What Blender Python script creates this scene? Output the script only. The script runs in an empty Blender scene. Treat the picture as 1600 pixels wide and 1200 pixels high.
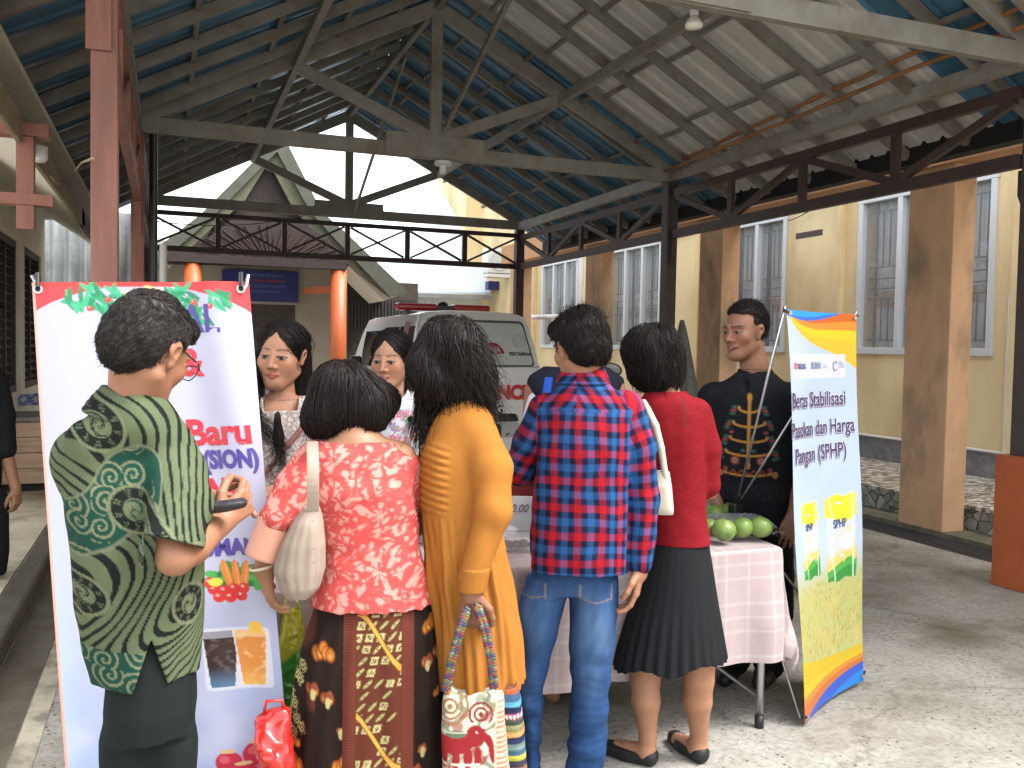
import bpy, bmesh, math, random
import numpy as np
from mathutils import Vector, Matrix
rnd = random.Random(7); NR = np.random.RandomState(11)
sc = bpy.context.scene; COL = sc.collection
# ------------------------------------------------------------------ camera
FPX = 1400.0; CAMH = 1.5
dY = np.array([(262-800)/FPX, -(533-600)/FPX, -1.0]); dY /= np.linalg.norm(dY)
dH = np.array([(1262-800)/FPX, -(551.5-600)/FPX, -1.0])
up = np.cross(dH, dY); up /= np.linalg.norm(up)
if up[1] < 0: up = -up
RC = np.array([np.cross(dY, up), dY, up])          # camera -> world
CP = np.array([0, 0, CAMH])
cam = bpy.data.cameras.new('camera'); cam_o = bpy.data.objects.new('camera', cam); COL.objects.link(cam_o)
M = Matrix([list(r) for r in RC]).to_4x4(); M.translation = Vector(CP); cam_o.matrix_world = M
cam.sensor_width = 36; cam.lens = 36*FPX/1600; cam.clip_start = .05; cam.clip_end = 600
sc.camera = cam_o
# ------------------------------------------------------------------ light
w = bpy.data.worlds.new('World'); sc.world = w; w.use_nodes = True
nt = w.node_tree; nt.nodes.clear()
sky = nt.nodes.new('ShaderNodeTexSky'); sky.sky_type = 'NISHITA'; sky.sun_disc = False
SUN_EL, SUN_AZ = math.radians(58), math.radians(118)
sky.sun_elevation = SUN_EL; sky.sun_rotation = SUN_AZ; sky.air_density = 1.0; sky.dust_density = 4.0
hs = nt.nodes.new('ShaderNodeHueSaturation'); hs.inputs['Saturation'].default_value = .18
bg = nt.nodes.new('ShaderNodeBackground'); bg.inputs['Strength'].default_value = .15
wo = nt.nodes.new('ShaderNodeOutputWorld')
nt.links.new(sky.outputs[0], hs.inputs['Color']); nt.links.new(hs.outputs[0], bg.inputs[0]); nt.links.new(bg.outputs[0], wo.inputs[0])
sun = bpy.data.lights.new('sun', 'SUN'); sun.energy = 1.0; sun.angle = math.radians(35); sun.color = (1, .97, .92)
so = bpy.data.objects.new('sun', sun); COL.objects.link(so)
sd = Vector((math.sin(SUN_AZ)*math.cos(SUN_EL), math.cos(SUN_AZ)*math.cos(SUN_EL), math.sin(SUN_EL)))
so.rotation_euler = sd.to_track_quat('Z', 'Y').to_euler()
sc.view_settings.view_transform = 'Standard'; sc.view_settings.look = 'None'
sc.view_settings.exposure = 2.3; sc.view_settings.gamma = 1.0
sc.cycles.max_bounces = 10; sc.cycles.diffuse_bounces = 7
# ------------------------------------------------------------------ pixel <-> world (used to measure real positions)
def ray(px, py): return RC @ np.array([(px-800)/FPX, -(py-600)/FPX, -1.0])
def onY(px, py, y): d = ray(px, py); return CP + d*(y/d[1])
def onX(px, py, x): d = ray(px, py); return CP + d*(x/d[0])
def onZ(px, py, z): d = ray(px, py); return CP + d*((z-CAMH)/d[2])
fw = RC @ np.array([0, 0, -1.0]); YAW = math.atan2(fw[0], fw[1])       # to the right of +Y
FWD = np.array([math.sin(YAW), math.cos(YAW), 0]); RGT = np.array([math.cos(YAW), -math.sin(YAW), 0])
def onD(px, py, D): d = ray(px, py); return CP + d*(D/(d @ FWD))
# ------------------------------------------------------------------ object helpers
def link(o, parent=None):
    COL.objects.link(o)
    if parent is not None: o.parent = parent
    return o
def tag(o, label, cat, group=None, kind=None):
    if label: o['label'] = label
    if cat: o['category'] = cat
    if group: o['group'] = group
    if kind: o['kind'] = kind
    return o
def structure(o): o['kind'] = 'structure'; return o
def thing(name, label, cat, loc=(0, 0, 0), rz=0, group=None):
    o = bpy.data.objects.new(name, None); o.empty_display_size = .1; o.location = loc; o.rotation_euler = (0, 0, rz)
    return tag(link(o), label, cat, group)
def np_mesh(name, V, F, m, parent=None, smooth=False, col=None, attrs=None):
    me = bpy.data.meshes.new(name); V = np.asarray(V, np.float32)
    F = np.asarray(F, np.int32); n = len(F); k = F.shape[1]
    me.vertices.add(len(V)); me.vertices.foreach_set('co', V.ravel())
    me.loops.add(n*k); me.loops.foreach_set('vertex_index', F.ravel())
    me.polygons.add(n); me.polygons.foreach_set('loop_start', np.arange(0, n*k, k, dtype=np.int32))
    me.polygons.foreach_set('use_smooth', np.full(n, smooth))
    me.update(calc_edges=True)
    if col is not None:
        a = me.color_attributes.new('Col', 'FLOAT_COLOR', 'POINT')
        c = np.ones((len(V), 4), np.float32); c[:, :3] = col; a.data.foreach_set('color', c.ravel())
    me.materials.append(m)
    return link(bpy.data.objects.new(name, me), parent)
class MB:
    """collects simple solids, builds ONE mesh"""
    def __init__(s): s.V = []; s.F = []
    def add(s, V, F):
        n = len(s.V); s.V += [tuple(map(float, v)) for v in V]; s.F += [tuple(i+n for i in f) for f in F]; return s
    def box(s, a, b):
        x0, y0, z0 = a; x1, y1, z1 = b
        V = [(x0,y0,z0),(x1,y0,z0),(x1,y1,z0),(x0,y1,z0),(x0,y0,z1),(x1,y0,z1),(x1,y1,z1),(x0,y1,z1)]
        return s.add(V, [(0,3,2,1),(4,5,6,7),(0,1,5,4),(1,2,6,5),(2,3,7,6),(3,0,4,7)])
    def beam(s, p, q, w, h, upv=(0, 0, 1)):
        p = np.array(p, float); q = np.array(q, float); d = q-p; d /= np.linalg.norm(d); u = np.array(upv, float)
        if abs(u @ d) > .98: u = np.array([1.0, 0, 0])
        x = np.cross(d, u); x /= np.linalg.norm(x); u = np.cross(x, d)
        V = [e+a*x*w/2+b*u*h/2 for e in (p, q) for a, b in ((-1,-1),(1,-1),(1,1),(-1,1))]
        return s.add(V, [(0,1,2,3),(4,7,6,5),(0,4,5,1),(1,5,6,2),(2,6,7,3),(3,7,4,0)])
    def tube(s, pts, r, n=10, cap=True):
        pts = [np.array(p, float) for p in pts]; rs = r if hasattr(r, '__len__') else [r]*len(pts)
        base = len(s.V); prev = None
        for i, p in enumerate(pts):
            d = (pts[min(i+1, len(pts)-1)]-pts[max(i-1, 0)]); d /= max(np.linalg.norm(d), 1e-9)
            if prev is None:
                u = np.array([0, 0, 1.0]) if abs(d[2]) < .9 else np.array([1.0, 0, 0])
            else: u = prev
            x = np.cross(d, u); x /= np.linalg.norm(x); u = np.cross(x, d); prev = u
            for k in range(n):
                a = 2*math.pi*k/n; s.V.append(tuple(p+rs[i]*(math.cos(a)*x+math.sin(a)*u)))
        for i in range(len(pts)-1):
            for k in range(n):
                a = base+i*n+k; b = base+i*n+(k+1) % n; s.F.append((a, b, b+n, a+n))
        if cap:
            s.F.append(tuple(base+k for k in range(n))[::-1]); s.F.append(tuple(base+(len(pts)-1)*n+k for k in range(n)))
        return s
    def lathe(s, c, prof, n=20, axis='z'):
        base = len(s.V); c = np.array(c, float)
        for r, z in prof:
            for k in range(n):
                a = 2*math.pi*k/n; s.V.append(tuple(c+np.array([r*math.cos(a), r*math.sin(a), z])))
        for i in range(len(prof)-1):
            for k in range(n):
                a = base+i*n+k; b = base+i*n+(k+1) % n; s.F.append((a, b, b+n, a+n))
        s.F.append(tuple(base+k for k in range(n))[::-1]); s.F.append(tuple(base+(len(prof)-1)*n+k for k in range(n)))
        return s
    def prism(s, P, off):
        """polygon P (3D points) extruded by vector off"""
        n = len(P); P = [np.array(p, float) for p in P]; off = np.array(off, float)
        V = P+[p+off for p in P]
        F = [tuple(range(n))[::-1], tuple(range(n, 2*n))]+[(i, (i+1) % n, n+(i+1) % n, n+i) for i in range(n)]
        return s.add(V, F)
    def build(s, name, m, parent=None, bevel=0, smooth=False):
        me = bpy.data.meshes.new(name); bm = bmesh.new()
        vs = [bm.verts.new(v) for v in s.V]
        for f in s.F:
            try: bm.faces.new([vs[i] for i in f])
            except ValueError: pass
        bmesh.ops.delete(bm, geom=[v for v in bm.verts if not v.link_faces], context='VERTS')
        bmesh.ops.recalc_face_normals(bm, faces=bm.faces)
        bm.to_mesh(me); bm.free(); me.materials.append(m)
        if smooth:
            for p in me.polygons: p.use_smooth = True
        o = link(bpy.data.objects.new(name, me), parent)
        if bevel:
            b = o.modifiers.new('bevel', 'BEVEL'); b.width = bevel; b.segments = 2; b.limit_method = 'ANGLE'; b.angle_limit = math.radians(40)
            b.harden_normals = False
        return o
# ------------------------------------------------------------------ materials
def mat(name, c, rough=.6, c2=None, ns=6, det=5, fac=(.35, .7), bump=0, bs=None, metal=0, spec=.5, stretch=(1, 1, 1), sheen=0, emit=None, alpha=None, trans=0, vcol=False, c3=None, ns3=1.5):
    m = bpy.data.materials.new(name); m.use_nodes = True; t = m.node_tree; N = t.nodes; L = t.links
    b = N['Principled BSDF']; b.inputs['Roughness'].default_value = rough; b.inputs['Metallic'].default_value = metal
    b.inputs['Specular IOR Level'].default_value = spec
    if trans: b.inputs['Transmission Weight'].default_value = trans
    if alpha is not None: b.inputs['Alpha'].default_value = alpha
    tc = N.new('ShaderNodeTexCoord'); mp = N.new('ShaderNodeMapping'); mp.inputs['Scale'].default_value = stretch
    L.new(tc.outputs['Object'], mp.inputs[0])
    def noise(s, d=det):
        n = N.new('ShaderNodeTexNoise'); n.inputs['Scale'].default_value = s; n.inputs['Detail'].default_value = d; n.inputs['Roughness'].default_value = .62
        L.new(mp.outputs[0], n.inputs['Vector']); return n
    out = None
    if vcol:
        a = N.new('ShaderNodeVertexColor'); a.layer_name = 'Col'; out = a.outputs['Color']
        if c2 is not None:      # faint weave / wear multiplier
            n = noise(ns); mr = N.new('ShaderNodeMapRange'); mr.inputs[1].default_value = .3; mr.inputs[2].default_value = .7; mr.inputs[3].default_value = c2; mr.inputs[4].default_value = 2-c2
            L.new(n.outputs[0], mr.inputs[0]); mx = N.new('ShaderNodeMix'); mx.data_type = 'RGBA'; mx.blend_type = 'MULTIPLY'; mx.inputs[0].default_value = 1
            L.new(out, mx.inputs[6]); L.new(mr.outputs[0], mx.inputs[7]); out = mx.outputs[2]
        L.new(out, b.inputs['Base Color'])
    elif c2 is not None:
        n = noise(ns); mr = N.new('ShaderNodeMapRange'); mr.inputs[1].default_value = fac[0]; mr.inputs[2].default_value = fac[1]
        mx = N.new('ShaderNodeMix'); mx.data_type = 'RGBA'; mx.inputs[6].default_value = (*c, 1); mx.inputs[7].default_value = (*c2, 1)
        L.new(n.outputs[0], mr.inputs[0]); L.new(mr.outputs[0], mx.inputs[0]); out = mx.outputs[2]
        if c3 is not None:
            n3 = noise(ns3, 8); m3 = N.new('ShaderNodeMapRange'); m3.inputs[1].default_value = .52; m3.inputs[2].default_value = .68
            x3 = N.new('ShaderNodeMix'); x3.data_type = 'RGBA'; x3.inputs[7].default_value = (*c3, 1)
            L.new(n3.outputs[0], m3.inputs[0]); L.new(m3.outputs[0], x3.inputs[0]); L.new(out, x3.inputs[6]); out = x3.outputs[2]
        L.new(out, b.inputs['Base Color'])
    else: b.inputs['Base Color'].default_value = (*c, 1)
    if bump:
        n = noise(bs or ns*4, 6); bp = N.new('ShaderNodeBump'); bp.inputs['Strength'].default_value = bump; bp.inputs['Distance'].default_value = .01
        L.new(n.outputs[0], bp.inputs['Height']); L.new(bp.outputs[0], b.inputs['Normal'])
    if sheen: b.inputs['Sheen Weight'].default_value = sheen
    if emit: b.inputs['Emission Color'].default_value = (*emit[0], 1); b.inputs['Emission Strength'].default_value = emit[1]
    return m
def text(s, size, m, mw, parent=None, name='lettering', bold=0.0, align='LEFT', ext=.0006, sx=1.0, shear=0.0, warp=None, fit=None):
    """text as a mesh; mw maps text plane (x right, y up) to world; warp(x,y,z)->3D instead"""
    cu = bpy.data.curves.new(name, 'FONT'); cu.body = s; cu.size = size; cu.align_x = align; cu.offset = bold; cu.extrude = ext; cu.shear = shear; cu.resolution_u = 3
    o = bpy.data.objects.new(name, cu); COL.objects.link(o)
    dg = bpy.context.evaluated_depsgraph_get(); dg.update()
    me = bpy.data.meshes.new_from_object(o.evaluated_get(dg)); bpy.data.objects.remove(o)
    me.name = name
    if fit:
        xs_ = [v.co.x for v in me.vertices]; sx = fit/(max(xs_)-min(xs_))
    for v in me.vertices:
        p = (v.co.x*sx, v.co.y, v.co.z)
        v.co = Vector(warp(*p)) if warp else (mw @ Vector(p))
    me.materials.clear(); me.materials.append(m)
    return link(bpy.data.objects.new(name, me), parent)
# ------------------------------------------------------------------ palette
m_steel = mat('grey painted steel', (.30,.285,.25), .55, (.21,.195,.17), 5, bump=.15, c3=(.20,.16,.125), ns3=2.3)
m_rafter = mat('rafter paint', (.25,.235,.205), .6, (.17,.155,.13), 5, bump=.15, c3=(.16,.125,.095), ns3=2)
m_brown = mat('brown painted wood', (.055,.03,.026), .5, (.035,.02,.018), 7, bump=.2)
m_post = mat('dark post', (.06,.042,.037), .5, (.035,.027,.025), 7, bump=.2)
m_pink = mat('salmon painted wood', (.31,.13,.095), .6, (.23,.09,.065), 9, stretch=(1,1,.15), bump=.25, c3=(.17,.07,.05), ns3=3)
m_blue = mat('blue roof sheet', (.075,.20,.31), .34, (.05,.14,.22), 3, metal=.2)
m_greysheet = mat('grey roof sheet', (.60,.585,.55), .5, (.50,.485,.45), 3, stretch=(1,3,1))
m_tile = mat('beige fascia', (.30,.245,.15), .7, (.18,.14,.08), 8, bump=.3)
m_ceil = mat('cream ceiling', (.72,.68,.58), .85)
m_wwall = mat('white plaster wall', (.78,.74,.64), .85, (.68,.63,.53), 4)
m_yel = mat('yellow plaster', (.80,.66,.39), .8, (.73,.58,.33), 2.2, bump=.12, bs=60, c3=(.60,.46,.24), ns3=.7, stretch=(1,1,.45))
m_pil = mat('ochre pillar render', (.60,.37,.215), .85, (.50,.30,.17), 6, bump=.25, bs=40, c3=(.24,.18,.12), ns3=1.7, stretch=(1,1,.5))
m_skirt = mat('grey plinth', (.13,.13,.14), .8, (.22,.22,.22), 4, bump=.2, c3=(.38,.36,.33), ns3=1.2)
m_white = mat('white paint', (.75,.75,.73), .45)
m_frame = mat('window frame', (.60,.63,.66), .4)
m_iron = mat('dark iron bars', (.04,.04,.045), .5)
m_curtain = mat('grey curtain', (.55,.56,.57), .9, (.32,.32,.33), 12, stretch=(1,3,.2))
m_curband = mat('curtain band', (.35,.17,.07), .9, (.4,.38,.36), 20)
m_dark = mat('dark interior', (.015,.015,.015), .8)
m_orange = mat('orange paint', (.42,.095,.022), .5, (.34,.075,.02), 5, c3=(.42,.1,.03), ns3=2, bump=.15)
m_glass = mat('window glass', (.55,.6,.62), .04, alpha=.28, spec=.9)
m_maroonwood = mat('dark carved wood', (.015,.007,.006), .6, (.028,.012,.009), 12, bump=.6, bs=18)
m_olive = mat('olive barge board', (.085,.09,.052), .75, (.13,.13,.08), 5, bump=.2)
m_oliveD = mat('dark olive board', (.05,.055,.04), .75, (.075,.08,.055), 5)
m_black = mat('black plastic', (.012,.012,.013), .35)
m_blackm = mat('matte black', (.01,.01,.01), .8)
m_galv = mat('corrugated metal', (.36,.38,.38), .4, (.22,.24,.24), 3, metal=.5)
m_bamboo = mat('bamboo', (.34,.15,.05), .55, (.2,.09,.03), 10, stretch=(.3,.3,.3))
m_chrome = mat('steel tube', (.55,.55,.56), .25, metal=.9)
# ground: worn concrete with exposed pebbles
def ground_mat():
    m = bpy.data.materials.new('worn concrete'); m.use_nodes = True; t = m.node_tree; N = t.nodes; L = t.links; b = N['Principled BSDF']
    tc = N.new('ShaderNodeTexCoord')
    def noise(s, d, r=.6):
        n = N.new('ShaderNodeTexNoise'); n.inputs['Scale'].default_value = s; n.inputs['Detail'].default_value = d; n.inputs['Roughness'].default_value = r; L.new(tc.outputs['Object'], n.inputs['Vector']); return n.outputs[0]
    def ramp(src, pts):
        r = N.new('ShaderNodeValToRGB'); e = r.color_ramp.elements
        while len(e) < len(pts): e.new(.5)
        for k, (p, c) in enumerate(pts): e[k].position = p; e[k].color = (*c, 1)
        L.new(src, r.inputs[0]); return r.outputs[0]
    def mix(f, a, c, mode='MIX'):
        x = N.new('ShaderNodeMix'); x.data_type = 'RGBA'; x.blend_type = mode
        for s, v in ((0, f), (6, a), (7, c)):
            if isinstance(v, (float, int)): x.inputs[s].default_value = v
            elif isinstance(v, tuple): x.inputs[s].default_value = (*v, 1)
            else: L.new(v, x.inputs[s])
        return x.outputs[2]
    base = ramp(noise(1.6, 8, .7), [(.28, (.14,.13,.108)), (.45, (.26,.245,.21)), (.56, (.34,.325,.29)), (.72, (.42,.40,.365))])
    fine = ramp(noise(38, 6, .7), [(.3, (.45,.45,.45)), (.55, (1,1,1))])
    c = mix(.8, base, fine, 'MULTIPLY')
    vo = N.new('ShaderNodeTexVoronoi'); vo.inputs['Scale'].default_value = 34; L.new(tc.outputs['Object'], vo.inputs['Vector'])
    peb = ramp(vo.outputs['Distance'], [(.12, (1,1,1)), (.26, (0,0,0))])
    pm = ramp(noise(3.1, 4), [(.47, (0,0,0)), (.56, (1,1,1))])
    pf = mix(1.0, peb, pm, 'MULTIPLY')
    pc = mix(vo.outputs['Color'], (.035,.032,.03), (.20,.15,.11))
    c = mix(pf, c, (.06,.052,.045))
    blot = ramp(noise(.9, 5, .55), [(.57, (0,0,0)), (.68, (1,1,1))])
    c = mix(blot, c, (.12,.115,.075)); 
    cr = N.new('ShaderNodeTexVoronoi'); cr.feature = 'DISTANCE_TO_EDGE'; cr.inputs['Scale'].default_value = .55
    nz = N.new('ShaderNodeTexNoise'); nz.inputs['Scale'].default_value = 2.5; nz.inputs['Detail'].default_value = 6; L.new(tc.outputs['Object'], nz.inputs['Vector'])
    ad = N.new('ShaderNodeVectorMath'); ad.operation = 'MULTIPLY_ADD'; ad.inputs[1].default_value = (.5,.5,.5); L.new(nz.outputs['Color'], ad.inputs[0]); L.new(tc.outputs['Object'], ad.inputs[2]); L.new(ad.outputs[0], cr.inputs['Vector'])
    crk = ramp(cr.outputs['Distance'], [(.0, (.72,.72,.72)), (.010, (1,1,1))])
    c = mix(1.0, c, crk, 'MULTIPLY')
    L.new(c, b.inputs['Base Color']); b.inputs['Roughness'].default_value = .75
    bp = N.new('ShaderNodeBump'); bp.inputs['Strength'].default_value = .5; bp.inputs['Distance'].default_value = .012
    h = mix(.5, noise(30, 8, .7), peb); L.new(h, bp.inputs['Height']); L.new(bp.outputs[0], b.inputs['Normal'])
    return m
m_ground = ground_mat()
def mosaic_mat(name, scale, cols, stretch=(1,1,1), edge=.06, grout=(.10,.09,.08)):
    m = bpy.data.materials.new(name); m.use_nodes = True; t = m.node_tree; N = t.nodes; L = t.links; b = N['Principled BSDF']
    tc = N.new('ShaderNodeTexCoord'); mp = N.new('ShaderNodeMapping'); mp.inputs['Scale'].default_value = stretch; L.new(tc.outputs['Object'], mp.inputs[0])
    v = N.new('ShaderNodeTexVoronoi'); v.inputs['Scale'].default_value = scale; L.new(mp.outputs[0], v.inputs['Vector'])
    e = N.new('ShaderNodeTexVoronoi'); e.feature = 'DISTANCE_TO_EDGE'; e.inputs['Scale'].default_value = scale; L.new(mp.outputs[0], e.inputs['Vector'])
    sp = N.new('ShaderNodeSeparateColor'); L.new(v.outputs['Color'], sp.inputs[0])
    r = N.new('ShaderNodeValToRGB'); el = r.color_ramp.elements
    while len(el) < len(cols): el.new(.5)
    for k, c in enumerate(cols): el[k].position = k/len(cols); el[k].color = (*c, 1)
    r.color_ramp.interpolation = 'CONSTANT'; L.new(sp.outputs[0], r.inputs[0])
    er = N.new('ShaderNodeMapRange'); er.inputs[1].default_value = edge*.4; er.inputs[2].default_value = edge; L.new(e.outputs['Distance'], er.inputs[0])
    x = N.new('ShaderNodeMix'); x.data_type = 'RGBA'; x.inputs[6].default_value = (*grout, 1); L.new(er.outputs[0], x.inputs[0]); L.new(r.outputs[0], x.inputs[7]); L.new(x.outputs[2], b.inputs['Base Color'])
    bp = N.new('ShaderNodeBump'); bp.inputs['Strength'].default_value = .4; bp.inputs['Distance'].default_value = .01; L.new(er.outputs[0], bp.inputs['Height']); L.new(bp.outputs[0], b.inputs['Normal'])
    b.inputs['Roughness'].default_value = .45
    return m
m_pebble = mosaic_mat('pebble floor', 11, [(.55,.50,.44), (.20,.16,.13), (.62,.58,.52), (.12,.10,.09), (.45,.38,.32), (.7,.66,.6)], (1.1,2.6,1))
m_mosaic = mosaic_mat('broken tile riser', 11, [(.25,.26,.22), (.33,.34,.30), (.18,.20,.17), (.38,.38,.34)], (1,1,1), .05, (.05,.05,.045))
# ------------------------------------------------------------------ ground, drain, terrace, pavement
def sheet(name, x0, y0, x1, y1, z, m, kind='structure', n=1):
    o = MB().add([(x0,y0,z),(x1,y0,z),(x1,y1,z),(x0,y1,z)], [(0,1,2,3)]).build(name, m); o['kind'] = kind; return o
DX0, DX1 = 5.6, 6.0
g = MB()
g.add([(-150,-60,0),(DX0,-60,0),(DX0,250,0),(-150,250,0)], [(0,1,2,3)]).add([(DX1+.05,-60,0),(150,-60,0),(150,250,0),(DX1+.05,250,0)], [(0,1,2,3)])
g.add([(DX0,-60,0),(DX0,250,0),(DX0,250,-.25),(DX0,-60,-.25)], [(0,1,2,3)])
structure(g.build('ground', m_ground))
m_drain = mat('wet drain', (.03,.028,.022), .4, (.06,.05,.035), 6)
structure(MB().box((DX0,-10,-.3),(DX1+.05,34,-.25)).build('drain_channel', m_drain))
m_ledge = mat('mossy concrete ledge', (.17,.15,.11), .8, (.07,.07,.04), 6, bump=.3)
structure(MB().box((DX1,-10,-.25),(6.34,34,.03)).build('drain_ledge', m_ledge))
gr = MB()
y = 2.5
while y < 16: gr.box((DX0+.015,y,-.03),(DX1-.012,y+.012,-.008)); y += .035
for x in (DX0+.02, DX0+.2, DX1-.03): gr.box((x,2.5,-.035),(x+.012,16,-.0305))
tag(gr.build('drain_grate', m_iron), 'long black steel bar grate over the drain below the tiled terrace', 'drain grate')
TZ = .24; TX = 6.34
structure(MB().box((TX,-10,.03),(8.1,34,TZ-.03)).build('terrace_riser', m_mosaic))
structure(MB().box((TX-.03,-10,TZ-.03),(8.1,34,TZ)).build('terrace_floor', m_pebble))
# left pavement, broken edge
m_pave = mat('pale worn pavement', (.62,.56,.43), .8, (.36,.31,.20), 2.2, bump=.3, c3=(.13,.12,.06), ns3=1.1)
structure(MB().box((-2.2,-6,0.0),(-.84,14,.12)).build('left_pavement', m_pave))
m_kerb = mat('mossy dark kerb', (.10,.085,.055), .8, (.045,.04,.028), 7, bump=.5)
structure(MB().box((-.84,-6,0.0),(-.70,14,.125)).build('left_kerb', m_kerb, bevel=.02))
m_stripe = mat('worn pale stripe', (.42,.38,.29), .8, (.2,.18,.14), 5, fac=(.45,.6))
structure(sheet('painted_kerb_line', -.52, -6, -.44, 7.5, .004, m_stripe))
m_moss = mat('dark gutter dirt', (.075,.062,.042), .85, (.13,.115,.085), 5, bump=.4)
structure(sheet('gutter_strip', -.70, -6, -.525, 14, .005, m_moss))
# ------------------------------------------------------------------ canopy
XL, XR, XM = -.25, 5.12, 2.45; ZT, ZA = 3.4, 4.85
TY = [-.2, 4.2, 8.6, 13.1]
SL = (ZA-ZT)/(XM-XL); SR = (ZA-ZT)/(XR-XM)
EL, ER = XL-.72, XR+.56
def zroof(x): return ZA-(XM-x)*SL if x < XM else ZA-(x-XM)*SR
roof = thing('canopy_roof', 'gabled open canopy roof of blue and grey corrugated sheets over steel rafters', 'canopy roof', (XM, 6, ZA))
def loc(o):  # keep world coordinates under a parent that has been moved
    bpy.context.view_layer.update(); o.matrix_parent_inverse = o.parent.matrix_world.inverted(); return o
def rsheet(name, xa, xb, y0, y1, m):
    pitch = .19; prof = [(0,0),(.05,0),(.07,.028),(.10,.028),(.12,0)]
    ys = []; k = 0
    y = y0
    while y < y1:
        for a, h in prof:
            if y+a <= y1: ys.append((y+a, h))
        y += pitch
    ys.append((y1, 0))
    V = []; F = []
    xs = [xa, xb]
    for yy, h in ys:
        for x in xs: V.append((x, yy, zroof(x)+.10+h))
    for i in range(len(ys)-1): F.append((2*i, 2*i+1, 2*i+3, 2*i+2))
    o = MB().add(V, F).build(name, m, roof); 
    s = o.modifiers.new('thick', 'SOLIDIFY'); s.thickness = .004; s.offset = 1
    return loc(o)
rsheet('roof_sheet', EL, XM, 2.0, 13.45, m_blue)
rsheet('roof_sheet', XM, ER, 2.0, 4.97, m_blue)
rsheet('roof_sheet', XM, ER, 4.97, 8.25, m_greysheet)
rsheet('roof_sheet', XM, ER, 8.25, 13.45, m_blue)
y = 2.2; k = 0
while y < 13.5:
    if min(abs(y-t) for t in TY) > .16:
        loc(MB().beam((EL,y,zroof(EL)+.035),(XM,y,ZA+.035),.05,.075).build('rafter', m_rafter, roof))
        loc(MB().beam((XM,y,ZA+.034),(ER,y,zroof(ER)+.034),.05,.075).build('rafter', m_rafter, roof))
    y += .6
for fx in (.16, .40, .64, .86):
    for side in (0, 1):
        x = XL+(XM-XL)*fx if side == 0 else XR-(XR-XM)*fx
        b = MB(); y = 2.2; j = 0
        while y < 13.3:
            dx = (.035 if j % 2 else -.035)*side
            z = zroof(x+dx)+.068
            b.beam((x+dx,y+.03,z),(x+dx,y+.57,z),.034,.035,(0,0,1)); y += .6; j += 1
        loc(b.build('purlin', m_rafter, roof))
loc(MB().beam((XM,2.0,ZA-.02),(XM,13.4,ZA-.02),.06,.10).build('ridge_beam', m_rafter, roof))
for fx in (.5,):
    for side in (0, 1):
        x = XL+(XM-XL)*fx if side == 0 else XR-(XR-XM)*fx
        loc(MB().beam((x,2.0,zroof(x)-.06),(x,13.1,zroof(x)-.06),.06,.09).build('middle_purlin', m_steel, roof))
m_eavelight = mat('light grey eave beam', (.34,.33,.31), .5, (.24,.23,.21), 5)
loc(MB().beam((XR,2.0,ZT+.0),(XR,8.52,ZT+.0),.07,.11).build('eave_beam', m_steel, roof))
loc(MB().beam((XR-.02,8.68,ZT-.02),(XR-.02,13.02,ZT-.02),.07,.11).build('eave_beam', m_eavelight, roof))
loc(MB().beam((XL,2.0,ZT+.0),(XL,13.02,ZT+.0),.07,.10).build('eave_beam', m_steel, roof))
loc(MB().box((ER,2.0,zroof(ER)-.04),(ER+.13,13.5,zroof(ER)+.14)).build('gutter', m_blackm, roof))
loc(MB().box((EL-.12,2.0,zroof(EL)-.06),(EL-.001,13.5,zroof(EL)+.15)).build('gutter', m_blackm, roof))
GRT = 'roof trusses of the canopy'
tl = ['nearest roof truss, only its right end showing at the top right of the photo', 'main grey roof truss in the middle with a splice block under its king post', 'far roof truss silhouetted against the bright sky', '']
def truss(y, label, far=False):
    t = thing('roof_truss', label, 'roof truss', (XM, y, ZT), 0, GRT)
    m = m_steel
    def P(o): return loc(o)
    P(MB().beam((XL,y,ZT),(XR,y,ZT),.06,.135).build('tie_beam', m, t))
    for a, b in ((XL, XM), (XR, XM)):
        P(MB().beam((a,y+.002,ZT+.06),(b,y+.002,ZA-.04),.055,.14).build('rafter', m, t))
    P(MB().box((XM-.055,y-.034,ZT+.0),(XM+.055,y+.034,ZA-.03)).build('king_post', m, t))
    P(MB().box((XM-.50,y-.05,ZT-.06),(XM+.50,y-.031,ZT+.16)).build('splice_plate', m, t))
    for x in (XL+(XM-XL)*.5, XR-(XR-XM)*.5):
        P(MB().beam((XM,y+.004,ZT+.12),(x,y+.004,zroof(x)-.05),.05,.11).build('web_member', m, t))
    return t
truss(4.2, 'nearest grey roof truss, its tie beam crossing the top right corner')
truss(8.6, 'main grey roof truss in the middle of the canopy with a spliced tie beam')
truss(13.1, 'farthest roof truss, silhouetted against the white sky above the crossed lattice')
# sway braces between trusses
br = thing('sway_brace', 'thin slanting brace from the main truss king post up to the ridge', 'brace', (XM, 8.6, ZT))
loc(MB().beam((XM+.06,8.5,ZT+.2),(XM+.02,5.2,ZA-.12),.035,.05).build('brace_bar', m_rafter, br))
br = thing('sway_brace', 'thin curved brace on the king post of the far truss under the gable', 'brace', (XM, 13.1, ZT))
loc(MB().beam((XM+.06,13.0,ZT-.0),(XM+.02,9.9,ZA-.12),.03,.045).build('brace_bar', m_rafter, br))
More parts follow.
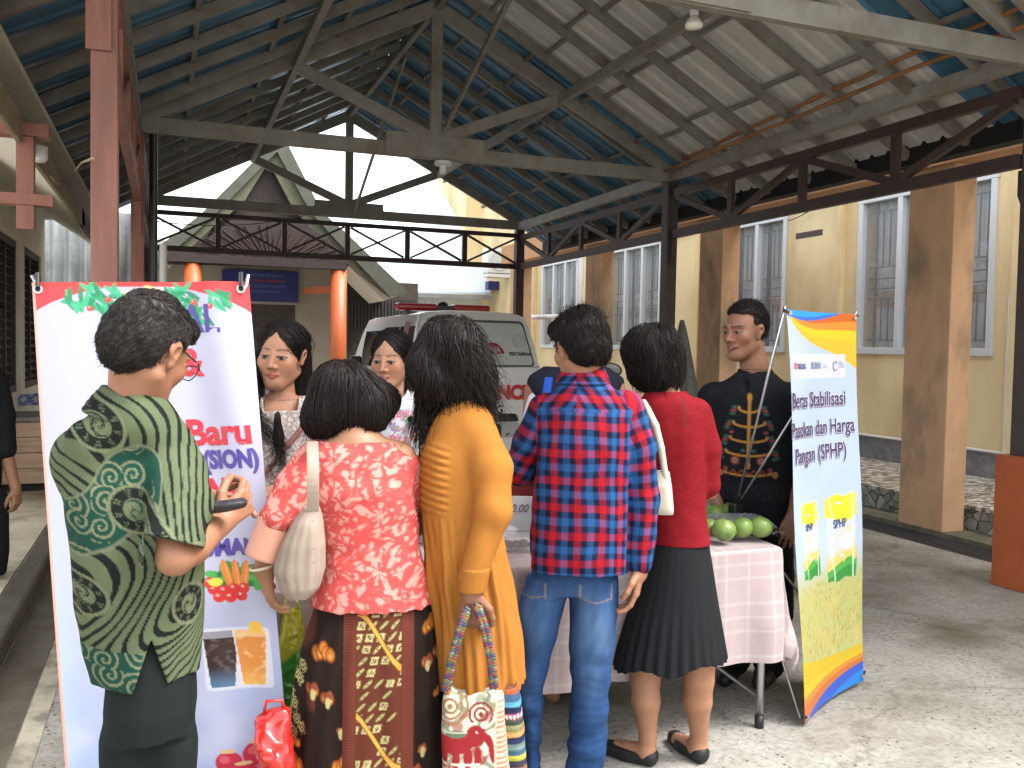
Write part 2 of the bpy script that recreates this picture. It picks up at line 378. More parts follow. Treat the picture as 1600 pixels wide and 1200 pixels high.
# lattice girders
def girder_y(x, y0, y1, label, m, nb=4):
    t = thing('lattice_girder', label, 'girder', (x, (y0+y1)/2, 2.74), 0, 'lattice girders of the canopy')
    loc(MB().beam((x,y0,2.76),(x,y1,2.76),.055,.09).build('bottom_chord', m, t)); loc(MB().beam((x,y0,3.2),(x,y1,3.2),.055,.08).build('top_chord', m, t))
    L = (y1-y0)/nb
    for i in range(1, nb):
        loc(MB().box((x-.022,y0+i*L-.035,2.80),(x+.022,y0+i*L+.035,3.165)).build('vertical_bar', m, t))
    for i in range(nb):
        a, b = (y0+i*L, y0+(i+1)*L); za, zb = (3.16, 2.81) if i % 2 else (2.81, 3.16)
        if i % 2 == 1: za, zb = 3.16, 2.81
        else: za, zb = 2.81, 3.16
        za, zb = zb, za
        loc(MB().beam((x+.001,a+.04,za),(x+.001,b-.04,zb),.04,.06).build('diagonal_bar', m, t))
    return t
girder_y(XR, 8.68, 13.02, 'brown lattice girder between the far right column and the middle right column', m_brown, 4)
girder_y(XR, 4.28, 8.52, 'brown lattice girder running overhead from the middle right column to the orange based column', m_brown, 4)
0 and girder_y(XR, -3.5, 4.12, 'brown lattice girder beyond the right edge above the orange based column', m_brown, 6)
girder_y(XL, 8.68, 13.02, 'shadowed lattice girder between the two far left posts', m_brown, 4)
girder_y(XL, 4.28, 8.52, 'salmon lattice girder seen almost end on beside the near salmon post', m_pink, 4)
t = thing('lattice_girder', 'brown lattice girder with crossed diagonals across the far end of the canopy', 'girder', (XM, 13.1, 2.74), 0, 'lattice girders of the canopy')
loc(MB().beam((XL,13.1,2.76),(XR,13.1,2.76),.06,.075).build('bottom_chord', m_brown, t)); loc(MB().beam((XL,13.1,3.24),(XR,13.1,3.24),.06,.06).build('top_chord', m_brown, t))
nb = 6; Lb = (XR-XL)/nb
for i in range(nb):
    a, b = XL+i*Lb, XL+(i+1)*Lb
    if i: loc(MB().box((a-.035,13.075,2.8),(a+.035,13.125,3.21)).build('vertical_bar', m_brown, t))
    loc(MB().beam((a+.05,13.09,2.81),(b-.05,13.09,3.2),.03,.04,(0,1,0)).build('diagonal_bar', m_brown, t))
    loc(MB().beam((a+.05,13.115,3.2),(b-.05,13.115,2.81),.03,.04,(0,1,0)).build('diagonal_bar', m_brown, t))
# columns
def column(x, y, label, m, w=.12, orange=False, haunch=True):
    t = thing('canopy_column', label, 'column', (x, y, 0), 0, 'columns of the canopy')
    loc(MB().box((x-w/2,y-w/2,0),(x+w/2,y+w/2,3.33)).build('shaft', m, t, bevel=.006))
    if haunch:
        for s in (-1, 1):
            loc(MB().prism([(x-.03,y+s*w/2,2.71),(x-.03,y+s*(w/2+.055),2.71),(x-.03,y+s*(w/2+.055),2.55),(x-.03,y+s*w/2,2.42)],(.06,0,0)).build('haunch', m, t))
    if orange: loc(MB().box((x-w*.9,y-w*.9,0),(x+w*.9,y+w*.9,.86)).build('painted_base', m_orange, t, bevel=.006))
    return t
column(XR, 8.6, 'dark brown column in the middle of the right side, a grey tarpaulin hanging from it', m_post, .13)
column(XR, 13.1, 'far right dark brown column behind the ambulance', m_post, .13)
column(XR+.08, 4.2, 'column with an orange painted base at the right edge', m_post, .14, True)
column(XL, 13.1, 'far left dark column at the end of the crossed lattice', m_post, .12)
column(XL, 8.6, 'left salmon and brown column under the end of the main truss', m_pink, .11)
c4 = column(XL, 4.2, 'thick near salmon post standing behind the left banner', m_pink, .105, haunch=False)
loc(MB().box((XL-.07,4.13,2.70),(XL+.03,4.147,3.6)).build('cleat', m_pink, c4, bevel=.004))
t = thing('downpipe', 'black pipe running up beside the left column of the main truss', 'pipe', (XL+.12, 8.55, 0))
loc(MB().tube([(XL+.13,8.52,0),(XL+.13,8.52,3.3)], .035, 12).build('pipe', m_black, t))
loc(MB().tube([(XL+.21,8.50,0),(XL+.21,8.50,2.35)], .03, 12).build('white_pipe', m_white, t))
# bamboo poles
for i, (a, b, l) in enumerate([((5.02,8.3,3.50),(4.72,2.6,3.66),'upper of the two thin bamboo poles lying on the right eave beam'), ((4.96,8.45,3.42),(4.86,2.4,3.58),'lower and longer of the two bamboo poles lying along the right eave beam')]):
    pts = [np.array(a)+(np.array(b)-np.array(a))*k/14+np.array([rnd.uniform(-.008,.008),0,rnd.uniform(-.01,.01)]) for k in range(15)]
    o = MB().tube(pts, [.017+(.004 if k % 3 == 0 else 0) for k in range(15)], 8).build('bamboo_pole', m_bamboo, None, smooth=True)
    tag(o, l, 'bamboo pole', 'bamboo poles on the eave beam')
# lamp and socket
m_bulb = mat('white bulb glass', (.85,.82,.74), .2)
lp = thing('lamp_bulb', 'white reflector bulb hanging from the roof at the top of the photo', 'lamp', (2.8, 4.5, 3.25))
c = onY(1084, 45, 4.5)
loc(MB().lathe(c, [(.012,0),(.045,.004),(.052,.016),(.05,.03),(.03,.062),(.02,.072)], 20).build('bulb', m_bulb, lp, smooth=True))
loc(MB().lathe(c+np.array([0,0,.072]), [(.024,0),(.027,.02),(.022,.05),(.03,.052),(.03,.07)], 16).build('socket', m_white, lp, smooth=False))
loc(MB().tube([c+np.array([0,0,.14]),(c[0],c[1],zroof(c[0])+.03)], .008, 8).build('cord', m_white, lp))
c = onY(692, 272, 8.5)
lp = thing('lamp_socket', 'empty white lamp socket under the middle of the main truss', 'lamp socket', tuple(c))
loc(MB().lathe(c, [(.03,0),(.032,.02),(.034,.07),(.034,.08),(.085,.085),(.085,.12),(.02,.125)], 16).build('socket_body', m_white, lp))
# ------------------------------------------------------------------ yellow building on the right
WX = 7.95
yb = thing('yellow_building', 'long two storey yellow building with barred windows along the right', 'building', (WX, 10, 0))
wins = [(3.55, 5.45), (6.9, 8.8), (10.25, 12.15), (13.6, 15.5), (16.95, 18.8)]
WZ0, WZ1 = 1.55, 3.36
wl = MB(); yy = -6.0
for a, b in wins:
    wl.box((WX,yy,.5),(WX+.25,a,7.5)); wl.box((WX,a,.5),(WX+.25,b,WZ0)); wl.box((WX,a,WZ1),(WX+.25,b,7.5)); yy = b
wl.box((WX,yy,.5),(WX+.25,40,7.5))
loc(wl.build('wall', m_yel, yb))
loc(MB().box((WX-.02,-6,TZ),(WX+.25,40,.5)).build('plinth', m_skirt, yb))
loc(MB().tube([(WX-.03,-6,.52),(WX-.03,34,.52)], .014, 8).build('conduit', m_white, yb))
for a, b in zip(wins[:-1], wins[1:]):
    y0 = a[1]+.28; y1 = b[0]-.28
    loc(MB().box((WX-.075,y0,.502),(WX-.001,y1,7.5)).build('pilaster', m_yel, yb))
loc(MB().box((WX-.075,19.2,.502),(WX-.001,20.2,7.5)).build('pilaster', m_yel, yb))
def window(a, b):
    f = MB(); fw_ = .075
    f.box((WX-.03,a-.05,WZ0-.05),(WX+.06,b+.05,WZ0+.03)); f.box((WX-.03,a-.05,WZ1-.03),(WX+.06,b+.05,WZ1+.05))
    n = 3; L = (b-a)/n
    for i in range(n+1): f.box((WX-.029,a+i*L-fw_/2,WZ0+.03),(WX+.06,a+i*L+fw_/2,WZ1-.03))
    wf = loc(f.build('window', m_frame, yb, bevel=.006))
    def S(o): o.matrix_parent_inverse = wf.matrix_world.inverted(); bpy.context.view_layer.update(); o.parent = wf; o.matrix_parent_inverse = wf.matrix_world.inverted(); return o
    bpy.context.view_layer.update()
    gl = MB().add([(WX+.035,a,WZ0),(WX+.035,b,WZ0),(WX+.035,b,WZ1),(WX+.035,a,WZ1)], [(0,1,2,3)]).build('pane', m_glass, wf); S(gl)
    bars = MB()
    for i in range(n):
        y0 = a+i*L+.05; y1 = a+(i+1)*L-.05; ww = y1-y0
        for j in range(1, 5): 
            yy = y0+ww*j/5
            if j in (2, 3):
                bars.box((WX+.09,yy-.007,WZ0+.1),(WX+.102,yy+.007,WZ0+.62)); bars.box((WX+.09,yy-.007,WZ0+1.0),(WX+.102,yy+.007,WZ1-.12))
            else: bars.box((WX+.09,yy-.007,WZ0+.1),(WX+.102,yy+.007,WZ1-.12))
        for z in (.12, .62, .74, .86, 1.0, WZ1-WZ0-.14): bars.box((WX+.088,y0+ww*.2*(1 if z not in (.12,) else 0),WZ0+z-.007),(WX+.10,y1,WZ0+z+.007))
    S(bars.build('security_bars', m_iron, wf))
    cur = []; F = []; nn = 90
    for i in range(nn+1):
        yq = a+(b-a)*i/nn; xq = WX+.155+.022*math.sin(i*.9)+.012*math.sin(i*2.3)
        cur += [(xq,yq,WZ0-.0),(xq,yq,WZ0+.52),(xq,yq,WZ0+.72),(xq,yq,WZ1)]
    me = MB(); F1 = []; F2 = []
    for i in range(nn):
        k = 4*i
        # dark gaps between curtain drops
        if (i//6) % 5 == 4: continue
        F1 += [(k,k+4,k+5,k+1),(k+2,k+6,k+7,k+3)]; F2 += [(k+1,k+5,k+6,k+2)]
    S(MB().add(cur, F1).build('curtain', m_curtain, wf, smooth=True)); S(MB().add(cur, F2).build('curtain_band', m_curband, wf, smooth=True))
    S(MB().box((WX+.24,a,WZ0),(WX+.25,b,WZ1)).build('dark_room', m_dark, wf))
for a, b in wins: window(a, b)
# terrace roof slab, beam and pillars
pg = 'ochre pillars of the terrace'
plab = {2.4: 'ochre pillar beyond the right edge', 5.6: 'nearest ochre square pillar with mould stains, right of the blue banner', 8.88: 'second ochre pillar, behind the man in the black shirt', 12.05: 'third ochre pillar behind the boy in plaid', 15.3: 'farthest ochre pillar of the terrace behind the ambulance'}
for y, l in plab.items():
    tag(MB().box((6.0,y,.03),(6.24,y+.48,3.08)).build('pillar', m_pil, bevel=.008), l, 'pillar', pg)
m_beam = mat('ochre beam', (.55,.30,.15), .85, (.48,.26,.13), 3)
tag(MB().box((5.97,-6,3.08),(6.27,16.2,3.42)).build('terrace_beam', m_beam), 'long ochre beam across the tops of the square pillars', 'beam')
tag(MB().tube([(7.82,12.5,3.40),(7.82,13.7,3.40)], .025, 8).build('fluorescent_tube', m_white), 'short white tube fitting high on the yellow wall behind the far girder', 'tube light')
tag(MB().box((WX-.02,9.42,3.02),(WX+.0-.076,9.95,3.10)).build('wall_plate', m_brown), 'small brown plate on the yellow wall above the black shirted man', 'plate')
# conduits on wall
t = thing('wall_conduit', 'white plastic conduit with a hooked top on the yellow wall at the right edge', 'pipe', (WX-.05, 6.2, .5))
pa = onX(1579,458,WX-.05); pb = onX(1575,700,WX-.05)
loc(MB().tube([(WX-.05,pa[1],.5),(WX-.05,pa[1],pa[2]-.05),(WX-.045,pa[1]-.01,pa[2]),(WX+.0,pa[1]-.02,pa[2]+.02)], .018, 10).build('pipe', m_white, t))
t = thing('railing', 'white pipe railing on the terrace behind the ambulance', 'railing', (6.5, 13, TZ))
p0 = onX(805, 492, 6.6); p1 = onX(912, 494, 6.6)
loc(MB().tube([(6.6,p0[1]+4,p0[2]),(6.6,p1[1]-.3,p1[2])], .045, 10).build('rail', m_white, t))
for yq in (p0[1]+3, p1[1]-.1): loc(MB().tube([(6.6,yq,TZ),(6.6,yq,p1[2])], .03, 8).build('rail_post', m_white, t))
p = onX(908, 440, 7.5)
tag(MB().tube([(7.5,p[1],TZ),(7.5,p[1],4.2)], .05, 10).build('drainpipe', m_white), 'white vertical drainpipe next to the far window behind the boy', 'pipe')
# air conditioner on the far wall
ac = thing('air_conditioner', 'white air conditioner box mounted high on the yellow wall behind the crossed lattice', 'air conditioner', (7.7, 21, 3.3))
bpy.context.view_layer.update()
ca = onX(775, 408, 7.6)
loc(MB().box((7.35,ca[1]-.1,ca[2]-.3),(8.2,ca[1]+.35,ca[2]+.32)).build('casing', m_white, ac, bevel=.02))
loc(MB().lathe((0,0,0), [(.05,.022),(.06,.012),(.20,.012),(.22,.022),(.24,.022),(.25,.0)], 24).build('fan_grille', m_frame, ac))
fg = ac.children[-1]; fg.data.transform(Matrix.Translation((7.65,ca[1]-.11,ca[2]))@Matrix.Rotation(math.radians(90), 4, 'X'))
loc(MB().box((7.35,ca[1]-.1,ca[2]-.40),(8.0,ca[1]+.3,ca[2]-.32)).build('bracket', m_white, ac))
yw = MB().box((7.5,23.2,.0),(8.2,23.5,7.5)); loc(yw.build('end_wall', m_yel, yb))
# ------------------------------------------------------------------ folded tarpaulin / umbrella at the middle right column
m_tarp = mat('grey tarpaulin', (.13,.135,.13), .6, (.08,.085,.08), 10, bump=.5)
top = onY(1066, 500, 8.1); V = []; F = []; n = 26; rows = 14
for r in range(rows):
    f_ = r/(rows-1); z = top[2]*(1-f_)+.05*f_; R_ = .02+.26*f_**.8*(1 if f_ < .55 else 1-.25*(f_-.55))
    for k in range(n):
        a = 2*math.pi*k/n; rr = R_*(1+.28*math.sin(5*a+f_*2)); V.append((top[0]+.1*f_+rr*math.cos(a), top[1]+rr*.6*math.sin(a), z))
for r in range(rows-1):
    for k in range(n): F.append((r*n+k, r*n+(k+1) % n, (r+1)*n+(k+1) % n, (r+1)*n+k))
tag(MB().add(V, F).build('folded_parasol', m_tarp, smooth=True), 'folded grey canvas hanging beside the middle right column', 'folded parasol')
# ------------------------------------------------------------------ left building
LX = -1.45
lb = thing('left_building', 'white walled building with dark louvred windows on the left', 'building', (LX, 8, 0))
w_ = MB(); yy = 8.3; LW = [(9.45,10.55),(11.0,12.35)]
for a, b in LW: w_.box((LX-.2,yy,.12),(LX,a,3.4)); w_.box((LX-.2,a,.12),(LX,b,.95)); w_.box((LX-.2,a,2.5),(LX,b,3.4)); yy = b
w_.box((LX-.2,yy,.12),(LX,12.75,3.4)); loc(w_.build('wall', m_wwall, lb))
m_dwood = mat('dark window wood', (.06,.045,.035), .6, (.03,.025,.02), 8)
for a, b in LW:
    f = MB(); f.box((LX-.12,a,.95),(LX-.02,a+.07,2.5)).box((LX-.12,b-.07,.95),(LX-.02,b,2.5)).box((LX-.12,a,.95),(LX-.019,b,1.02)).box((LX-.12,a,2.43),(LX-.019,b,2.5)).box((LX-.12,(a+b)/2-.03,1.02),(LX-.03,(a+b)/2+.03,2.43))
    wf = loc(f.build('window', m_dwood, lb))
    bpy.context.view_layer.update()
    s = MB(); z = 1.06
    while z < 2.42: s.beam((LX-.07,a+.07,z),(LX-.07,b-.07,z),.05,.008,(.5,0,.8)); z += .09
    o = s.build('louvres', m_iron, wf); o.matrix_parent_inverse = wf.matrix_world.inverted()
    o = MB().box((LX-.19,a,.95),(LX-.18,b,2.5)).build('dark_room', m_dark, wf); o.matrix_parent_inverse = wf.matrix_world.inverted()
FZ = 2.56; FX = -.74
loc(MB().box((-3,4.6,3.0),(FX-.03,12.75,3.04)).build('soffit', m_ceil, lb))
loc(MB().add([(-.77,4.6,2.62),(-.77,12.75,2.62),(-1.35,12.75,3.0),(-1.35,4.6,3.0)], [(0,1,2,3)]).build('sloping_soffit', m_ceil, lb))
fa = MB(); y = 4.0
while y < 9.2:
    fa.box((FX-.03,y,FZ-.0),(FX+.0,y+.335,FZ+.16)); y += .345
loc(fa.build('fascia_tiles', m_tile, lb, bevel=.006))
loc(MB().box((FX-.03,9.22,FZ),(FX,12.75,FZ+.16)).build('fascia_end', m_brown, lb))
bl = MB()
for yq in (4.35, 7.2):
    bl.box((LX,yq,2.12),(-.93,yq+.09,2.21)); bl.box((-1.12,yq+.01,1.9),(-1.04,yq+.08,2.62))
    bl.box((LX,yq,2.62),(-.9,yq+.09,2.72))
bk = [(3.9,'salmon painted wooden bracket under the left eave')]
bt = thing('eave_bracket', 'salmon painted wooden bracket under the left eave, by the top left corner', 'bracket', (-1.1, 5.6, 2.1))
pb_ = onY(30, 312, 5.6); 
print('bracket', pb_, onY(30,225,5.6), onY(30,350,5.6), onY(80,312,5.6))
loc(MB().box((pb_[0]-.9,5.55,pb_[2]-.03),(pb_[0]+.17,5.65,pb_[2]+.03)).build('horizontal_beam', m_pink, bt))
loc(MB().box((pb_[0]-.01,5.56,pb_[2]-.16),(pb_[0]+.075,5.64,pb_[2]-.031)).build('lower_stub', m_pink, bt)); loc(MB().box((pb_[0]-.01,5.56,pb_[2]+.031),(pb_[0]+.075,5.64,pb_[2]+.34)).build('vertical_post', m_pink, bt))
loc(MB().box((pb_[0]-.9,5.54,pb_[2]+.342),(pb_[0]+.15,5.66,pb_[2]+.41)).build('upper_beam', m_pink, bt)); loc(MB().prism([(pb_[0]-.9,5.6,pb_[2]+.411),(pb_[0]+.0,5.6,pb_[2]+.411),(pb_[0]-.9,5.6,pb_[2]+1.1)],(0,.03,0)).build('gable_board', m_pink, bt))
# small white lamp and cable on fascia
c = onX(62, 240, FX+.03)
t = thing('fascia_lamp', 'small white plastic fitting with a loose cable on the left fascia', 'lamp', tuple(c)); bpy.context.view_layer.update()
loc(MB().lathe(c+np.array([0,0,-.05]), [(.03,0),(.045,.02),(.045,.09),(.02,.1)], 14).build('fitting', m_white, t, smooth=True))
q = [onX(78,272,FX+.02), onX(85,285,FX+.05), onX(103,288,FX+.1), onX(116,268,FX+.15), onX(128,254,FX+.3), onX(145,248,FX+.5)]
loc(MB().tube(q, .006, 6).build('cable', m_tile, t, smooth=True))
# corrugated end wall far left
o = MB(); ys = []; x = -3.4; V = []; F = []
xs = np.arange(-1.9, -.16, .03)
for i, xx in enumerate(xs):
    yb_ = 13.9+.035*math.sin(xx*2*math.pi/.2); V += [(xx,yb_,.6),(xx,yb_,3.3)]
for i in range(len(xs)-1): F.append((2*i,2*i+2,2*i+3,2*i+1))
tag(MB().add(V, F).build('corrugated_fence', m_galv, smooth=True), 'grey corrugated metal sheet wall behind the left posts', 'metal sheet wall')
# wooden counter / planter
m_plank = mat('weathered pale planks', (.50,.36,.25), .8, (.36,.24,.16), 5, stretch=(.4,1,4), bump=.4, c3=(.16,.11,.075), ns3=2.5)
ct = thing('counter', 'weathered low plank counter against the left building', 'counter', (-1.1, 9, .12)); bpy.context.view_layer.update()
for i in range(4): loc(MB().box((LX+.01,9.0,.20+i*.14),(-.45,9.04,.335+i*.14)).build('plank', m_plank, ct, bevel=.004))
loc(MB().box((LX+.01,8.95,.762),(-.42,9.75,.80)).build('top', mat('grey counter top', (.2,.18,.16), .7, (.13,.12,.11), 6), ct, bevel=.004))
loc(MB().box((LX+.02,9.1,.12),(-.5,9.7,.76)).build('base', m_dark, ct))
# far gabled house
HY = 17.0
fh = thing('gabled_hall', 'far hall with a steep olive gable, dark carved front and orange columns', 'building', (1.9, HY, 0)); bpy.context.view_layer.update()
def P(px, py, y=HY): return onY(px, py, y)
ap = P(430, 238); 
kL, kR = P(352, 335), P(518, 330); eL, eR = P(205, 415), P(640, 462)
def band(pts_o, pts_i, y0, th, name, m):
    mb = MB()
    for a, b, c, d in zip(pts_o[:-1], pts_o[1:], pts_i[1:], pts_i[:-1]):
        mb.prism([(q[0], y0, q[2]) for q in (a, b, c, d)], (0, th, 0))
    loc(mb.build(name, m, fh))
def PP(L_): return [tuple(P(x_, y_)) for x_, y_ in L_]
o1 = PP([(205,418),(313,336),(337,312),(441,208),(503,331),(540,363),(640,458)])
i1 = PP([(215,440),(318,352),(359,312),(433,237),(485,331),(525,375),(610,464)])
i2 = PP([(225,455),(335,352),(380,317),(421,251),(457,320),(500,372),(560,425)])
band(o1, i1, HY, .08, 'barge_board', m_oliveD); band(i1, i2, HY+.1, .06, 'inner_board', m_olive)
rf = MB()
for a, b in zip(o1[:-1], o1[1:]): rf.add([(a[0],HY+.04,a[2]+.01),(b[0],HY+.04,b[2]+.01),(b[0],HY+9,b[2]+.01),(a[0],HY+9,a[2]+.01)], [(0,1,2,3)])
loc(rf.build('roof', m_oliveD, fh))
gz = PP([(300,403),(335,350),(380,315),(421,249),(457,318),(500,370),(520,403)])
loc(MB().prism([(q_[0],HY+.3,q_[2]) for q_ in gz],(0,.05,0)).build('carved_gable', m_maroonwood, fh))
loc(MB().prism([P(262,413,HY-.3),P(541,418,HY-.3),P(541,402,HY-.3),P(512,375,HY-.3),P(470,345,HY-.3),P(360,345,HY-.3),P(308,385,HY-.3),P(262,392,HY-.3)],(0,.08,0)).build('carved_valance', m_maroonwood, fh))
# carved relief strokes
rl = MB()
for i in range(26):
    a = math.pi*(.08+.84*i/25); c0 = P(425, 410, HY-.33); r0 = .35+.1*(i % 2); r1 = 1.1 if i % 3 else .8
    rl.beam((c0[0]+r0*1.2*math.cos(a),HY-.32,c0[2]+r0*.4*math.sin(a)),(c0[0]+r1*1.2*math.cos(a),HY-.32,c0[2]+r1*.62*math.sin(a)),.02,.03,(0,1,0))
m_relief = mat('reddish carving', (.045,.018,.013), .6)
loc(rl.build('carving', m_relief, fh))
loc(MB().box((P(262,0)[0],HY-.36,P(420,418)[2]),(P(541,0)[0],HY-.12,P(420,405)[2])).build('lintel', m_maroonwood, fh))
fz = P(300,410)[2]
for a, b in ((290,315),(519,542)):
    loc(MB().lathe(((P(a,0)[0]+P(b,0)[0])/2,HY-.2,0), [(.15,0),(.15,P(420,419)[2])], 20).build('column', m_orange, fh, smooth=True))
HW = HY+2.2
m_hallwall = mat('hall wall', (.36,.32,.255), .85, (.31,.275,.22), 2)
x0, x1 = onY(150,0,HW)[0], onY(548,0,HW)[0]
loc(MB().box((x0,HW,0),(x1,HW+.2,onY(420,385,HW)[2])).build('hall_wall', m_hallwall, fh))
loc(MB().prism([(P(532,0)[0],HY-.1,P(0,425)[2]),(P(532,0)[0],HY-.1,P(0,437)[2]),(P(488,0)[0],HY+.8,P(0,437)[2]),(P(488,0)[0],HY+.8,P(0,425)[2])],(.05,0.1,0)).build('side_beam', m_orange, fh))
# window under sign
a_ = onY(388,0,HW)[0]; b_ = onY(465,0,HW)[0]
z1 = onY(430,476,HW)[2]
loc(MB().box((a_,HW-.03,.9),(b_,HW-.003,z1)).build('window', m_dwood, fh))
loc(MB().box((a_-.06,HW-.05,z1),(b_+.06,HW-.003,z1+.05)).build('window_head', m_hallwall, fh))
# right wing: dark slatted vent under white soffit
loc(MB().prism([P(545,416,HY+.4),P(600,470,HY+.4),P(622,462,HY+.4),P(560,416,HY+.4)],(0,1.4,0)).build('white_soffit', m_ceil, fh))
x2, x3 = onY(543,0,HW+.1)[0], onY(660,0,HW+.1)[0]
loc(MB().box((x2,HW+.12,0),(x3,HW+.2,onY(600,440,HW)[2])).build('wing_wall', m_dwood, fh))
sl = MB()
for i in range(22): xx = x2+(x3-x2)*i/22; sl.box((xx,HW+.08,onY(0,505,HW)[2]),(xx+.03,HW+.119,onY(0,445,HW)[2]))
loc(sl.build('slats', m_iron, fh))
# blue sign
m_sign = mat('deep blue sign', (.018,.03,.16), .4); m_signt = mat('sign red lettering', (.45,.05,.04), .5); m_signw = mat('sign pale lettering', (.14,.18,.42), .5)
sg = thing('hall_sign', 'dark blue notice board with faded lettering on the hall wall between the orange columns', 'sign', tuple(onY(405,470,HW-.05))); bpy.context.view_layer.update()
s0, s1 = onY(347,469,HW-.08), onY(466,426,HW-.08)
loc(MB().box((s0[0],HW-.1,s0[2]),(s1[0],HW-.06,s1[2])).build('board', m_sign, sg)); 
# far pale blue roof
m_skyroof = mat('pale blue roof sheet', (.66,.75,.84), .5, (.60,.70,.80), 4)
fr = thing('pale_roof_house', 'low white house with a pale blue roof beyond the canopy', 'building', (6, 22, 0)); bpy.context.view_layer.update()
q = [onY(560,452,22), onY(769,457,22), onY(745,370,24.4), onY(703,262,28.5), onY(560,262,28.5)]
loc(MB().prism(q, (0,.0,-.06)).build('roof', m_skyroof, fr))
loc(MB().tube([q[1]+np.array([0,0,.02]), q[2]+np.array([0,0,.02]), q[3]+np.array([0,0,.02])], .05, 8).build('verge', mat('pinkish verge', (.62,.42,.36), .7), fr))
loc(MB().box((q[0][0]-1,22.4,0),(q[1][0]-.2,22.6,q[0][2]-.05)).build('wall', m_white, fr)); loc(MB().box((q[0][0],21.93,q[0][2]-.14),(q[1][0],22.0,q[0][2]-.03)).build('gutter', m_galv, fr))
dd = onY(768,447,21.8); loc(MB().box((dd[0]-.12,21.7,dd[2]-.1),(dd[0]+.3,21.95,dd[2]+.12)).build('downpipe_head', m_sign, fr))

# thin cables
m_cab = mat('cable', (.03,.03,.03), .6)
for (a, b_, sag, lb_) in ((onY(246,346,13.3), onY(505,330,13.3), .12, 'thin pale cable strung across the far end of the canopy under the gable'), (onX(1300,300,7.8), onX(1232,345,7.8), .05, 'short dark cable on the yellow wall above the second ochre pillar')):
    pts = [a+(b_-a)*t-np.array([0, 0, sag*4*t*(1-t)]) for t in np.linspace(0, 1, 16)]
    tag(MB().tube(pts, .007, 6).build('cable', m_cab, smooth=True), lb_, 'cable')
t = thing('junction_box', 'small grey fitting with a short bracket on the yellow wall between two windows', 'electrical box', tuple(onX(1262,322,WX-.04))); bpy.context.view_layer.update()
jc = onX(1262,312,WX-.04); loc(MB().box((WX-.10,jc[1]-.06,jc[2]-.09),(WX-.002,jc[1]+.06,jc[2]+.09)).build('box', m_galv, t, bevel=.008)); loc(MB().tube([(WX-.06,jc[1],jc[2]-.09),(WX-.16,jc[1]-.05,jc[2]-.16),(WX-.2,jc[1]-.15,jc[2]-.16)], .01, 8).build('bracket', m_iron, t))
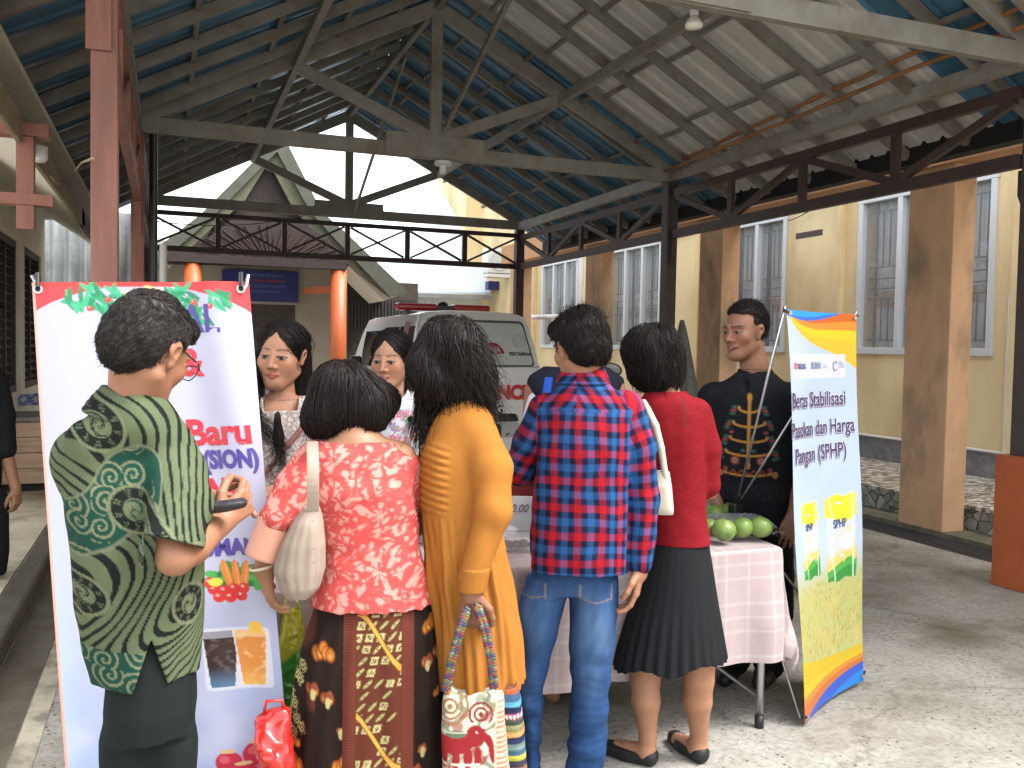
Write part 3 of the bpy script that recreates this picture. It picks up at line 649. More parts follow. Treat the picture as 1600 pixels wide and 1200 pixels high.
# ------------------------------------------------------------------ implicit modeller for bodies, clothes, hair
def sstep(a, b, x): t = np.clip((x-a)/(b-a), 0, 1); return t*t*(3-2*t)
def vnoise(P, f, seed=0):
    """smooth pseudo noise in -1..1 (sum of warped sines), cheap and continuous"""
    x, y, z = P[..., 0]*f, P[..., 1]*f, P[..., 2]*f; s = seed*1.7
    a = np.sin(x*1.0+1.9*np.sin(y*.73+z*.41+s)+s)*np.cos(z*.9+1.3*np.sin(x*.67-s)+y*.5)
    b = np.sin(x*1.3-z*1.7+s*2+1.1*np.sin(y*1.9+z))*np.sin(y*2.1+x*.7+s)
    return .65*a+.35*b
class S:
    def __init__(s, k=.012): s.pr = []; s.k = k; s.post = None; s.cuts = []
    def cone(s, a, b, ra, rb, k=None, neg=False):
        a = np.array(a, float); b = np.array(b, float); ab = b-a; L2 = max(ab@ab, 1e-9)
        def f(P):
            v = P-a; t = np.clip(v@ab/L2, 0, 1); return np.sqrt(((v-t[..., None]*ab)**2).sum(-1))-(ra+(rb-ra)*t)
        s.pr.append((f, (a+b)/2, np.linalg.norm(ab)/2+max(ra, rb), s.k if k is None else k, neg)); return s
    def chain(s, pts, rs, k=None):
        for i in range(len(pts)-1): s.cone(pts[i], pts[i+1], rs[i], rs[i+1], k)
        return s
    def ell(s, c, r, R=None, k=None, neg=False):
        c = np.array(c, float); r = np.array(r, float)*1.0
        def f(P):
            v = P-c
            if R is not None: v = v@R
            k0 = np.sqrt(((v/r)**2).sum(-1)); k1 = np.sqrt(((v/r**2)**2).sum(-1)); return k0*(k0-1)/np.maximum(k1, 1e-6)
        s.pr.append((f, c, max(r), s.k if k is None else k, neg)); return s
    def stack(s, rows, p=2.3, k=None, pleat=None, hollow=None, neg=False, zc=.02):
        """rows: (z, cx, cy, rx, ry); soft loft of superellipses along z. pleat(theta,z)->radius factor"""
        R_ = np.array(sorted(rows), float); z0, z1 = R_[0, 0], R_[-1, 0]
        zz = np.linspace(z0, z1, 160)
        T = [np.interp(zz, R_[:, 0], R_[:, i]) for i in range(1, 5)]
        ker = np.ones(13)/13; T = [np.convolve(np.pad(t, 6, 'edge'), ker, 'valid') for t in T]
        def f(P):
            z = np.clip(P[..., 2], z0, z1); cx, cy, rx, ry = [np.interp(z, zz, t) for t in T]
            x = (P[..., 0]-cx)/rx; y = (P[..., 1]-cy)/ry
            q = (np.abs(x)**p+np.abs(y)**p+1e-9)**(1/p)
            m = np.minimum(rx, ry)
            if pleat is not None: q = q/pleat(np.arctan2(y, x), z)
            d = (q-1)*m*1.02
            if False: d = np.maximum(d, -np.maximum(d+.009, P[..., 2]-(z0+hollow)))
            dz = np.maximum(z0-P[..., 2], P[..., 2]-z1)
            return np.where((d > 0) & (dz > 0), np.sqrt(np.maximum(d, 0)**2+np.maximum(dz, 0)**2), np.maximum(d, dz))
        c = np.array([(R_[:, 1].mean()), R_[:, 2].mean(), (z0+z1)/2])
        rad = max(np.sqrt((abs(r[0]-c[2]))**2+(abs(r[1]-c[0])+r[3])**2+(abs(r[2]-c[1])+r[4])**2) for r in R_)
        s.pr.append((f, c, rad*1.12, s.k if k is None else k, neg)); return s
    def cut(s, f): s.cuts.append(f); return s
    def ev(s, P, cen=None, hd=0):
        """P [nb,n,3]; cen block centres, hd block half diagonal"""
        if cen is None: P = P[None]; cen = P.mean(1); hd = np.sqrt(((P-cen[:, None])**2).sum(-1)).max()
        D = np.full(P.shape[:-1], 9.0)
        for f, c, r, k, neg in s.pr:
            dist = np.sqrt(((cen-c)**2).sum(-1)); I = np.nonzero(dist < r+hd+.05+k)[0]
            if not len(I): continue
            d = f(P[I]); a = D[I]
            if neg:
                h = np.clip(.5-.5*(a+d)/max(k, 1e-5), 0, 1); D[I] = a+(-d-a)*h+k*h*(1-h)
            else:
                h = np.clip(.5+.5*(a-d)/max(k, 1e-5), 0, 1); D[I] = a+(d-a)*h-k*h*(1-h)
        if s.post is not None: D = D+s.post(P)
        for f in s.cuts: D = np.maximum(D, f(P))
        return D
    def bbox(s):
        A = [x for x in s.pr if not x[4]]
        return np.min([c-r for _, c, r, _, _ in A], 0)-.01, np.max([c+r for _, c, r, _, _ in A], 0)+.01
def mesh_sdf(s, h, lo=None, hi=None, excl=None, B=8):
    l0, h0 = s.bbox(); lo = l0 if lo is None else np.maximum(l0, lo); hi = h0 if hi is None else np.minimum(h0, hi)
    bs = B*h; o = np.floor(lo/bs).astype(int); e = np.ceil(hi/bs).astype(int)
    # two level culling
    big = 4; gi = np.stack(np.meshgrid(*[np.arange(o[i]//big, -(-e[i]//big)) for i in range(3)], indexing='ij'), -1).reshape(-1, 3)
    cen = (gi+.5)*bs*big; hd = bs*big*.87; D = s.ev(cen[:, None], cen, hd)[:, 0]; gi = gi[np.abs(D) < hd*1.15+.02]
    sub = np.stack(np.meshgrid(*[np.arange(big)]*3, indexing='ij'), -1).reshape(-1, 3)
    bi = (gi[:, None]*big+sub[None]).reshape(-1, 3); bi = bi[((bi >= o) & (bi < e)).all(1)]
    cen = (bi+.5)*bs; hd = bs*.87; D = s.ev(cen[:, None], cen, hd)[:, 0]; bi = bi[np.abs(D) < hd*1.2+.012]
    if len(bi) == 0: return np.zeros((0, 3)), np.zeros((0, 4), int)
    g = np.stack(np.meshgrid(*[np.arange(B+1)]*3, indexing='ij'), -1)
    P = (bi[:, None, None, None]*B+g[None])*h; nb = len(bi)
    D = s.ev(P.reshape(nb, -1, 3), (bi+.5)*bs, bs*.87).reshape(nb, B+1, B+1, B+1)
    neg = D < 0
    cs = [neg[:, a:a+B, b:b+B, c:c+B] for a in (0, 1) for b in (0, 1) for c in (0, 1)]
    tot = sum(c.astype(np.int8) for c in cs); act = (tot > 0) & (tot < 8)
    ib, ci, cj, ck = np.nonzero(act)
    acc = np.zeros((len(ib), 3)); cnt = np.zeros(len(ib))
    cor = [(a, b, c) for a in (0, 1) for b in (0, 1) for c in (0, 1)]
    for a in cor:
        for ax in range(3):
            if a[ax]: continue
            b = list(a); b[ax] = 1
            d0 = D[ib, ci+a[0], cj+a[1], ck+a[2]]; d1 = D[ib, ci+b[0], cj+b[1], ck+b[2]]
            x = (d0 < 0) != (d1 < 0); t = np.where(x, d0/np.where(x, d0-d1, 1), 0)
            p = np.array(a, float)[None].repeat(len(ib), 0); p[:, ax] += t
            acc += p*x[:, None]; cnt += x
    G = bi[ib]*B+np.stack([ci, cj, ck], -1); V = (G+acc/cnt[:, None])*h
    off = G.min(0)-2; Kk = lambda g: ((g[:, 0]-off[0])*4096+(g[:, 1]-off[1]))*4096+(g[:, 2]-off[2])
    key = Kk(G); order = np.argsort(key); sk = key[order]
    F = []
    for ax in range(3):
        sl0 = [slice(0, B)]*3; sl1 = [slice(0, B)]*3; sl1[ax] = slice(1, B+1)
        n0 = neg[(slice(None), *sl0)]; n1 = neg[(slice(None), *sl1)]
        jb, ji, jj, jk = np.nonzero(n0 != n1); fl = n0[jb, ji, jj, jk]
        g0 = bi[jb]*B+np.stack([ji, jj, jk], -1); u, v = (ax+1) % 3, (ax+2) % 3
        du = np.zeros(3, int); du[u] = 1; dv = np.zeros(3, int); dv[v] = 1
        q = []; ok = np.ones(len(g0), bool)
        for gg in (g0-du-dv, g0-dv, g0, g0-du):
            kk = Kk(gg); i = np.searchsorted(sk, kk); i = np.minimum(i, len(sk)-1); ok &= sk[i] == kk; q.append(order[i])
        q = np.stack(q, -1)[ok]; fl = fl[ok]; q[~fl] = q[~fl][:, ::-1]; F.append(q)
    F = np.concatenate(F)
    if excl is not None or True:
        c = V[F].mean(1); m = ((c >= lo-1e-6) & (c <= hi+1e-6)).all(1)
        for (a, b) in (excl or []): m &= ~((c > a) & (c < b)).all(1)
        F = F[m]; used = np.unique(F); mp = np.full(len(V), -1); mp[used] = np.arange(len(used)); V = V[used]; F = mp[F]
    return V, F
def grad(s, V, e=.002):
    G = np.stack([(s.ev_pts(V+d)-s.ev_pts(V-d)) for d in np.eye(3)*e], -1); return G/(np.linalg.norm(G, axis=-1, keepdims=True)+1e-9)
def ev_pts(s, V, ch=64):
    """evaluate at loose points with spatial culling by sorting into chunks"""
    q = np.floor(V/.05).astype(int); o = np.lexsort(q.T); n = len(V); pad = (-n) % ch; oo = np.concatenate([o, np.full(pad, o[-1])])
    P = V[oo].reshape(-1, ch, 3); cen = P.mean(1); hd = np.sqrt(((P-cen[:, None])**2).sum(-1)).max(1)
    D = s.ev(P, cen, hd.max() if len(hd) < 3 else np.percentile(hd, 100)); out = np.empty(n); out[o] = D.reshape(-1)[:n]; return out
S.ev_pts = ev_pts
def merge(parts):
    V = []; F = []; n = 0
    for v, f in parts:
        V.append(v); F.append(f+n); n += len(v)
    return np.concatenate(V), np.concatenate(F)
def rot(yaw=0, pitch=0, roll=0):
    """columns = head axes (right, forward, up) in figure frame. yaw 0 looks away (+y); +yaw turns right; pitch>0 looks down; roll>0 leans to figure's right"""
    cy, sy = math.cos(yaw), math.sin(yaw); Z = np.array([[cy, sy, 0], [-sy, cy, 0], [0, 0, 1]])
    cp, sp = math.cos(pitch), math.sin(pitch); X = np.array([[1, 0, 0], [0, cp, sp], [0, -sp, cp]])
    cr, sr = math.cos(roll), math.sin(roll); Y = np.array([[cr, 0, sr], [0, 1, 0], [-sr, 0, cr]])
    return Z@X@Y
class Fig:
    """frame: x right as seen by the photographer, y away, z up; px() measures in photo pixels at depth D"""
    def __init__(s, name, label, D, px0, group=None, gz=0.0):
        b = onD(px0, 545, D); d = np.array([b[0], b[1], 0.0]); s.D = np.linalg.norm(d); s.F = d/s.D; s.R = np.array([s.F[1], -s.F[0], 0]); s.o = np.array([b[0], b[1], gz]); s.px0 = px0
        s.e = thing(name, label, 'person' if name == 'person' else name.replace('_', ' '), tuple(s.o), -math.atan2(s.F[0], s.F[1]), group)
        s.m = (s.px(px0+50, 600)-s.px(px0-50, 600))[0]/100; s.mz = (s.px(px0, 550)-s.px(px0, 650))[2]/100
    def px(s, px, py, dy=0.0):
        d = ray(px, py); p = CP+d*((s.D+dy)/(d@s.F)); p = p-s.o; return np.array([p@s.R, p@s.F, p[2]])
    def r(s, n): return n*s.m
    def rows(s, L, dy=0.0, ratio=.62):
        """(py, xl, xr[, dy, ry in m])"""
        out = []
        for a in L:
            d = a[3] if len(a) > 3 else dy; ya = s.px(a[1], a[0], d); yb = s.px(a[2], a[0], d); rx = (yb[0]-ya[0])/2
            out.append(((ya[2]+yb[2])/2, (ya[0]+yb[0])/2, d, rx, a[4] if len(a) > 4 else rx*ratio))
        return out
m_skin = mat('skin', (1,1,1), .5, vcol=True, c2=.95, ns=40, spec=.35)
for n_ in m_skin.node_tree.nodes:
    if n_.type == 'BSDF_PRINCIPLED': n_.inputs['Subsurface Weight'].default_value = .08; n_.inputs['Subsurface Radius'].default_value = (.01,.004,.002); n_.inputs['Subsurface Scale'].default_value = .3
m_cloth = mat('printed cloth', (1,1,1), .85, vcol=True, c2=.93, ns=260, spec=.15, bump=.12, bs=420)
m_satin = mat('satin cloth', (1,1,1), .45, vcol=True, c2=.97, ns=60, spec=.4)
m_leather = mat('leather', (1,1,1), .5, vcol=True, c2=.95, ns=40, spec=.4)
m_hair = mat('black hair', (.008,.006,.0055), .5, (.017,.012,.010), 60, fac=(.3,.8), spec=.22)
m_hairg = mat('greying black hair', (.014,.012,.011), .55, (.045,.040,.036), 90, fac=(.4,.85), spec=.22)
def piece(fig, s, h, name, m, colf=None, lo=None, hi=None, hires=None):
    """mesh an implicit shape; hires = list of (lo, hi, h) boxes meshed finer"""
    parts = []; ex = []
    for a, b, hh in (hires or []):
        a = np.array(a, float); b = np.array(b, float); parts.append(mesh_sdf(s, hh, a, b)); ex.append((a+.0, b-.0))
    parts.append(mesh_sdf(s, h, lo, hi, ex)); V, F = merge([p for p in parts if len(p[1])])
    c = colf(V) if callable(colf) else colf
    if isinstance(c, tuple): c = np.array(c)[None].repeat(len(V), 0)
    return np_mesh(name, V, F, m, fig.e if fig else None, True, c)
# ---- heads
def head_sdf(s, c, R, sc=1.0, fem=False, ears=True, smile=0):
    c = np.array(c, float); T = lambda p: c+R@(np.array(p, float)*sc)
    E = lambda p, r, k=.02, neg=False: s.ell(T(p), np.array(r)*sc, R, k*sc, neg)
    K = lambda a, b, ra, rb, k=.01, neg=False: s.cone(T(a), T(b), ra*sc, rb*sc, k*sc, neg)
    j = 1.03 if fem else 1.0; cz = .006 if fem else 0
    E((0,-.012,.034), (.074,.092,.084)); E((0,.032,-.030), (.058*j,.058,.082), .035)
    E((0,.068,-.094+cz), (.022*j,.019,.017), .035)
    if fem:
        for q in (-1, 1): E((q*.036,.050,-.036), (.026,.024,.030), .03)
    for q in (-1, 1):
        K((q*.052*j,.0,-.055), (q*.018,.066,-.094), .017, .014, .03)
        E((q*.043,.060,-.018), (.018,.016,.018), .025)
        if not fem: K((q*.012,.090,.030), (q*.045,.074,.028), .006, .006, .016)
    for q in (-1, 1):
        E((q*.031,.0985 if not fem else .1005,.006), (.017,.014,.009), .012, True)
        s.ell(T((q*.031,.0745,.005)), np.array((.0148,.0142,.0118))*sc, R, .002)
        K((q*.018,.086,.0135), (q*.046,.078,.011), .0032, .0028, .004)
        K((q*.018,.086,-.003), (q*.045,.079,-.001), .0025, .0022, .004)
    K((0,.088,.016), (0,.107,-.024), .0075, .0095, .014)
    for q in (-1, 1): E((q*.0125,.096,-.029), (.0085,.009,.007), .007); 
    w_ = .022+.006*smile
    for q in (-1, 1):
        K((0,.0955,-.053), (q*w_,.084-.002*smile,-.0555+.004*smile), .0055, .003, .005)
        K((0,.0945,-.0635), (q*w_,.084-.002*smile,-.0585+.004*smile), .0068, .003, .005)
    if ears:
        for q in (-1, 1):
            Re = R@np.array([[math.cos(q*.35), 0, 0], [0, 1, 0], [0, 0, 1]]) if False else R
            K((q*.073,-.004,.016), (q*.073,.004,-.022), .016, .010, .006)
            s.ell(T((q*.081,-.008,.012)), np.array((.007,.017,.022))*sc, R, .006)
            s.ell(T((q*.086,-.002,.006)), np.array((.005,.009,.013))*sc, R, .004, True)
    return T
def head_col(V, c, R, sc, skin, lip=(.32,.10,.08), fem=False, hair=(.02,.014,.012), base=None):
    L = (V-c)@R/sc; x, y, z = L.T; n = vnoise(V, 60)*.04+vnoise(V, 17, 3)*.05
    col = np.array(skin)[None]*(1+n[:, None]) if base is None else base
    col = col*np.array((.86,.84,.84)); f = y > .045; ax = np.abs(x)
    def mixc(m, c2): nonlocal col; m = np.clip(m, 0, 1)[:, None]; col = col*(1-m)+np.array(c2)[None]*m
    mixc(.35*f*np.exp(-((ax-.04)**2+(z+.02)**2)/.0006), (skin[0]*1.05, skin[1]*.72, skin[2]*.65))
    zb = .0300+.10*ax-9.0*(ax-.026)**2 if fem else .0275+.10*ax-1.5*(ax-.018)**2
    th = .0026 if fem else .0040
    mixc(.9*f*(ax > .011)*(ax < .052)*np.exp(-((z-zb)/th)**2), hair)
    ez = (z-.005)/(.0070 if fem else .0052); ex = (ax-.0315)/.0150; q = ex**2+ez**2
    fe = f*(y > .06)
    mixc(1.0*fe*sstep(1.1, .75, q), (.22,.19,.175))
    mixc(1.0*fe*sstep(1.1, .75, q)*sstep(.0088, .0068, np.sqrt((ax-.031)**2+(z-.0060)**2)), (.02,.012,.01))
    mixc(.9*fe*np.exp(-((q-1.12)/.35)**2)*(z > .004), (.02,.014,.012)); mixc(.3*fe*np.exp(-((q-1.2)/.5)**2)*(z <= .004), (.12,.06,.04))
    mixc(.9*f*sstep(1.15, .8, (x/.026)**2+((z+.0585)/.0105)**2)*(y > .07), lip); mixc(.8*f*(y > .07)*(ax < .024)*np.exp(-((z+.0582)/.0014)**2), (lip[0]*.3, lip[1]*.3, lip[2]*.3))
    mixc(.7*f*np.exp(-((ax-.0085)**2+(z+.037)**2)/.000012)*(y > .09), (.03,.012,.01))
    return col
# ---- hands: 5 fingers, each three bones
def hand(s, w, d, n, thumb, curl=(.35,.4,.45,.5), spread=.06, sc=1.0, k=.006):
    """w wrist point, d direction of fingers, n back-of-hand normal, thumb = +1/-1 side. curl per finger (rad per joint)"""
    w = np.array(w, float); d = np.array(d, float); d /= np.linalg.norm(d); n = np.array(n, float); n -= d*(n@d); n /= np.linalg.norm(n); x = np.cross(d, n)*thumb
    P = lambda a, b, c_: w+(x*a+d*b+n*c_)*sc
    s.cone(P(.0,-.02,0), P(0,.02,0), .024*sc, .026*sc, .012)
    for a in (-.026,-.009,.009,.026): s.cone(P(a*.6,.022,0), P(a,.082,-.001), .014*sc, .0115*sc, .010)
    Ls = [(.040,.025,.020), (.045,.029,.021), (.042,.027,.021), (.033,.020,.018)]
    for i, a in enumerate((.028, .0095, -.0095, -.027)):
        p = P(a, .084-(.004 if i in (0,) else .0)-(.008 if i == 3 else 0), 0); an = 0; sp = spread*(1.5-i); r = (.0093,.0095,.009,.008)[i]*sc
        for j, L in enumerate(Ls[i]):
            an += curl[i]*(.8 if j == 0 else 1.15)
            v = (d*math.cos(an)-n*math.sin(an)); v = v*math.cos(sp)+x*math.sin(sp); q = p+v*L*sc
            s.cone(p, q, r*(1-.07*j), r*(.93-.08*j), .003 if j else .006); p = q
    p = P(.022,.018,-.006); q = P(.050,.046,-.016); s.cone(p, q, .015*sc, .0115*sc, .010); u = P(.058,.074,-.026); s.cone(q, u, .0108*sc, .0098*sc, .004); v = P(.056,.096,-.036); s.cone(u, v, .0098*sc, .008*sc, .003)
# ---- hair
def hair_cap(s, c, R, sc=1.0, vol=(.083,.104,.098), off=(0,-.018,.038), back=-.07, thick=0, fringe=.03):
    T = lambda p: c+R@(np.array(p, float)*sc)
    s.ell(T(off), np.array(vol)*sc, R, .01)
    return T
def strands(fig, s, seeds, dirf, L, n, seg=9, w=.0016, lift=.004, grav=.6, jit=.25, name='hair', m=None, hug=True, seed=1, free=.0, taper=.35):
    """hair strands hugging an implicit volume. seeds: candidate points; dirf(P)->comb direction"""
    r = np.random.RandomState(seed); idx = r.randint(0, len(seeds), n); p = seeds[idx].copy()
    Ls = L(p) if callable(L) else np.full(n, L); Ls = Ls*r.uniform(.65, 1.15, n); st = Ls/seg
    off = lift*r.uniform(.0, 1.0, n); jd = r.normal(0, 1, (n, 3))*jit
    pts = [p]; v = None
    for k in range(seg):
        d = dirf(p)+jd*(1+.3*k/seg); 
        if v is not None: d = d*.5+v*.8
        d /= np.linalg.norm(d, axis=1, keepdims=True)+1e-9
        q = p+d*st[:, None]
        if hug:
            dd = s.ev_pts(q); g = grad(s, q); tgt = off
            mv = np.where((dd < tgt) | (r.rand(n) > free), tgt-dd, 0); q = q+g*np.clip(mv, -.02, .04)[:, None]
        v = q-p; v /= np.linalg.norm(v, axis=1, keepdims=True)+1e-9; p = q; pts.append(p)
    P = np.stack(pts, 1); T = np.gradient(P, axis=1); T /= np.linalg.norm(T, axis=-1, keepdims=True)+1e-9
    a = np.cross(T, r.normal(0, 1, (n, 1, 3))); a /= np.linalg.norm(a, axis=-1, keepdims=True)+1e-9; b = np.cross(T, a)
    ww = (w*np.linspace(1, taper, seg+1))[None, :, None]*r.uniform(.7, 1.4, (n, 1, 1))
    V = np.stack([P+ww*(math.cos(t)*a+math.sin(t)*b) for t in (0, 2.094, 4.189)], 2)      # n,seg+1,3,3
    base = (np.arange(n)[:, None, None]*(seg+1)+np.arange(seg)[None, :, None])*3+np.arange(3)[None, None]
    nx = (np.arange(n)[:, None, None]*(seg+1)+np.arange(seg)[None, :, None])*3+((np.arange(3)+1) % 3)[None, None]
    F = np.stack([base, nx, nx+3, base+3], -1).reshape(-1, 4)
    return V.reshape(-1, 3), F
def hair_piece(fig, s, h, m, groups, name='hair'):
    """volume + strand groups in one mesh"""
    V, F = mesh_sdf(s, h); parts = [(V, F)]
    for g in groups:
        f = g.pop('sel', None); sd_ = V if f is None else V[f(V)]
        if len(sd_): parts.append(strands(fig, s, sd_, **g))
    V, F = merge(parts); return np_mesh(name, V, F, m, fig.e, True)
rad = math.radians
def fold(f1=9, a1=.006, f2=22, a2=.003, seed=0, st=(1, 1, .55)):
    st = np.array(st)
    return lambda P: a1*vnoise(P*st, f1*2.2, seed)+a2*vnoise(P*st, f2*2.2, seed+5)
def leg_shoe(s, a, toe, L=.25, w=.045):
    """shoe from heel point a (ground) towards direction toe"""
    a = np.array(a, float); t = np.array([toe[0], toe[1], 0.0]); t /= np.linalg.norm(t)
    s.cone(a+[0,0,.035]+t*.02, a+[0,0,.03]+t*(L*.45), .036, w, .02); s.cone(a+[0,0,.03]+t*(L*.45), a+[0,0,.026]+t*(L-.035), w, .034, .02)
    s.cut(lambda P: -P[..., 2])
def colmix(c, m, c2): m = np.clip(m, 0, 1)[:, None]; return c*(1-m)+np.asarray(c2)[None]*m
# ================================================================== 1. man in green batik shirt (nearest, left)
SK1 = (.30,.145,.085)
f = Fig('person', 'older man with glasses in a green and black batik shirt, nearest, before the left banner', 1.97, 230); px = f.px
hc = px(231, 551, 0); HR = rot(rad(43), rad(27), rad(4)); hs_ = .97
b = S(.02); T1 = head_sdf(b, hc, HR, hs_)
b.chain([T1((0,-.025,-.01)), px(208,640,0.02), px(205,715,0.02)], [.056,.056,.06], .02)
b.stack(f.rows([(730,165,250,.03,.05),(800,140,280,.03,.07),(930,160,275,.03,.06)]), k=.03)
# right arm: shoulder, elbow, wrist
sh = px(280,752,-.07); el = px(274,870,-.20); wr = px(344,818,-.05)
b.chain([px(240,730,-.0), sh, el], [.04,.040,.037], .012); b.chain([el, (el*.65+wr*.35)+[0,0,-.002], wr], [.038,.040,.027], .008)
hand(b, wr, (.70,.45,.50), (.25,-.8,-.2), -1, curl=(.75,.85,.95,1.0), sc=.97)
wl_ = px(300,772,.12); b.chain([px(215,770,.16), px(262,800,.26), wl_], [.04,.038,.026], .02)
hand(b, wl_, (1,-.55,-.04), (.1,.1,1), 1, curl=(.2,.25,.3,.35), sc=.97)
# legs
for q, hx, kx in ((-1, 212, 205), (1, 262, 268)):
    b.chain([px(hx,1060,0), px(kx,1240,0)*[1,1,0]+[0,0,.48], px(kx,1240,.02)*[1,1,0]+[0,0,.09]], [.05,.045,.04], .02)
    o_ = px(kx,1240,-.02); b.cone([o_[0],o_[1],.05],[o_[0]+.08,o_[1]+.10,.035],.035,.03)
def c1(V):
    c = head_col(V, hc, HR, hs_, SK1); L = (V-hc)@HR
    return c
lo, hi = hc-.16, hc+.16
piece(f, b, .004, 'body', m_skin, c1, hires=[(lo, hi, .0025), (np.minimum(wr, wl_)-[.03,.06,.06], np.maximum(wr, wl_)+[.13,.06,.09], .0025)])
# shirt
s = S(.02)
rows = f.rows([(668,163,250,.02,.07),(695,120,282,.03,.09),(730,104,300,.03,.10),(770,100,310,.03,.11),(830,106,314,.03,.115),(890,116,316,.03,.118),(950,123,318,.03,.12),(1000,130,318,.03,.122),(1045,142,314,.03,.122)])
s.stack(rows, p=2.25, k=.02, hollow=.12, pleat=lambda th, z: 1+.012*np.sin(7*th+z*9)+.010*np.sin(13*th-z*17))
s.cone(px(150,690,.0), px(215,660,.0), .055, .07, .04); s.cone(px(262,690,-.01), px(215,662,.0), .055, .07, .04)
s.chain([px(268,722,-.01), px(284,790,-.11), px(268,862,-.205)], [.062,.060,.062], .02)
s.chain([px(135,720,.06), px(190,760,.16), px(235,790,.23)], [.07,.065,.06], .03)
# collar
col_ = S(.004); 
s.post = fold(7, .007, 19, .0035, 3)
av = (el-sh)/np.linalg.norm(el-sh); endp = px(263,862,-.14)
tri = px(236,1002,-.10); hemz = tri[2]
def slit(P):   # back vent
    w_ = (tri[2]-P[..., 2])*.33; return np.where(P[..., 1] < .02, np.minimum(w_-np.abs(P[..., 0]-tri[0]), .02), -.02)
s.cut(slit)
ez_ = px(262,888,-.14)[2]
sa_ = np.array([-.30,-.22,-.92]); se_ = px(282,848,-.2)
s.cut(lambda P: np.where((P[..., 1] < -.105) & (P[..., 0] > px(226,850,-.2)[0]), (P-se_)@sa_, -9.0))
def px_uv(fig, V):
    """metres -> photo-like pixel units for pattern placement"""
    a = fig.px(fig.px0, 600); return fig.px0+(V[:, 0]-a[0])/fig.m, 600-(V[:, 2]-a[2])/fig.mz
def batik(V, fig=f):
    u, v = px_uv(fig, V); v = v+V[:, 1]*200; u = u+V[:, 1]*120
    P = np.stack([u/1000, v/1000, V[:, 1]*.3], 1); wv = vnoise(P, 14, 1); w2 = vnoise(P, 31, 2)
    LG, BK, DG, CR = (.080,.102,.054), (.006,.008,.007), (.007,.040,.027), (.125,.138,.082)
    c = np.array(LG)[None].repeat(len(V), 0)*(1+.10*np.sin(u*1.3+v*.9))[:, None]
    ang = 1.15+.8*vnoise(P, 7, 4)
    ph = (u*np.cos(ang)-v*np.sin(ang)*.55)/4.6+2.6*wv+1.1*w2
    c = colmix(c, sstep(.30, .55, np.sin(ph)+.45*w2), BK)
    # green areas with pale swirls
    gm = vnoise(P, 12.5, 7)-.05+.45*((v > 985)*1.0)+.35*np.exp(-((u-205)**2+(v-690)**2)/3800)
    g = sstep(.30, .36, gm); c = colmix(c, g, DG)
    cell = 46.0; iu, iv = np.floor(u/cell), np.floor(v/cell); cx = (iu+.5+.3*np.sin(iu*3.1+iv*5.7))*cell; cy = (iv+.5+.3*np.sin(iu*7.7+iv*2.3))*cell
    d = np.hypot(u-cx, v-cy); an = np.arctan2(v-cy, u-cx); sp = np.sin(d*.62+an*1.0+iu)
    c = colmix(c, g*sstep(.25, .6, sp)*(d < 25), CR)
    c = colmix(c, sstep(.05, .0, np.abs(gm-.33))*.9, CR)
    for (a, e, r1, tilt) in ((150,650,40,.6),(205,772,40,.5),(255,800,36,.3),(128,905,34,.2),(290,930,30,.9)):
        du, dv = (u-a)*math.cos(tilt)+(v-e)*math.sin(tilt), -(u-a)*math.sin(tilt)+(v-e)*math.cos(tilt); dd = np.hypot(du, dv*1.25)*(1+.10*vnoise(P, 22, 11)); an = np.arctan2(dv, du)
        c = colmix(c, sstep(r1+6, r1+4, dd), CR); c = colmix(c, sstep(r1+5, r1+3, dd)*sstep(.0, .5, np.sin(dd*1.9)), LG)
        c = colmix(c, sstep(r1, r1-2, dd)*sstep(r1*.5, r1*.55, dd), BK)
        dots = sstep(.25, .5, np.sin(an*9+w2*2))*(np.abs(dd-r1*.76) < r1*.15)*sstep(-.2, .2, np.sin(du*1.1)*np.cos(dv*1.2)); c = colmix(c, dots*.8, LG)
        c = colmix(c, sstep(r1*.5, r1*.46, dd), LG); c = colmix(c, sstep(r1*.5, r1*.46, dd)*sstep(.3, .6, np.sin(an*2+dd*.35)), DG if int(a) % 2 else BK)
        c = colmix(c, sstep(r1*.46, r1*.42, dd)*(np.sin(dd*1.7) > .55)*.7, CR)
    return c
piece(f, s, .0032, 'shirt', m_cloth, batik)
# collar: a folded band leaning forward with the neck
cA = px(207,646,.02)
def ring(rr, zz, a_, lx=.012): return cA+np.array([math.cos(a_)*rr+lx*(zz/.05), math.sin(a_)*rr*.9, zz-.34*math.cos(a_)*rr])
co = S(.003); nn = 40
for k_ in range(nn):
    a1, a2 = k_/nn*2*math.pi, (k_+1)/nn*2*math.pi
    for r1_, z1_, r2_ in ((.068,.034,.0045), (.073,.020,.006), (.079,.008,.006), (.085,-.006,.006), (.090,-.020,.0055)):
        co.cone(ring(r1_, z1_, a1), ring(r1_, z1_, a2), r2_, r2_, .008)
piece(f, co, .0032, 'collar', m_cloth, batik)
# trousers
t = S(.02); t.stack(f.rows([(985,172,302,0.02,.085),(1035,166,306,0.02,.10),(1100,162,308,0.02,.11),(1140,166,304,0.02,.105)]), p=2.4, k=.03)
for kx, q in ((203, -1), (266, 1)):
    k0 = px(kx,1160,0); t.chain([k0, [k0[0],k0[1]+.01,.45], [k0[0],k0[1],.05]], [.062,.060,.06], .02)
t.post = fold(8, .009, 20, .003, 8, (1, 1, .35))
piece(f, t, .005, 'trousers', m_cloth, lambda V: (.008,.012,.0115))
sh_ = S(.01)
for kx in (198, 272): k0 = px(kx,1160,0); leg_shoe(sh_, (k0[0]-.04, k0[1]-.06, 0), (.75,.65))
piece(f, sh_, .006, 'shoes', m_leather, (.012,.011,.010))
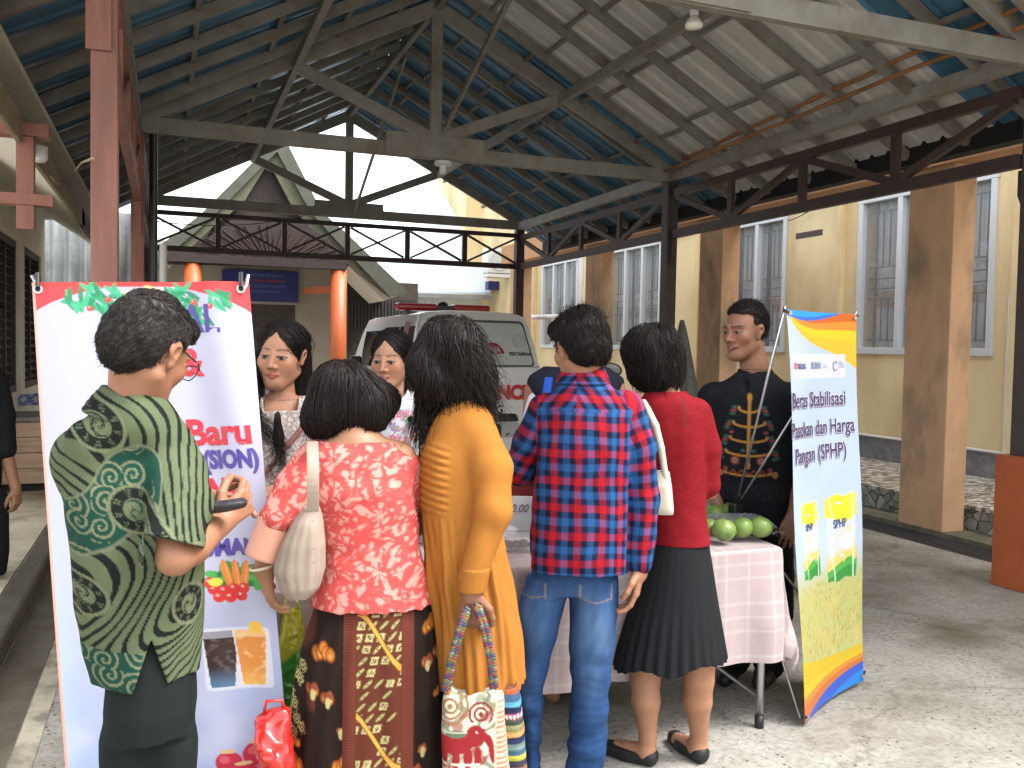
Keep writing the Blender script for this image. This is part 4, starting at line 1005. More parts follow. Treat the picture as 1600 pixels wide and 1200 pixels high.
# hair
h = S(.008); T = T1
h.ell(T((0,-.020,.040)), np.array((.084,.100,.096))*hs_, HR); h.ell(T((0,-.055,-.005)), np.array((.071,.062,.068))*hs_, HR, .02); h.ell(T((0,.055,.085)), np.array((.055,.040,.035))*hs_, HR, .02)
hn = (HR@np.array([0,1,0])); 
def facecut(P): L = (P-hc)@HR/hs_; return np.minimum(L[..., 1]-.028+.0*L[..., 0], .062-L[..., 2]+.25*np.abs(L[..., 0]))*hs_
h.cut(lambda P: facecut(P)); h.cut(lambda P: (lambda L: -.078-L[..., 2]+.0)((P-hc)@HR/hs_)*hs_)
def earcut(P): L = (P-hc)@HR/hs_; return .034-np.hypot(L[..., 1]-.004, (L[..., 2]-.002)*.9)-8*np.maximum(.05-np.abs(L[..., 0]), 0)
h.cut(earcut); h.post = lambda P: .0022*vnoise(P, 150, 2)+.003*vnoise(P, 60, 4)
cb = lambda P: (lambda L: (np.stack([L[:, 0]*.5, -.4+0*L[:, 0]+(L[:, 2] > .07)*.9, -.9+(L[:, 2] > .09)*.9], 1)@HR.T))((P-hc)@HR/hs_)
hair_piece(f, h, .0035, m_hairg, [dict(dirf=cb, L=.026, n=6500, seg=4, w=.0008, lift=.0035, jit=.16, free=.12)])
# glasses
gl = S(.001); 
e1 = T((.083,-.012,.022)); e2 = T((.076,.070,.018)); gl.chain([T((.081,-.024,.008)), e1, e2], [.0022]*3, .001)
gl.chain([T((-.083,-.012,.022)), T((-.076,.085,.018))], [.0022]*2, .001)
for q in (-1, 1):
    pts = [T((q*.036+.027*math.cos(a), .110-.01*abs(math.cos(a)), .004+.019*math.sin(a))) for a in np.linspace(0, 2*math.pi, 15)]
    gl.chain(pts, [.0018]*15, .001); gl.cone(T((q*.063,.104,.012)), T((q*.077,.078,.018)), .002, .002)
gl.cone(T((-.009,.109,.010)), T((.009,.109,.010)), .0018, .0018)
piece(f, gl, .0022, 'glasses', m_leather, (.012,.012,.013))
# black wallet he holds
wt = Fig('wallet', 'dark zip wallet held open in both hands of the man in green batik', 1.97, 330); wt.e['category'] = 'wallet'
q0 = wt.px(352,792,-.06); w_ = S(.006); w_.ell(q0, (.046,.026,.011), rot(rad(20), rad(15), rad(-12)), .01); w_.cone(q0+[-.035,-.008,.003], q0+[.035,.0,.008], .010, .011)
piece(wt, w_, .003, 'wallet_body', m_leather, (.022,.020,.024))
# ================================================================== 2. woman in coral lace blouse
SK2 = (.36,.185,.105)
f = Fig('person', 'woman with bobbed hair in a coral lace blouse and brown batik skirt', 2.5, 565); px = f.px
hc = px(545, 628, .06); HR = rot(rad(-8), rad(38), rad(-6)); hs_ = .95
b = S(.02); T2 = head_sdf(b, hc, HR, hs_, True, ears=False)
b.chain([T2((0,-.03,-.02)), px(556,685,.02), px(560,720,.02)], [.054,.054,.06], .03)
b.chain([px(490,715,.01), px(560,708,.0), px(625,715,.01)], [.045,.06,.045], .03)
b.stack(f.rows([(720,500,618,0,.05),(800,500,625,0,.08),(950,510,655,0,.09)]), k=.02)
sh, el, wr = px(482,735,.0), px(430,815,-.08), px(413,890,-.06)
b.chain([sh, el], [.042,.038], .02); b.chain([el, wr], [.036,.026], .012)
hand(b, wr, (.12,.25,-.95), (-.85,-.4,-.1), 1, curl=(.25,.3,.35,.4), sc=.92)
sh2, el2, wr2 = px(640,735,.02), px(655,815,.10), px(645,800,.30)
b.chain([sh2, el2, wr2], [.042,.036,.026], .02); hand(b, wr2, (-.2,1,0), (0,0,1), -1, curl=(.25,.3,.35,.4), sc=.92)
for kx in (540, 610): p0 = px(kx,960,0); b.chain([p0, [p0[0],.02,.42], [p0[0],.0,.06]], [.07,.05,.035], .02); b.cone([p0[0],0,.05], [p0[0]-.01,.15,.03], .034, .03)
piece(f, b, .005, 'body', m_skin, lambda V: head_col(V, hc, HR, hs_, SK2, fem=True), hires=[(wr-[.08,.09,.19], wr+[.08,.14,.06], .003)])
s = S(.02)
s.stack(f.rows([(690,512,612,.015,.07),(703,482,636,.01,.09),(725,470,646,.01,.105),(760,474,650,.0,.115),(810,486,650,.0,.11),(850,498,654,.0,.108),(885,496,664,.0,.118),(925,488,674,.0,.13),(962,484,681,.0,.138)]), p=2.35, k=.02, hollow=.12, pleat=lambda th, z: 1+.008*np.sin(9*th+z*11))
s.chain([px(492,718,.01), px(462,760,-.03), px(434,812,-.075)], [.055,.052,.050], .025)
s.chain([px(625,725,.02), px(648,770,.05), px(652,808,.12)], [.052,.05,.045], .02)
s.chain([px(652,808,.12), px(650,805,.22)], [.045,.04], .02)
hz = px(580,962,-.13)[2]
s.cut(lambda P: hz+.006*np.abs(np.sin(P[..., 0]*55+P[..., 1]*30))-P[..., 2])
nk_ = px(560,676,.0)
s.cut(lambda P: -(np.sqrt(((P[..., 0]-nk_[0])/1.12)**2+((P[..., 1]-nk_[1]-.03)/.9)**2+((P[..., 2]-nk_[2]-.02)*1.6)**2)-.078))
s.post = fold(8, .005, 21, .0025, 13, (.6, 1, 1.3))
def lace(V, fig=f):
    u, v = px_uv(fig, V); P = np.stack([u/1000, v/1000, V[:, 1]*.6], 1)
    CO, PK = (.46,.066,.060), (.57,.25,.21)
    c = np.array(CO)[None].repeat(len(V), 0)*(1+.06*np.sin(u*2.1)*np.sin(v*2.3))[:, None]
    a = vnoise(P, 72, 1); e = vnoise(P, 88, 5); g_ = vnoise(P, 190, 3)
    vein = np.abs(a)-.06-.06*e; leaf = sstep(.02, .14, vein)*sstep(.06, .16, np.abs(e+.25*g_))
    rad_ = np.sin(np.arctan2((v % 84)-42, (u % 70)-35)*8+2*a)
    c = colmix(c, leaf*sstep(-.25, .15, g_+.5*rad_)*.95, PK)
    c = colmix(c, (v > 938)*(vnoise(P, 60, 9) > .1)*.3, PK)
    c = colmix(c, (v > 948)*1.0*(np.sin(u*.9) > .2)*.5, (.70,.13,.11))
    nd = np.abs(np.sqrt(((V[:, 0]-nk_[0])/1.12)**2+((V[:, 1]-nk_[1]-.03)/.9)**2+((V[:, 2]-nk_[2]-.02)*1.6)**2)-.082)
    c = colmix(c, sstep(.006, .003, nd)*(np.sin(u*1.4) > -.6), (.75,.52,.45))
    return c
piece(f, s, .0035, 'lace_blouse', m_cloth, lace)
s = S(.01); s.chain([px(436,800,-.072), px(414,868,-.07)], [.047,.054], .01)
ax_ = px(414,868,-.07)-px(436,800,-.072); ax_ /= np.linalg.norm(ax_); o1_ = px(434,806,-.072); o2_ = px(415,872,-.07)
s.cut(lambda P: -((P-o1_)@ax_)); s.cut(lambda P: (P-o2_)@ax_)
piece(f, s, .004, 'satin_cuff', m_satin, lambda V: colmix(np.array((.58,.29,.20))[None].repeat(len(V), 0), ((V-o1_)@ax_ < .008), (.80,.62,.55)))
bc = S(.002); c0 = wr+[-.002,-.01,.012]
pts = [c0+np.array([.033*math.cos(a), .033*math.sin(a), .008*math.cos(a)]) for a in np.linspace(0, 2*math.pi, 22)]; bc.chain(pts, [.004]*22)
piece(f, bc, .003, 'bracelet', m_satin, (.6,.55,.42))
# batik skirt
s = S(.02)
s.stack(f.rows([(940,494,672,0,.12),(985,478,682,0,.14),(1050,462,690,0,.15),(1130,452,697,0,.155),(1210,445,702,0,.16)])+[(.12, px(572,1200)[0]-.01, 0, .22, .16)], p=2.2, k=.02, hollow=.1, pleat=lambda th, z: 1+.022*np.sin(11*th+z*4)*np.clip((.85-z)/.4, 0, 1)+.012*np.sin(23*th))
def skirt(V, fig=f):
    u, v = px_uv(fig, V); P = np.stack([u/1000, v/1000, V[:, 1]*.5], 1)
    BK, BR, OR, CRM = (.016,.009,.007), (.085,.022,.012), (.45,.16,.025), (.38,.33,.15)
    c = np.array(BK)[None].repeat(len(V), 0)
    c = colmix(c, sstep(.28, .4, vnoise(P, 13, 3))*(u < 500), BR)
    def flower(c, x, y, r, k, col):
        for i in range(k):
            a = -1.57+(i-(k-1)/2)*.55; rr = r*(1 if i % 2 == 0 else .7)
            ex, ey = x+math.cos(a)*rr*.6, y+math.sin(a)*rr*.8; d = np.hypot((u-ex)/1.0, (v-ey)/1.5)
            c = colmix(c, sstep(r*.42, r*.34, d), (.20,.05,.015)); c = colmix(c, sstep(r*.33, r*.24, d), col); c = colmix(c, sstep(r*.17, r*.1, np.hypot(u-ex, (v-ey-2)/1.5)), (.60,.32,.08))
        return c
    for (x, y, r) in ((512,1012,20),(466,1185,20),(468,1150,12),(545,1178,20),(632,1165,18),(678,980,17),(690,1080,10),(636,1235,20),(520,1260,22)): c = flower(c, x, y, r, 5, OR)
    for (x, y, r) in ((497,1065,14),(520,1075,14),(672,1030,13),(690,1020,12),(655,1190,12),(665,1160,10),(540,1120,8)): c = flower(c, x, y, r, 4, (.23,.06,.035)); c = colmix(c, sstep(4.5, 3, np.hypot(u-x, (v-y)/2.2)), (.42,.38,.16))
    for (x, y) in ((470,1045),(476,1050),(462,1075),(468,1090),(472,1110),(480,1120),(458,1100),(466,1130),(480,1030)):
        d = np.hypot(u-x, (v-y)/1.5); c = colmix(c, (d < 6.5)*sstep(-.2, .3, np.sin(d*2.1)), (.45,.40,.16))
    pm = (u > 545+(1000-v)*.02)*(u < 650-(v-960)*.02); c = colmix(c, pm*1.0, BR)
    edge = (np.abs(u-551) < 9) | (np.abs(u-641) < 9); c = colmix(c, edge*1.0, (.13,.032,.02)); c = colmix(c, edge*(np.sin(v*1.6) > .3)*.6, (.05,.012,.008))
    inn = (u > 563)*(u < 630)
    cell = 17.0; iu, iv = np.floor(u/cell+v/60), np.floor(v/cell); fu, fv = (u/cell+v/60) % 1, (v/cell) % 1; hsh = np.abs(np.sin(iu*12.9+iv*78.2)*43758) % 1
    d = np.maximum(np.abs(fu-.5), np.abs(fv-.5)); c = colmix(c, inn*(hsh < .45)*sstep(.36, .30, d), CRM); c = colmix(c, inn*(hsh < .45)*sstep(.22, .16, d)*(np.sin(u*1.3+v) > -.2), (.035,.02,.012))
    lf = np.hypot((fu-.5)*1.0+(fv-.5)*.7, (fv-.5)*.45); c = colmix(c, inn*(hsh >= .45)*(hsh < .8)*sstep(.20, .13, lf), (.30,.30,.12)); c = colmix(c, inn*(hsh >= .45)*(hsh < .8)*sstep(.05, .03, lf), BK)
    for (y0, x0) in ((985, 600), (1130, 590), (1240, 600)):
        y_ = y0+26*np.sin((u-x0)/22)+.5*(u-x0); c = colmix(c, inn*sstep(8, 6, np.abs(v-y_)), (.05,.02,.01)); c = colmix(c, inn*sstep(6, 4.5, np.abs(v-y_)), (.42,.20,.025)); c = colmix(c, inn*sstep(4, 2, np.abs(v-y_))*(np.sin((u+v)*1.4) > .1), (.50,.34,.10))
    return c
piece(f, s, .0035, 'batik_skirt', m_cloth, skirt)
nl = S(.001); pts = [px(560,672,.0)+np.array([.062*math.cos(a), .03+.055*math.sin(a), -.0+.010*math.sin(a)-.005*math.cos(2*a)]) for a in np.linspace(0, 2*math.pi, 26)]
nl.chain(pts, [.0028]*26); piece(f, nl, .0022, 'necklace', m_satin, (.75,.68,.6))
# bob hair
h = S(.03)
for (x, y, d_, r) in ((535,610,.04,.088),(520,645,.03,.075),(565,640,.03,.078),(545,615,.09,.085),(592,625,.06,.055),(498,655,.05,.045)): h.ell(px(x, y, d_), (r, r, r*.95))
zc = px(540,690,0)[2]
h.cut(lambda P: (zc+.018*np.sin(P[..., 0]*30)-.25*(P[..., 0]-px(545,0)[0])*0-P[..., 2])); h.post = lambda P: .004*vnoise(P*np.array([1,1,.25]), 70, 2)+.004*vnoise(P*np.array([1,1,.3]), 24, 3)
top = px(545,575,.02)
dn = lambda P: np.stack([(P[:, 0]-top[0])*3.5*np.clip((P[:, 2]-top[2]+.1)*8, 0, 1), (P[:, 1]-top[1])*2, -1.0-.0*P[:, 0]], 1)
hair_piece(f, h, .005, m_hair, [dict(dirf=dn, L=.13, n=3000, seg=9, w=.0013, lift=.006, jit=.05, free=.05), dict(sel=lambda V: V[:, 2] < zc+.03, dirf=lambda P: np.array([0.0,0,-1])[None].repeat(len(P), 0)+(P-top)*[.8,.3,0], L=.03, n=900, seg=4, w=.0011, lift=.006, jit=.3, free=.6, seed=5)])
# shoulder bag
bg_ = Fig('shoulder_bag', 'beige leather hobo bag hanging from the shoulder of the woman in coral', 2.34, 470); bg_.e['category'] = 'handbag'; q = bg_.px
s = S(.012); s.stack(bg_.rows([(792,476,500,0,.03),(815,458,506,0,.045),(850,440,509,0,.055),(890,428,508,0,.055),(918,436,500,0,.05),(934,450,486,0,.035)]), p=2.3, k=.01, pleat=lambda th, z: 1+.02*np.sin(14*th+20*z))
s.post = fold(10, .004, 30, .002, 4, (1, 1, .4))
piece(bg_, s, .004, 'bag_body', m_leather, (.27,.215,.17))
pts = [q(489,800,-.03), q(489,760,-.05), q(489,720,-.03), q(488,696,.02), q(488,688,.09), q(489,700,.17)]
mb = MB(); P0 = [np.array(p) for p in pts]
Vs = []; 
for i, p in enumerate(P0):
    for dx in (-.017, .017): 
        for dt in (0, .005): Vs.append(p+[dx, -dt*.6, dt*.8])
Fs = []
for i in range(len(P0)-1):
    a = i*4
    for x, y in ((0,1),(1,3),(3,2),(2,0)): Fs.append((a+x, a+y, a+y+4, a+x+4))
o = MB().add(Vs, Fs).build('strap', mat('bag strap', (.27,.215,.17), .5), bg_.e, smooth=False); sb = o.modifiers.new('s', 'SUBSURF'); sb.levels = 2; sb.render_levels = 2
mb = MB(); 
for y in (815, 836, 858, 880): mb.lathe(q(489, y, -.062), [(.003,0),(.004,.002)], 10)
mb.build('studs', m_chrome, bg_.e)
# ================================================================== 3. woman in orange dress
SK3 = (.26,.125,.075)
f = Fig('person', 'woman with shoulder length wavy hair in a long sleeved mustard orange dress', 2.55, 730); px = f.px
hc = px(690, 575, .05); HR = rot(rad(-58), rad(30), rad(0)); hs_ = .98
b = S(.02); T3 = head_sdf(b, hc, HR, hs_, True)
b.chain([T3((0,-.03,-.03)), px(722,640,.02), px(722,680,.02)], [.052,.052,.06], .03); b.stack(f.rows([(690,690,760,0,.05),(800,680,765,0,.09),(1000,710,780,0,.09)]), k=.03)
sh, el, wr = px(745,690,-.04), px(768,800,-.12), px(737,925,-.15)
b.chain([sh, el], [.035,.033], .02); b.chain([el, wr], [.033,.024], .01); hand(b, wr+[0,0,-.0], (-.05,.0,-1), (-.35,-1,0), -1, curl=(1.0,1.1,1.15,1.2), sc=.95)
sh2, el2, wr2 = px(700,700,.08), px(665,760,.15), px(640,720,.28)
b.chain([sh2, el2, wr2], [.035,.032,.024], .02); hand(b, wr2, (-.5,.6,.1), (0,0,1), 1, curl=(.3,.3,.3,.3), sc=.95)
for kx in (725, 775): p0 = px(kx,1000,0); b.chain([p0, [p0[0],.0,.42], [p0[0],.0,.06]], [.06,.05,.035], .02); b.cone([p0[0],0,.05], [p0[0]-.10,.10,.03], .034, .03)
piece(f, b, .005, 'body', m_skin, lambda V: head_col(V, hc, HR, hs_, SK3, fem=True), hires=[(wr-[.08,.09,.15], wr+[.08,.08,.05], .0025)])
s = S(.02)
s.stack(f.rows([(612,708,748,.02,.05),(628,695,762,.02,.075),(655,676,770,.02,.095),(700,660,775,.02,.115),(750,655,776,.02,.12),(785,656,778,.02,.12),(795,658,780,.02,.118),(850,664,790,.02,.13),(900,668,798,.02,.14),(960,676,808,.02,.15),(1020,682,815,.02,.16),(1062,686,818,.02,.165)]), p=2.25, k=.02, hollow=.2,
  pleat=lambda th, z: 1+np.clip((px(0,795)[2]-z)/.2, 0, 1)*(.05*np.sin(11*th+2.5*np.sin(z*4))+.03*np.sin(23*th+1+2*np.sin(z*6)))+.012*np.sin(30*th)*np.clip((px(0,790)[2]-z)/.02,0,1))
s.chain([px(742,672,-.03), px(768,735,-.08), px(770,800,-.12)], [.060,.058,.052], .02); s.chain([px(770,800,-.12), px(738,905,-.148)], [.050,.036], .02)
s.chain([px(700,680,.07), px(668,752,.15), px(650,735,.24)], [.055,.05,.04], .02)
bz0, bz1 = px(0,690)[2], px(0,790)[2]
def bod(P):
    m = sstep(bz1-.01, bz1+.02, P[..., 2])*sstep(bz0+.03, bz0-.02, P[..., 2])*sstep(px(722,0)[0], px(700,0)[0], P[..., 0])
    return -m*.007*np.abs(np.sin((P[..., 2]+P[..., 0]*.25)*math.pi/.021))
fo = fold(7, .006, 18, .003, 23, (1.2, 1, .5)); s.post = lambda P: fo(P)+bod(P)
ca_ = px(738,905,-.148)-px(770,800,-.12); ca_ /= np.linalg.norm(ca_); ce = px(737,918,-.15)
s.cut(lambda P: np.where((P[..., 1] < -.05) & (np.abs(P[..., 0]-ce[0]) < .08), (P-ce)@ca_-.0, -9.0) if False else -9.0+0*P[..., 0])
piece(f, s, .0038, 'dress', m_cloth, lambda V: np.array((.31,.122,.022))[None]*(1+.05*vnoise(V, 30, 2))[:, None])
cf = S(.004); cf.chain([px(743,888,-.146), px(737,922,-.150)], [.041,.038], .01); cb0, cb1 = px(743,886,-.146), px(737,924,-.15)
cf.cut(lambda P: cb1[2]-P[..., 2]); cf.cut(lambda P: P[..., 2]-cb0[2]); piece(f, cf, .004, 'cuff', m_cloth, (.29,.114,.02))
# wavy hair
h = S(.03)
for (x, y, d_, r) in ((672,572,.0,.062),(676,590,-.03,.045),(698,548,.05,.094),(716,545,.0,.078),(682,572,.08,.070),(732,582,.0,.070),(746,614,.01,.042),(712,600,.03,.072),(672,612,.10,.038),(692,632,.06,.040),(684,600,-.01,.048)): h.ell(px(x, y, d_), (r, r, r*1.05))
h.post = lambda P: .006*vnoise(P*np.array([1,1,.35]), 50, 2)+.008*vnoise(P*np.array([1,1,.5]), 20, 3)
top = px(695,500,.02)
dn = lambda P: np.stack([(P[:, 0]-top[0])*1.6+.35*np.sin(P[:, 2]*60+P[:, 0]*40), (P[:, 1]-top[1])*1.2+.25*np.cos(P[:, 2]*55), -1.0+0*P[:, 0]], 1)
hair_piece(f, h, .005, m_hair, [dict(dirf=dn, L=.24, n=3600, seg=14, w=.0013, lift=.008, jit=.06, free=.06),
  dict(sel=lambda V: (V[:, 2] < px(0,590)[2]), dirf=lambda P: np.stack([.25*np.sin(P[:, 2]*50+P[:, 0]*60)+.4*(P[:, 0]-px(705,0)[0])*4, .2*np.cos(P[:, 2]*60)+0*P[:, 0], -1+0*P[:, 0]], 1), L=.12, n=1500, seg=9, w=.0012, lift=.012, jit=.14, free=.6, seed=3),
  dict(sel=lambda V: (V[:, 0] > px(730,0)[0]), dirf=lambda P: np.array([.5,0,-1.0])[None].repeat(len(P), 0), L=.10, n=260, seg=8, w=.0009, lift=.015, jit=.25, free=.9, seed=4),
  dict(sel=lambda V: (V[:, 0] < px(668,0)[0]) & (V[:, 2] < px(0,600)[2]), dirf=lambda P: np.array([-.12,0,-1.0])[None].repeat(len(P), 0)+.2*np.sin(P*40), L=.19, n=420, seg=10, w=.0010, lift=.01, jit=.12, free=.9, seed=8)])
# ================================================================== 4. boy in plaid shirt
SK4 = (.34,.165,.095)
f = Fig('person', 'boy in a red and blue plaid shirt and blue jeans, seen from behind', 2.95, 915); px = f.px
hc = px(906, 545, .0); HR = rot(rad(-38), rad(14), rad(-3)); hs_ = .98
b = S(.02); T4 = head_sdf(b, hc, HR, hs_)
b.chain([T4((0,-.025,-.02)), px(910,590,.0), px(912,640,.0)], [.056,.056,.065], .02); b.stack(f.rows([(640,860,975,0,.06),(800,850,960,0,.08),(910,835,945,0,.08)]), k=.03)
sh, el, wr = px(985,650,.0), px(1003,775,.0), px(1000,888,-.02)
b.chain([sh, el], [.042,.038], .02); b.chain([el, wr], [.036,.025], .01); hand(b, wr, (-.12,-.05,-1), (1,-.15,0), 1, curl=(.35,.45,.5,.55), sc=1.0, spread=.09)
sh2, el2, wr2 = px(848,655,.02), px(812,735,.06), px(850,735,.27)
b.chain([sh2, el2, wr2], [.042,.038,.026], .02); hand(b, wr2, (.4,.9,.1), (0,0,1), -1, curl=(.3,.3,.3,.3))
piece(f, b, .005, 'body', m_skin, lambda V: head_col(V, hc, HR, hs_, SK4), hires=[(wr-[.10,.09,.20], wr+[.08,.09,.04], .003), (hc-.15, hc+.15, .003)])
s = S(.02)
arm_pts = [px(978,640,.0), px(998,700,-.005), px(1005,780,.0), px(1001,880,-.02)]
arm2 = [px(852,642,.01), px(828,690,.03), px(812,735,.06), px(850,738,.24)]
s.stack(f.rows([(598,882,945,.0,.06),(612,862,968,.0,.085),(632,846,990,.0,.10),(680,840,992,.0,.115),(740,838,988,.0,.12),(800,833,984,.0,.12),(860,829,982,.0,.122),(905,832,980,.0,.124)]), p=2.5, k=.02, hollow=.12, pleat=lambda th, z: 1+.010*np.sin(8*th+z*8))
s.chain(arm_pts, [.062,.058,.053,.040], .012); s.chain(arm2, [.062,.060,.054,.045], .012)
hz1 = px(905,918,-.12)[2]; hzs = px(840,880,0)[2]; xm_ = px(905,0)[0]
s.cut(lambda P: np.where(P[..., 0] < px(985,0)[0], hz1+(np.abs(P[..., 0]-xm_)/.16)**3*.035-P[..., 2], -9.0))
we = px(1001,893,-.02)[2]; s.cut(lambda P: we-P[..., 2])
s.post = fold(8, .006, 20, .003, 33, (1, 1, .7))
def closest(V, pts):
    best = np.full(len(V), 9.0); T = np.zeros(len(V)); acc = 0
    for a, b_ in zip(pts[:-1], pts[1:]):
        ab = b_-a; t = np.clip((V-a)@ab/(ab@ab), 0, 1); d = np.linalg.norm(V-a-t[:, None]*ab, axis=1); m = d < best; best[m] = d[m]; T[m] = acc+t[m]*np.linalg.norm(ab); acc += np.linalg.norm(ab)
    return best, T
def plaid(V):
    P = 2.28*.0331; u = V[:, 0]-.01; v = V[:, 2]+.0
    cx = px(915,0)[0]; th = (V[:, 0]-cx); u = th+np.sign(th)*.35*np.maximum(np.abs(th)-.11, 0)*1.5; v = V[:, 2]+.10*V[:, 1]
    d1, t1 = closest(V, arm_pts); d2, t2 = closest(V, arm2)
    ax1 = arm_pts[1]; a1 = np.arctan2(V[:, 1]-np.interp(V[:, 2], [p[2] for p in arm_pts][::-1], [p[1] for p in arm_pts][::-1]), V[:, 0]-np.interp(V[:, 2], [p[2] for p in arm_pts][::-1], [p[0] for p in arm_pts][::-1]))*.052
    m1 = (d1 < .068) & (V[:, 0] > px(968,0)[0]+.35*np.maximum(V[:, 2]-px(0,660)[2], 0)*0); u = np.where(m1, a1, u); v = np.where(m1, -t1+.02, v)
    m2 = (d2 < .072) & (V[:, 0] < px(852,0)[0]); dd = arm2[2]-arm2[0]; dd /= np.linalg.norm(dd); pp = np.array([-dd[2], 0, dd[0]]); u = np.where(m2, (V-arm2[0])@pp+V[:, 1]*.6, u); v = np.where(m2, -((V-arm2[0])@dd), v)
    yk = (V[:, 2] > px(0,618)[2]) & ~m1 & ~m2; u2 = (u+(v-px(0,618)[2])*.8*np.sign(u)); u = np.where(yk, u2*1.0, u)
    RD, NV, BL, WN = np.array((.34,.009,.016)), np.array((.006,.007,.026)), np.array((.018,.085,.24)), np.array((.16,.012,.03))
    u = u+.006*vnoise(V, 18, 5); v = v+.006*vnoise(V, 15, 8)
    def band(q, per):
        t = (q/per) % 1; seq = [RD, NV*1.6, BL, NV]; out = np.zeros((len(q), 3)); e = .025
        edges = (0, .27, .50, .77, 1.0)
        for i in range(4): w_ = sstep(edges[i]-e, edges[i]+e, t)*sstep(edges[i+1]+e, edges[i+1]-e, t) if i else sstep(edges[1]+e, edges[1]-e, t)+sstep(1-e, 1+e, t); out += w_[:, None]*seq[i]
        return out
    A, B_ = band(u, .078), band(v, .088)
    return A*.5+B_*.5+.0
piece(f, s, .0036, 'plaid_shirt', m_cloth, plaid)
cA = px(912,588,.005); co = S(.003)
for k_ in range(36):
    a1, a2 = k_/36*2*math.pi, (k_+1)/36*2*math.pi
    for r1_, z1_ in ((.064,.022), (.068,.012), (.074,.002), (.080,-.010), (.086,-.020)):
        co.cone(*[cA+np.array([math.cos(a)*r1_, math.sin(a)*r1_*.92, z1_]) for a in (a1, a2)], .0058, .0058, .006)
piece(f, co, .0036, 'collar', m_cloth, plaid)
# jeans
t = S(.02)
t.stack(f.rows([(875,830,958,0,.09),(905,828,958,0,.095),(925,834,954,.0,.085)]), p=2.5, k=.03)
def leg(rowsL): t.stack(f.rows(rowsL, ratio=1.0), p=2.1, k=.02)
leg([(900,822,888,0,.085),(930,814,886,0,.09),(962,809,880,0,.088),(1017,814,862,.01,.075),(1083,809,850,.02,.065),(1150,819,846,.03,.055),(1215,818,842,.03,.055),(1235,816,840,.03,.055)])
leg([(900,892,962,0,.085),(930,889,965,0,.092),(962,888,966,0,.09),(1017,889,958,.0,.08),(1083,892,953,.0,.07),(1150,890,948,.0,.068),(1195,886,944,.0,.07),(1228,886,942,0,.07)])
t.post = lambda P: .005*np.sin(P[..., 2]*55+4*vnoise(P, 12, 3))*sstep(.75, .15, P[..., 2])*.8+.006*vnoise(P, 16, 2)
t.cut(lambda P: .03-P[..., 2])
def denim(V):
    u, v = px_uv(f, V); c = np.array((.018,.050,.135))[None].repeat(len(V), 0)
    for (x, y, a, b_, g) in ((935,985,30,55,.8),(838,965,26,45,.7),(925,1060,20,40,.35),(832,1060,14,40,.3),(905,925,50,20,.2)): c = colmix(c, g*np.exp(-((u-x)/a)**2-((v-y)/b_)**2)*(.75+.5*vnoise(V*[1,1,.4], 60, 3)), (.11,.20,.36))
    c = c*(1+.12*vnoise(V*[1,1,.3], 120, 1)+.10*np.sin(v*.45+3*vnoise(V, 20, 4))*sstep(980, 1100, v))[:, None]
    for x in (812, 846): c = colmix(c, (np.abs((v-905)-(u-x)*.9) < 1.4)*(u > 815)*(u < 860)*.6, (.30,.26,.18)) if False else c
    pk = (np.abs(np.abs(u-838)-22) < 1.3)*(v > 905)*(v < 930) | (np.abs(v-930-np.abs(u-838)*-.2) < 1.3)*(np.abs(u-838) < 23); c = colmix(c, pk*.5, (.25,.2,.13))
    pk = (np.abs(np.abs(u-938)-24) < 1.3)*(v > 905)*(v < 930) | (np.abs(v-934+np.abs(u-938)*.25) < 1.3)*(np.abs(u-938) < 24); c = colmix(c, pk*.5, (.25,.2,.13))
    return c
piece(f, t, .0042, 'jeans', m_cloth, denim)
sh_ = S(.01)
for kx, y_ in ((830, .03), (914, .0)): k0 = px(kx,1200,y_); leg_shoe(sh_, (k0[0], k0[1]-.05, 0), (-.15,1))
piece(f, sh_, .006, 'shoes', m_leather, (.03,.03,.032))
h = S(.008); T = T4
h.ell(T((0,-.018,.042)), np.array((.086,.104,.098))*hs_, HR); h.ell(T((0,-.055,-.015)), np.array((.072,.060,.062))*hs_, HR, .02); h.ell(T((0,.06,.08)), np.array((.06,.045,.04))*hs_, HR, .02)
h.cut(lambda P: (lambda L: np.minimum(L[..., 1]-.020, .055-L[..., 2])*hs_)((P-hc)@HR/hs_)); h.cut(lambda P: (lambda L: -.068-L[..., 2])((P-hc)@HR/hs_)*hs_)
h.cut(lambda P: (lambda L: .030-np.hypot(L[..., 1]-.004, (L[..., 2]+.006)*.9)-8*np.maximum(.05-np.abs(L[..., 0]), 0))((P-hc)@HR/hs_))
h.post = lambda P: .002*vnoise(P, 150, 2)+.004*vnoise(P, 50, 4)
HRb, hcb = HR.copy(), hc.copy()
cb = lambda P: (lambda L: (np.stack([L[:, 0]*6, -.25+(L[:, 2] > .08)*1.0*np.sign(L[:, 1]+.03), -.9+(L[:, 2] > .10)*.7], 1)@HRb.T))((P-hcb)@HRb)
hair_piece(f, h, .0042, m_hair, [dict(dirf=cb, L=.045, n=4500, seg=6, w=.0010, lift=.005, jit=.12, free=.1), dict(sel=lambda V: V[:, 2] > hcb[2]+.09, dirf=lambda P: np.array([.2,0,.9])[None].repeat(len(P), 0), L=.03, n=260, seg=4, w=.0009, lift=.01, jit=.7, free=.9, seed=9)])
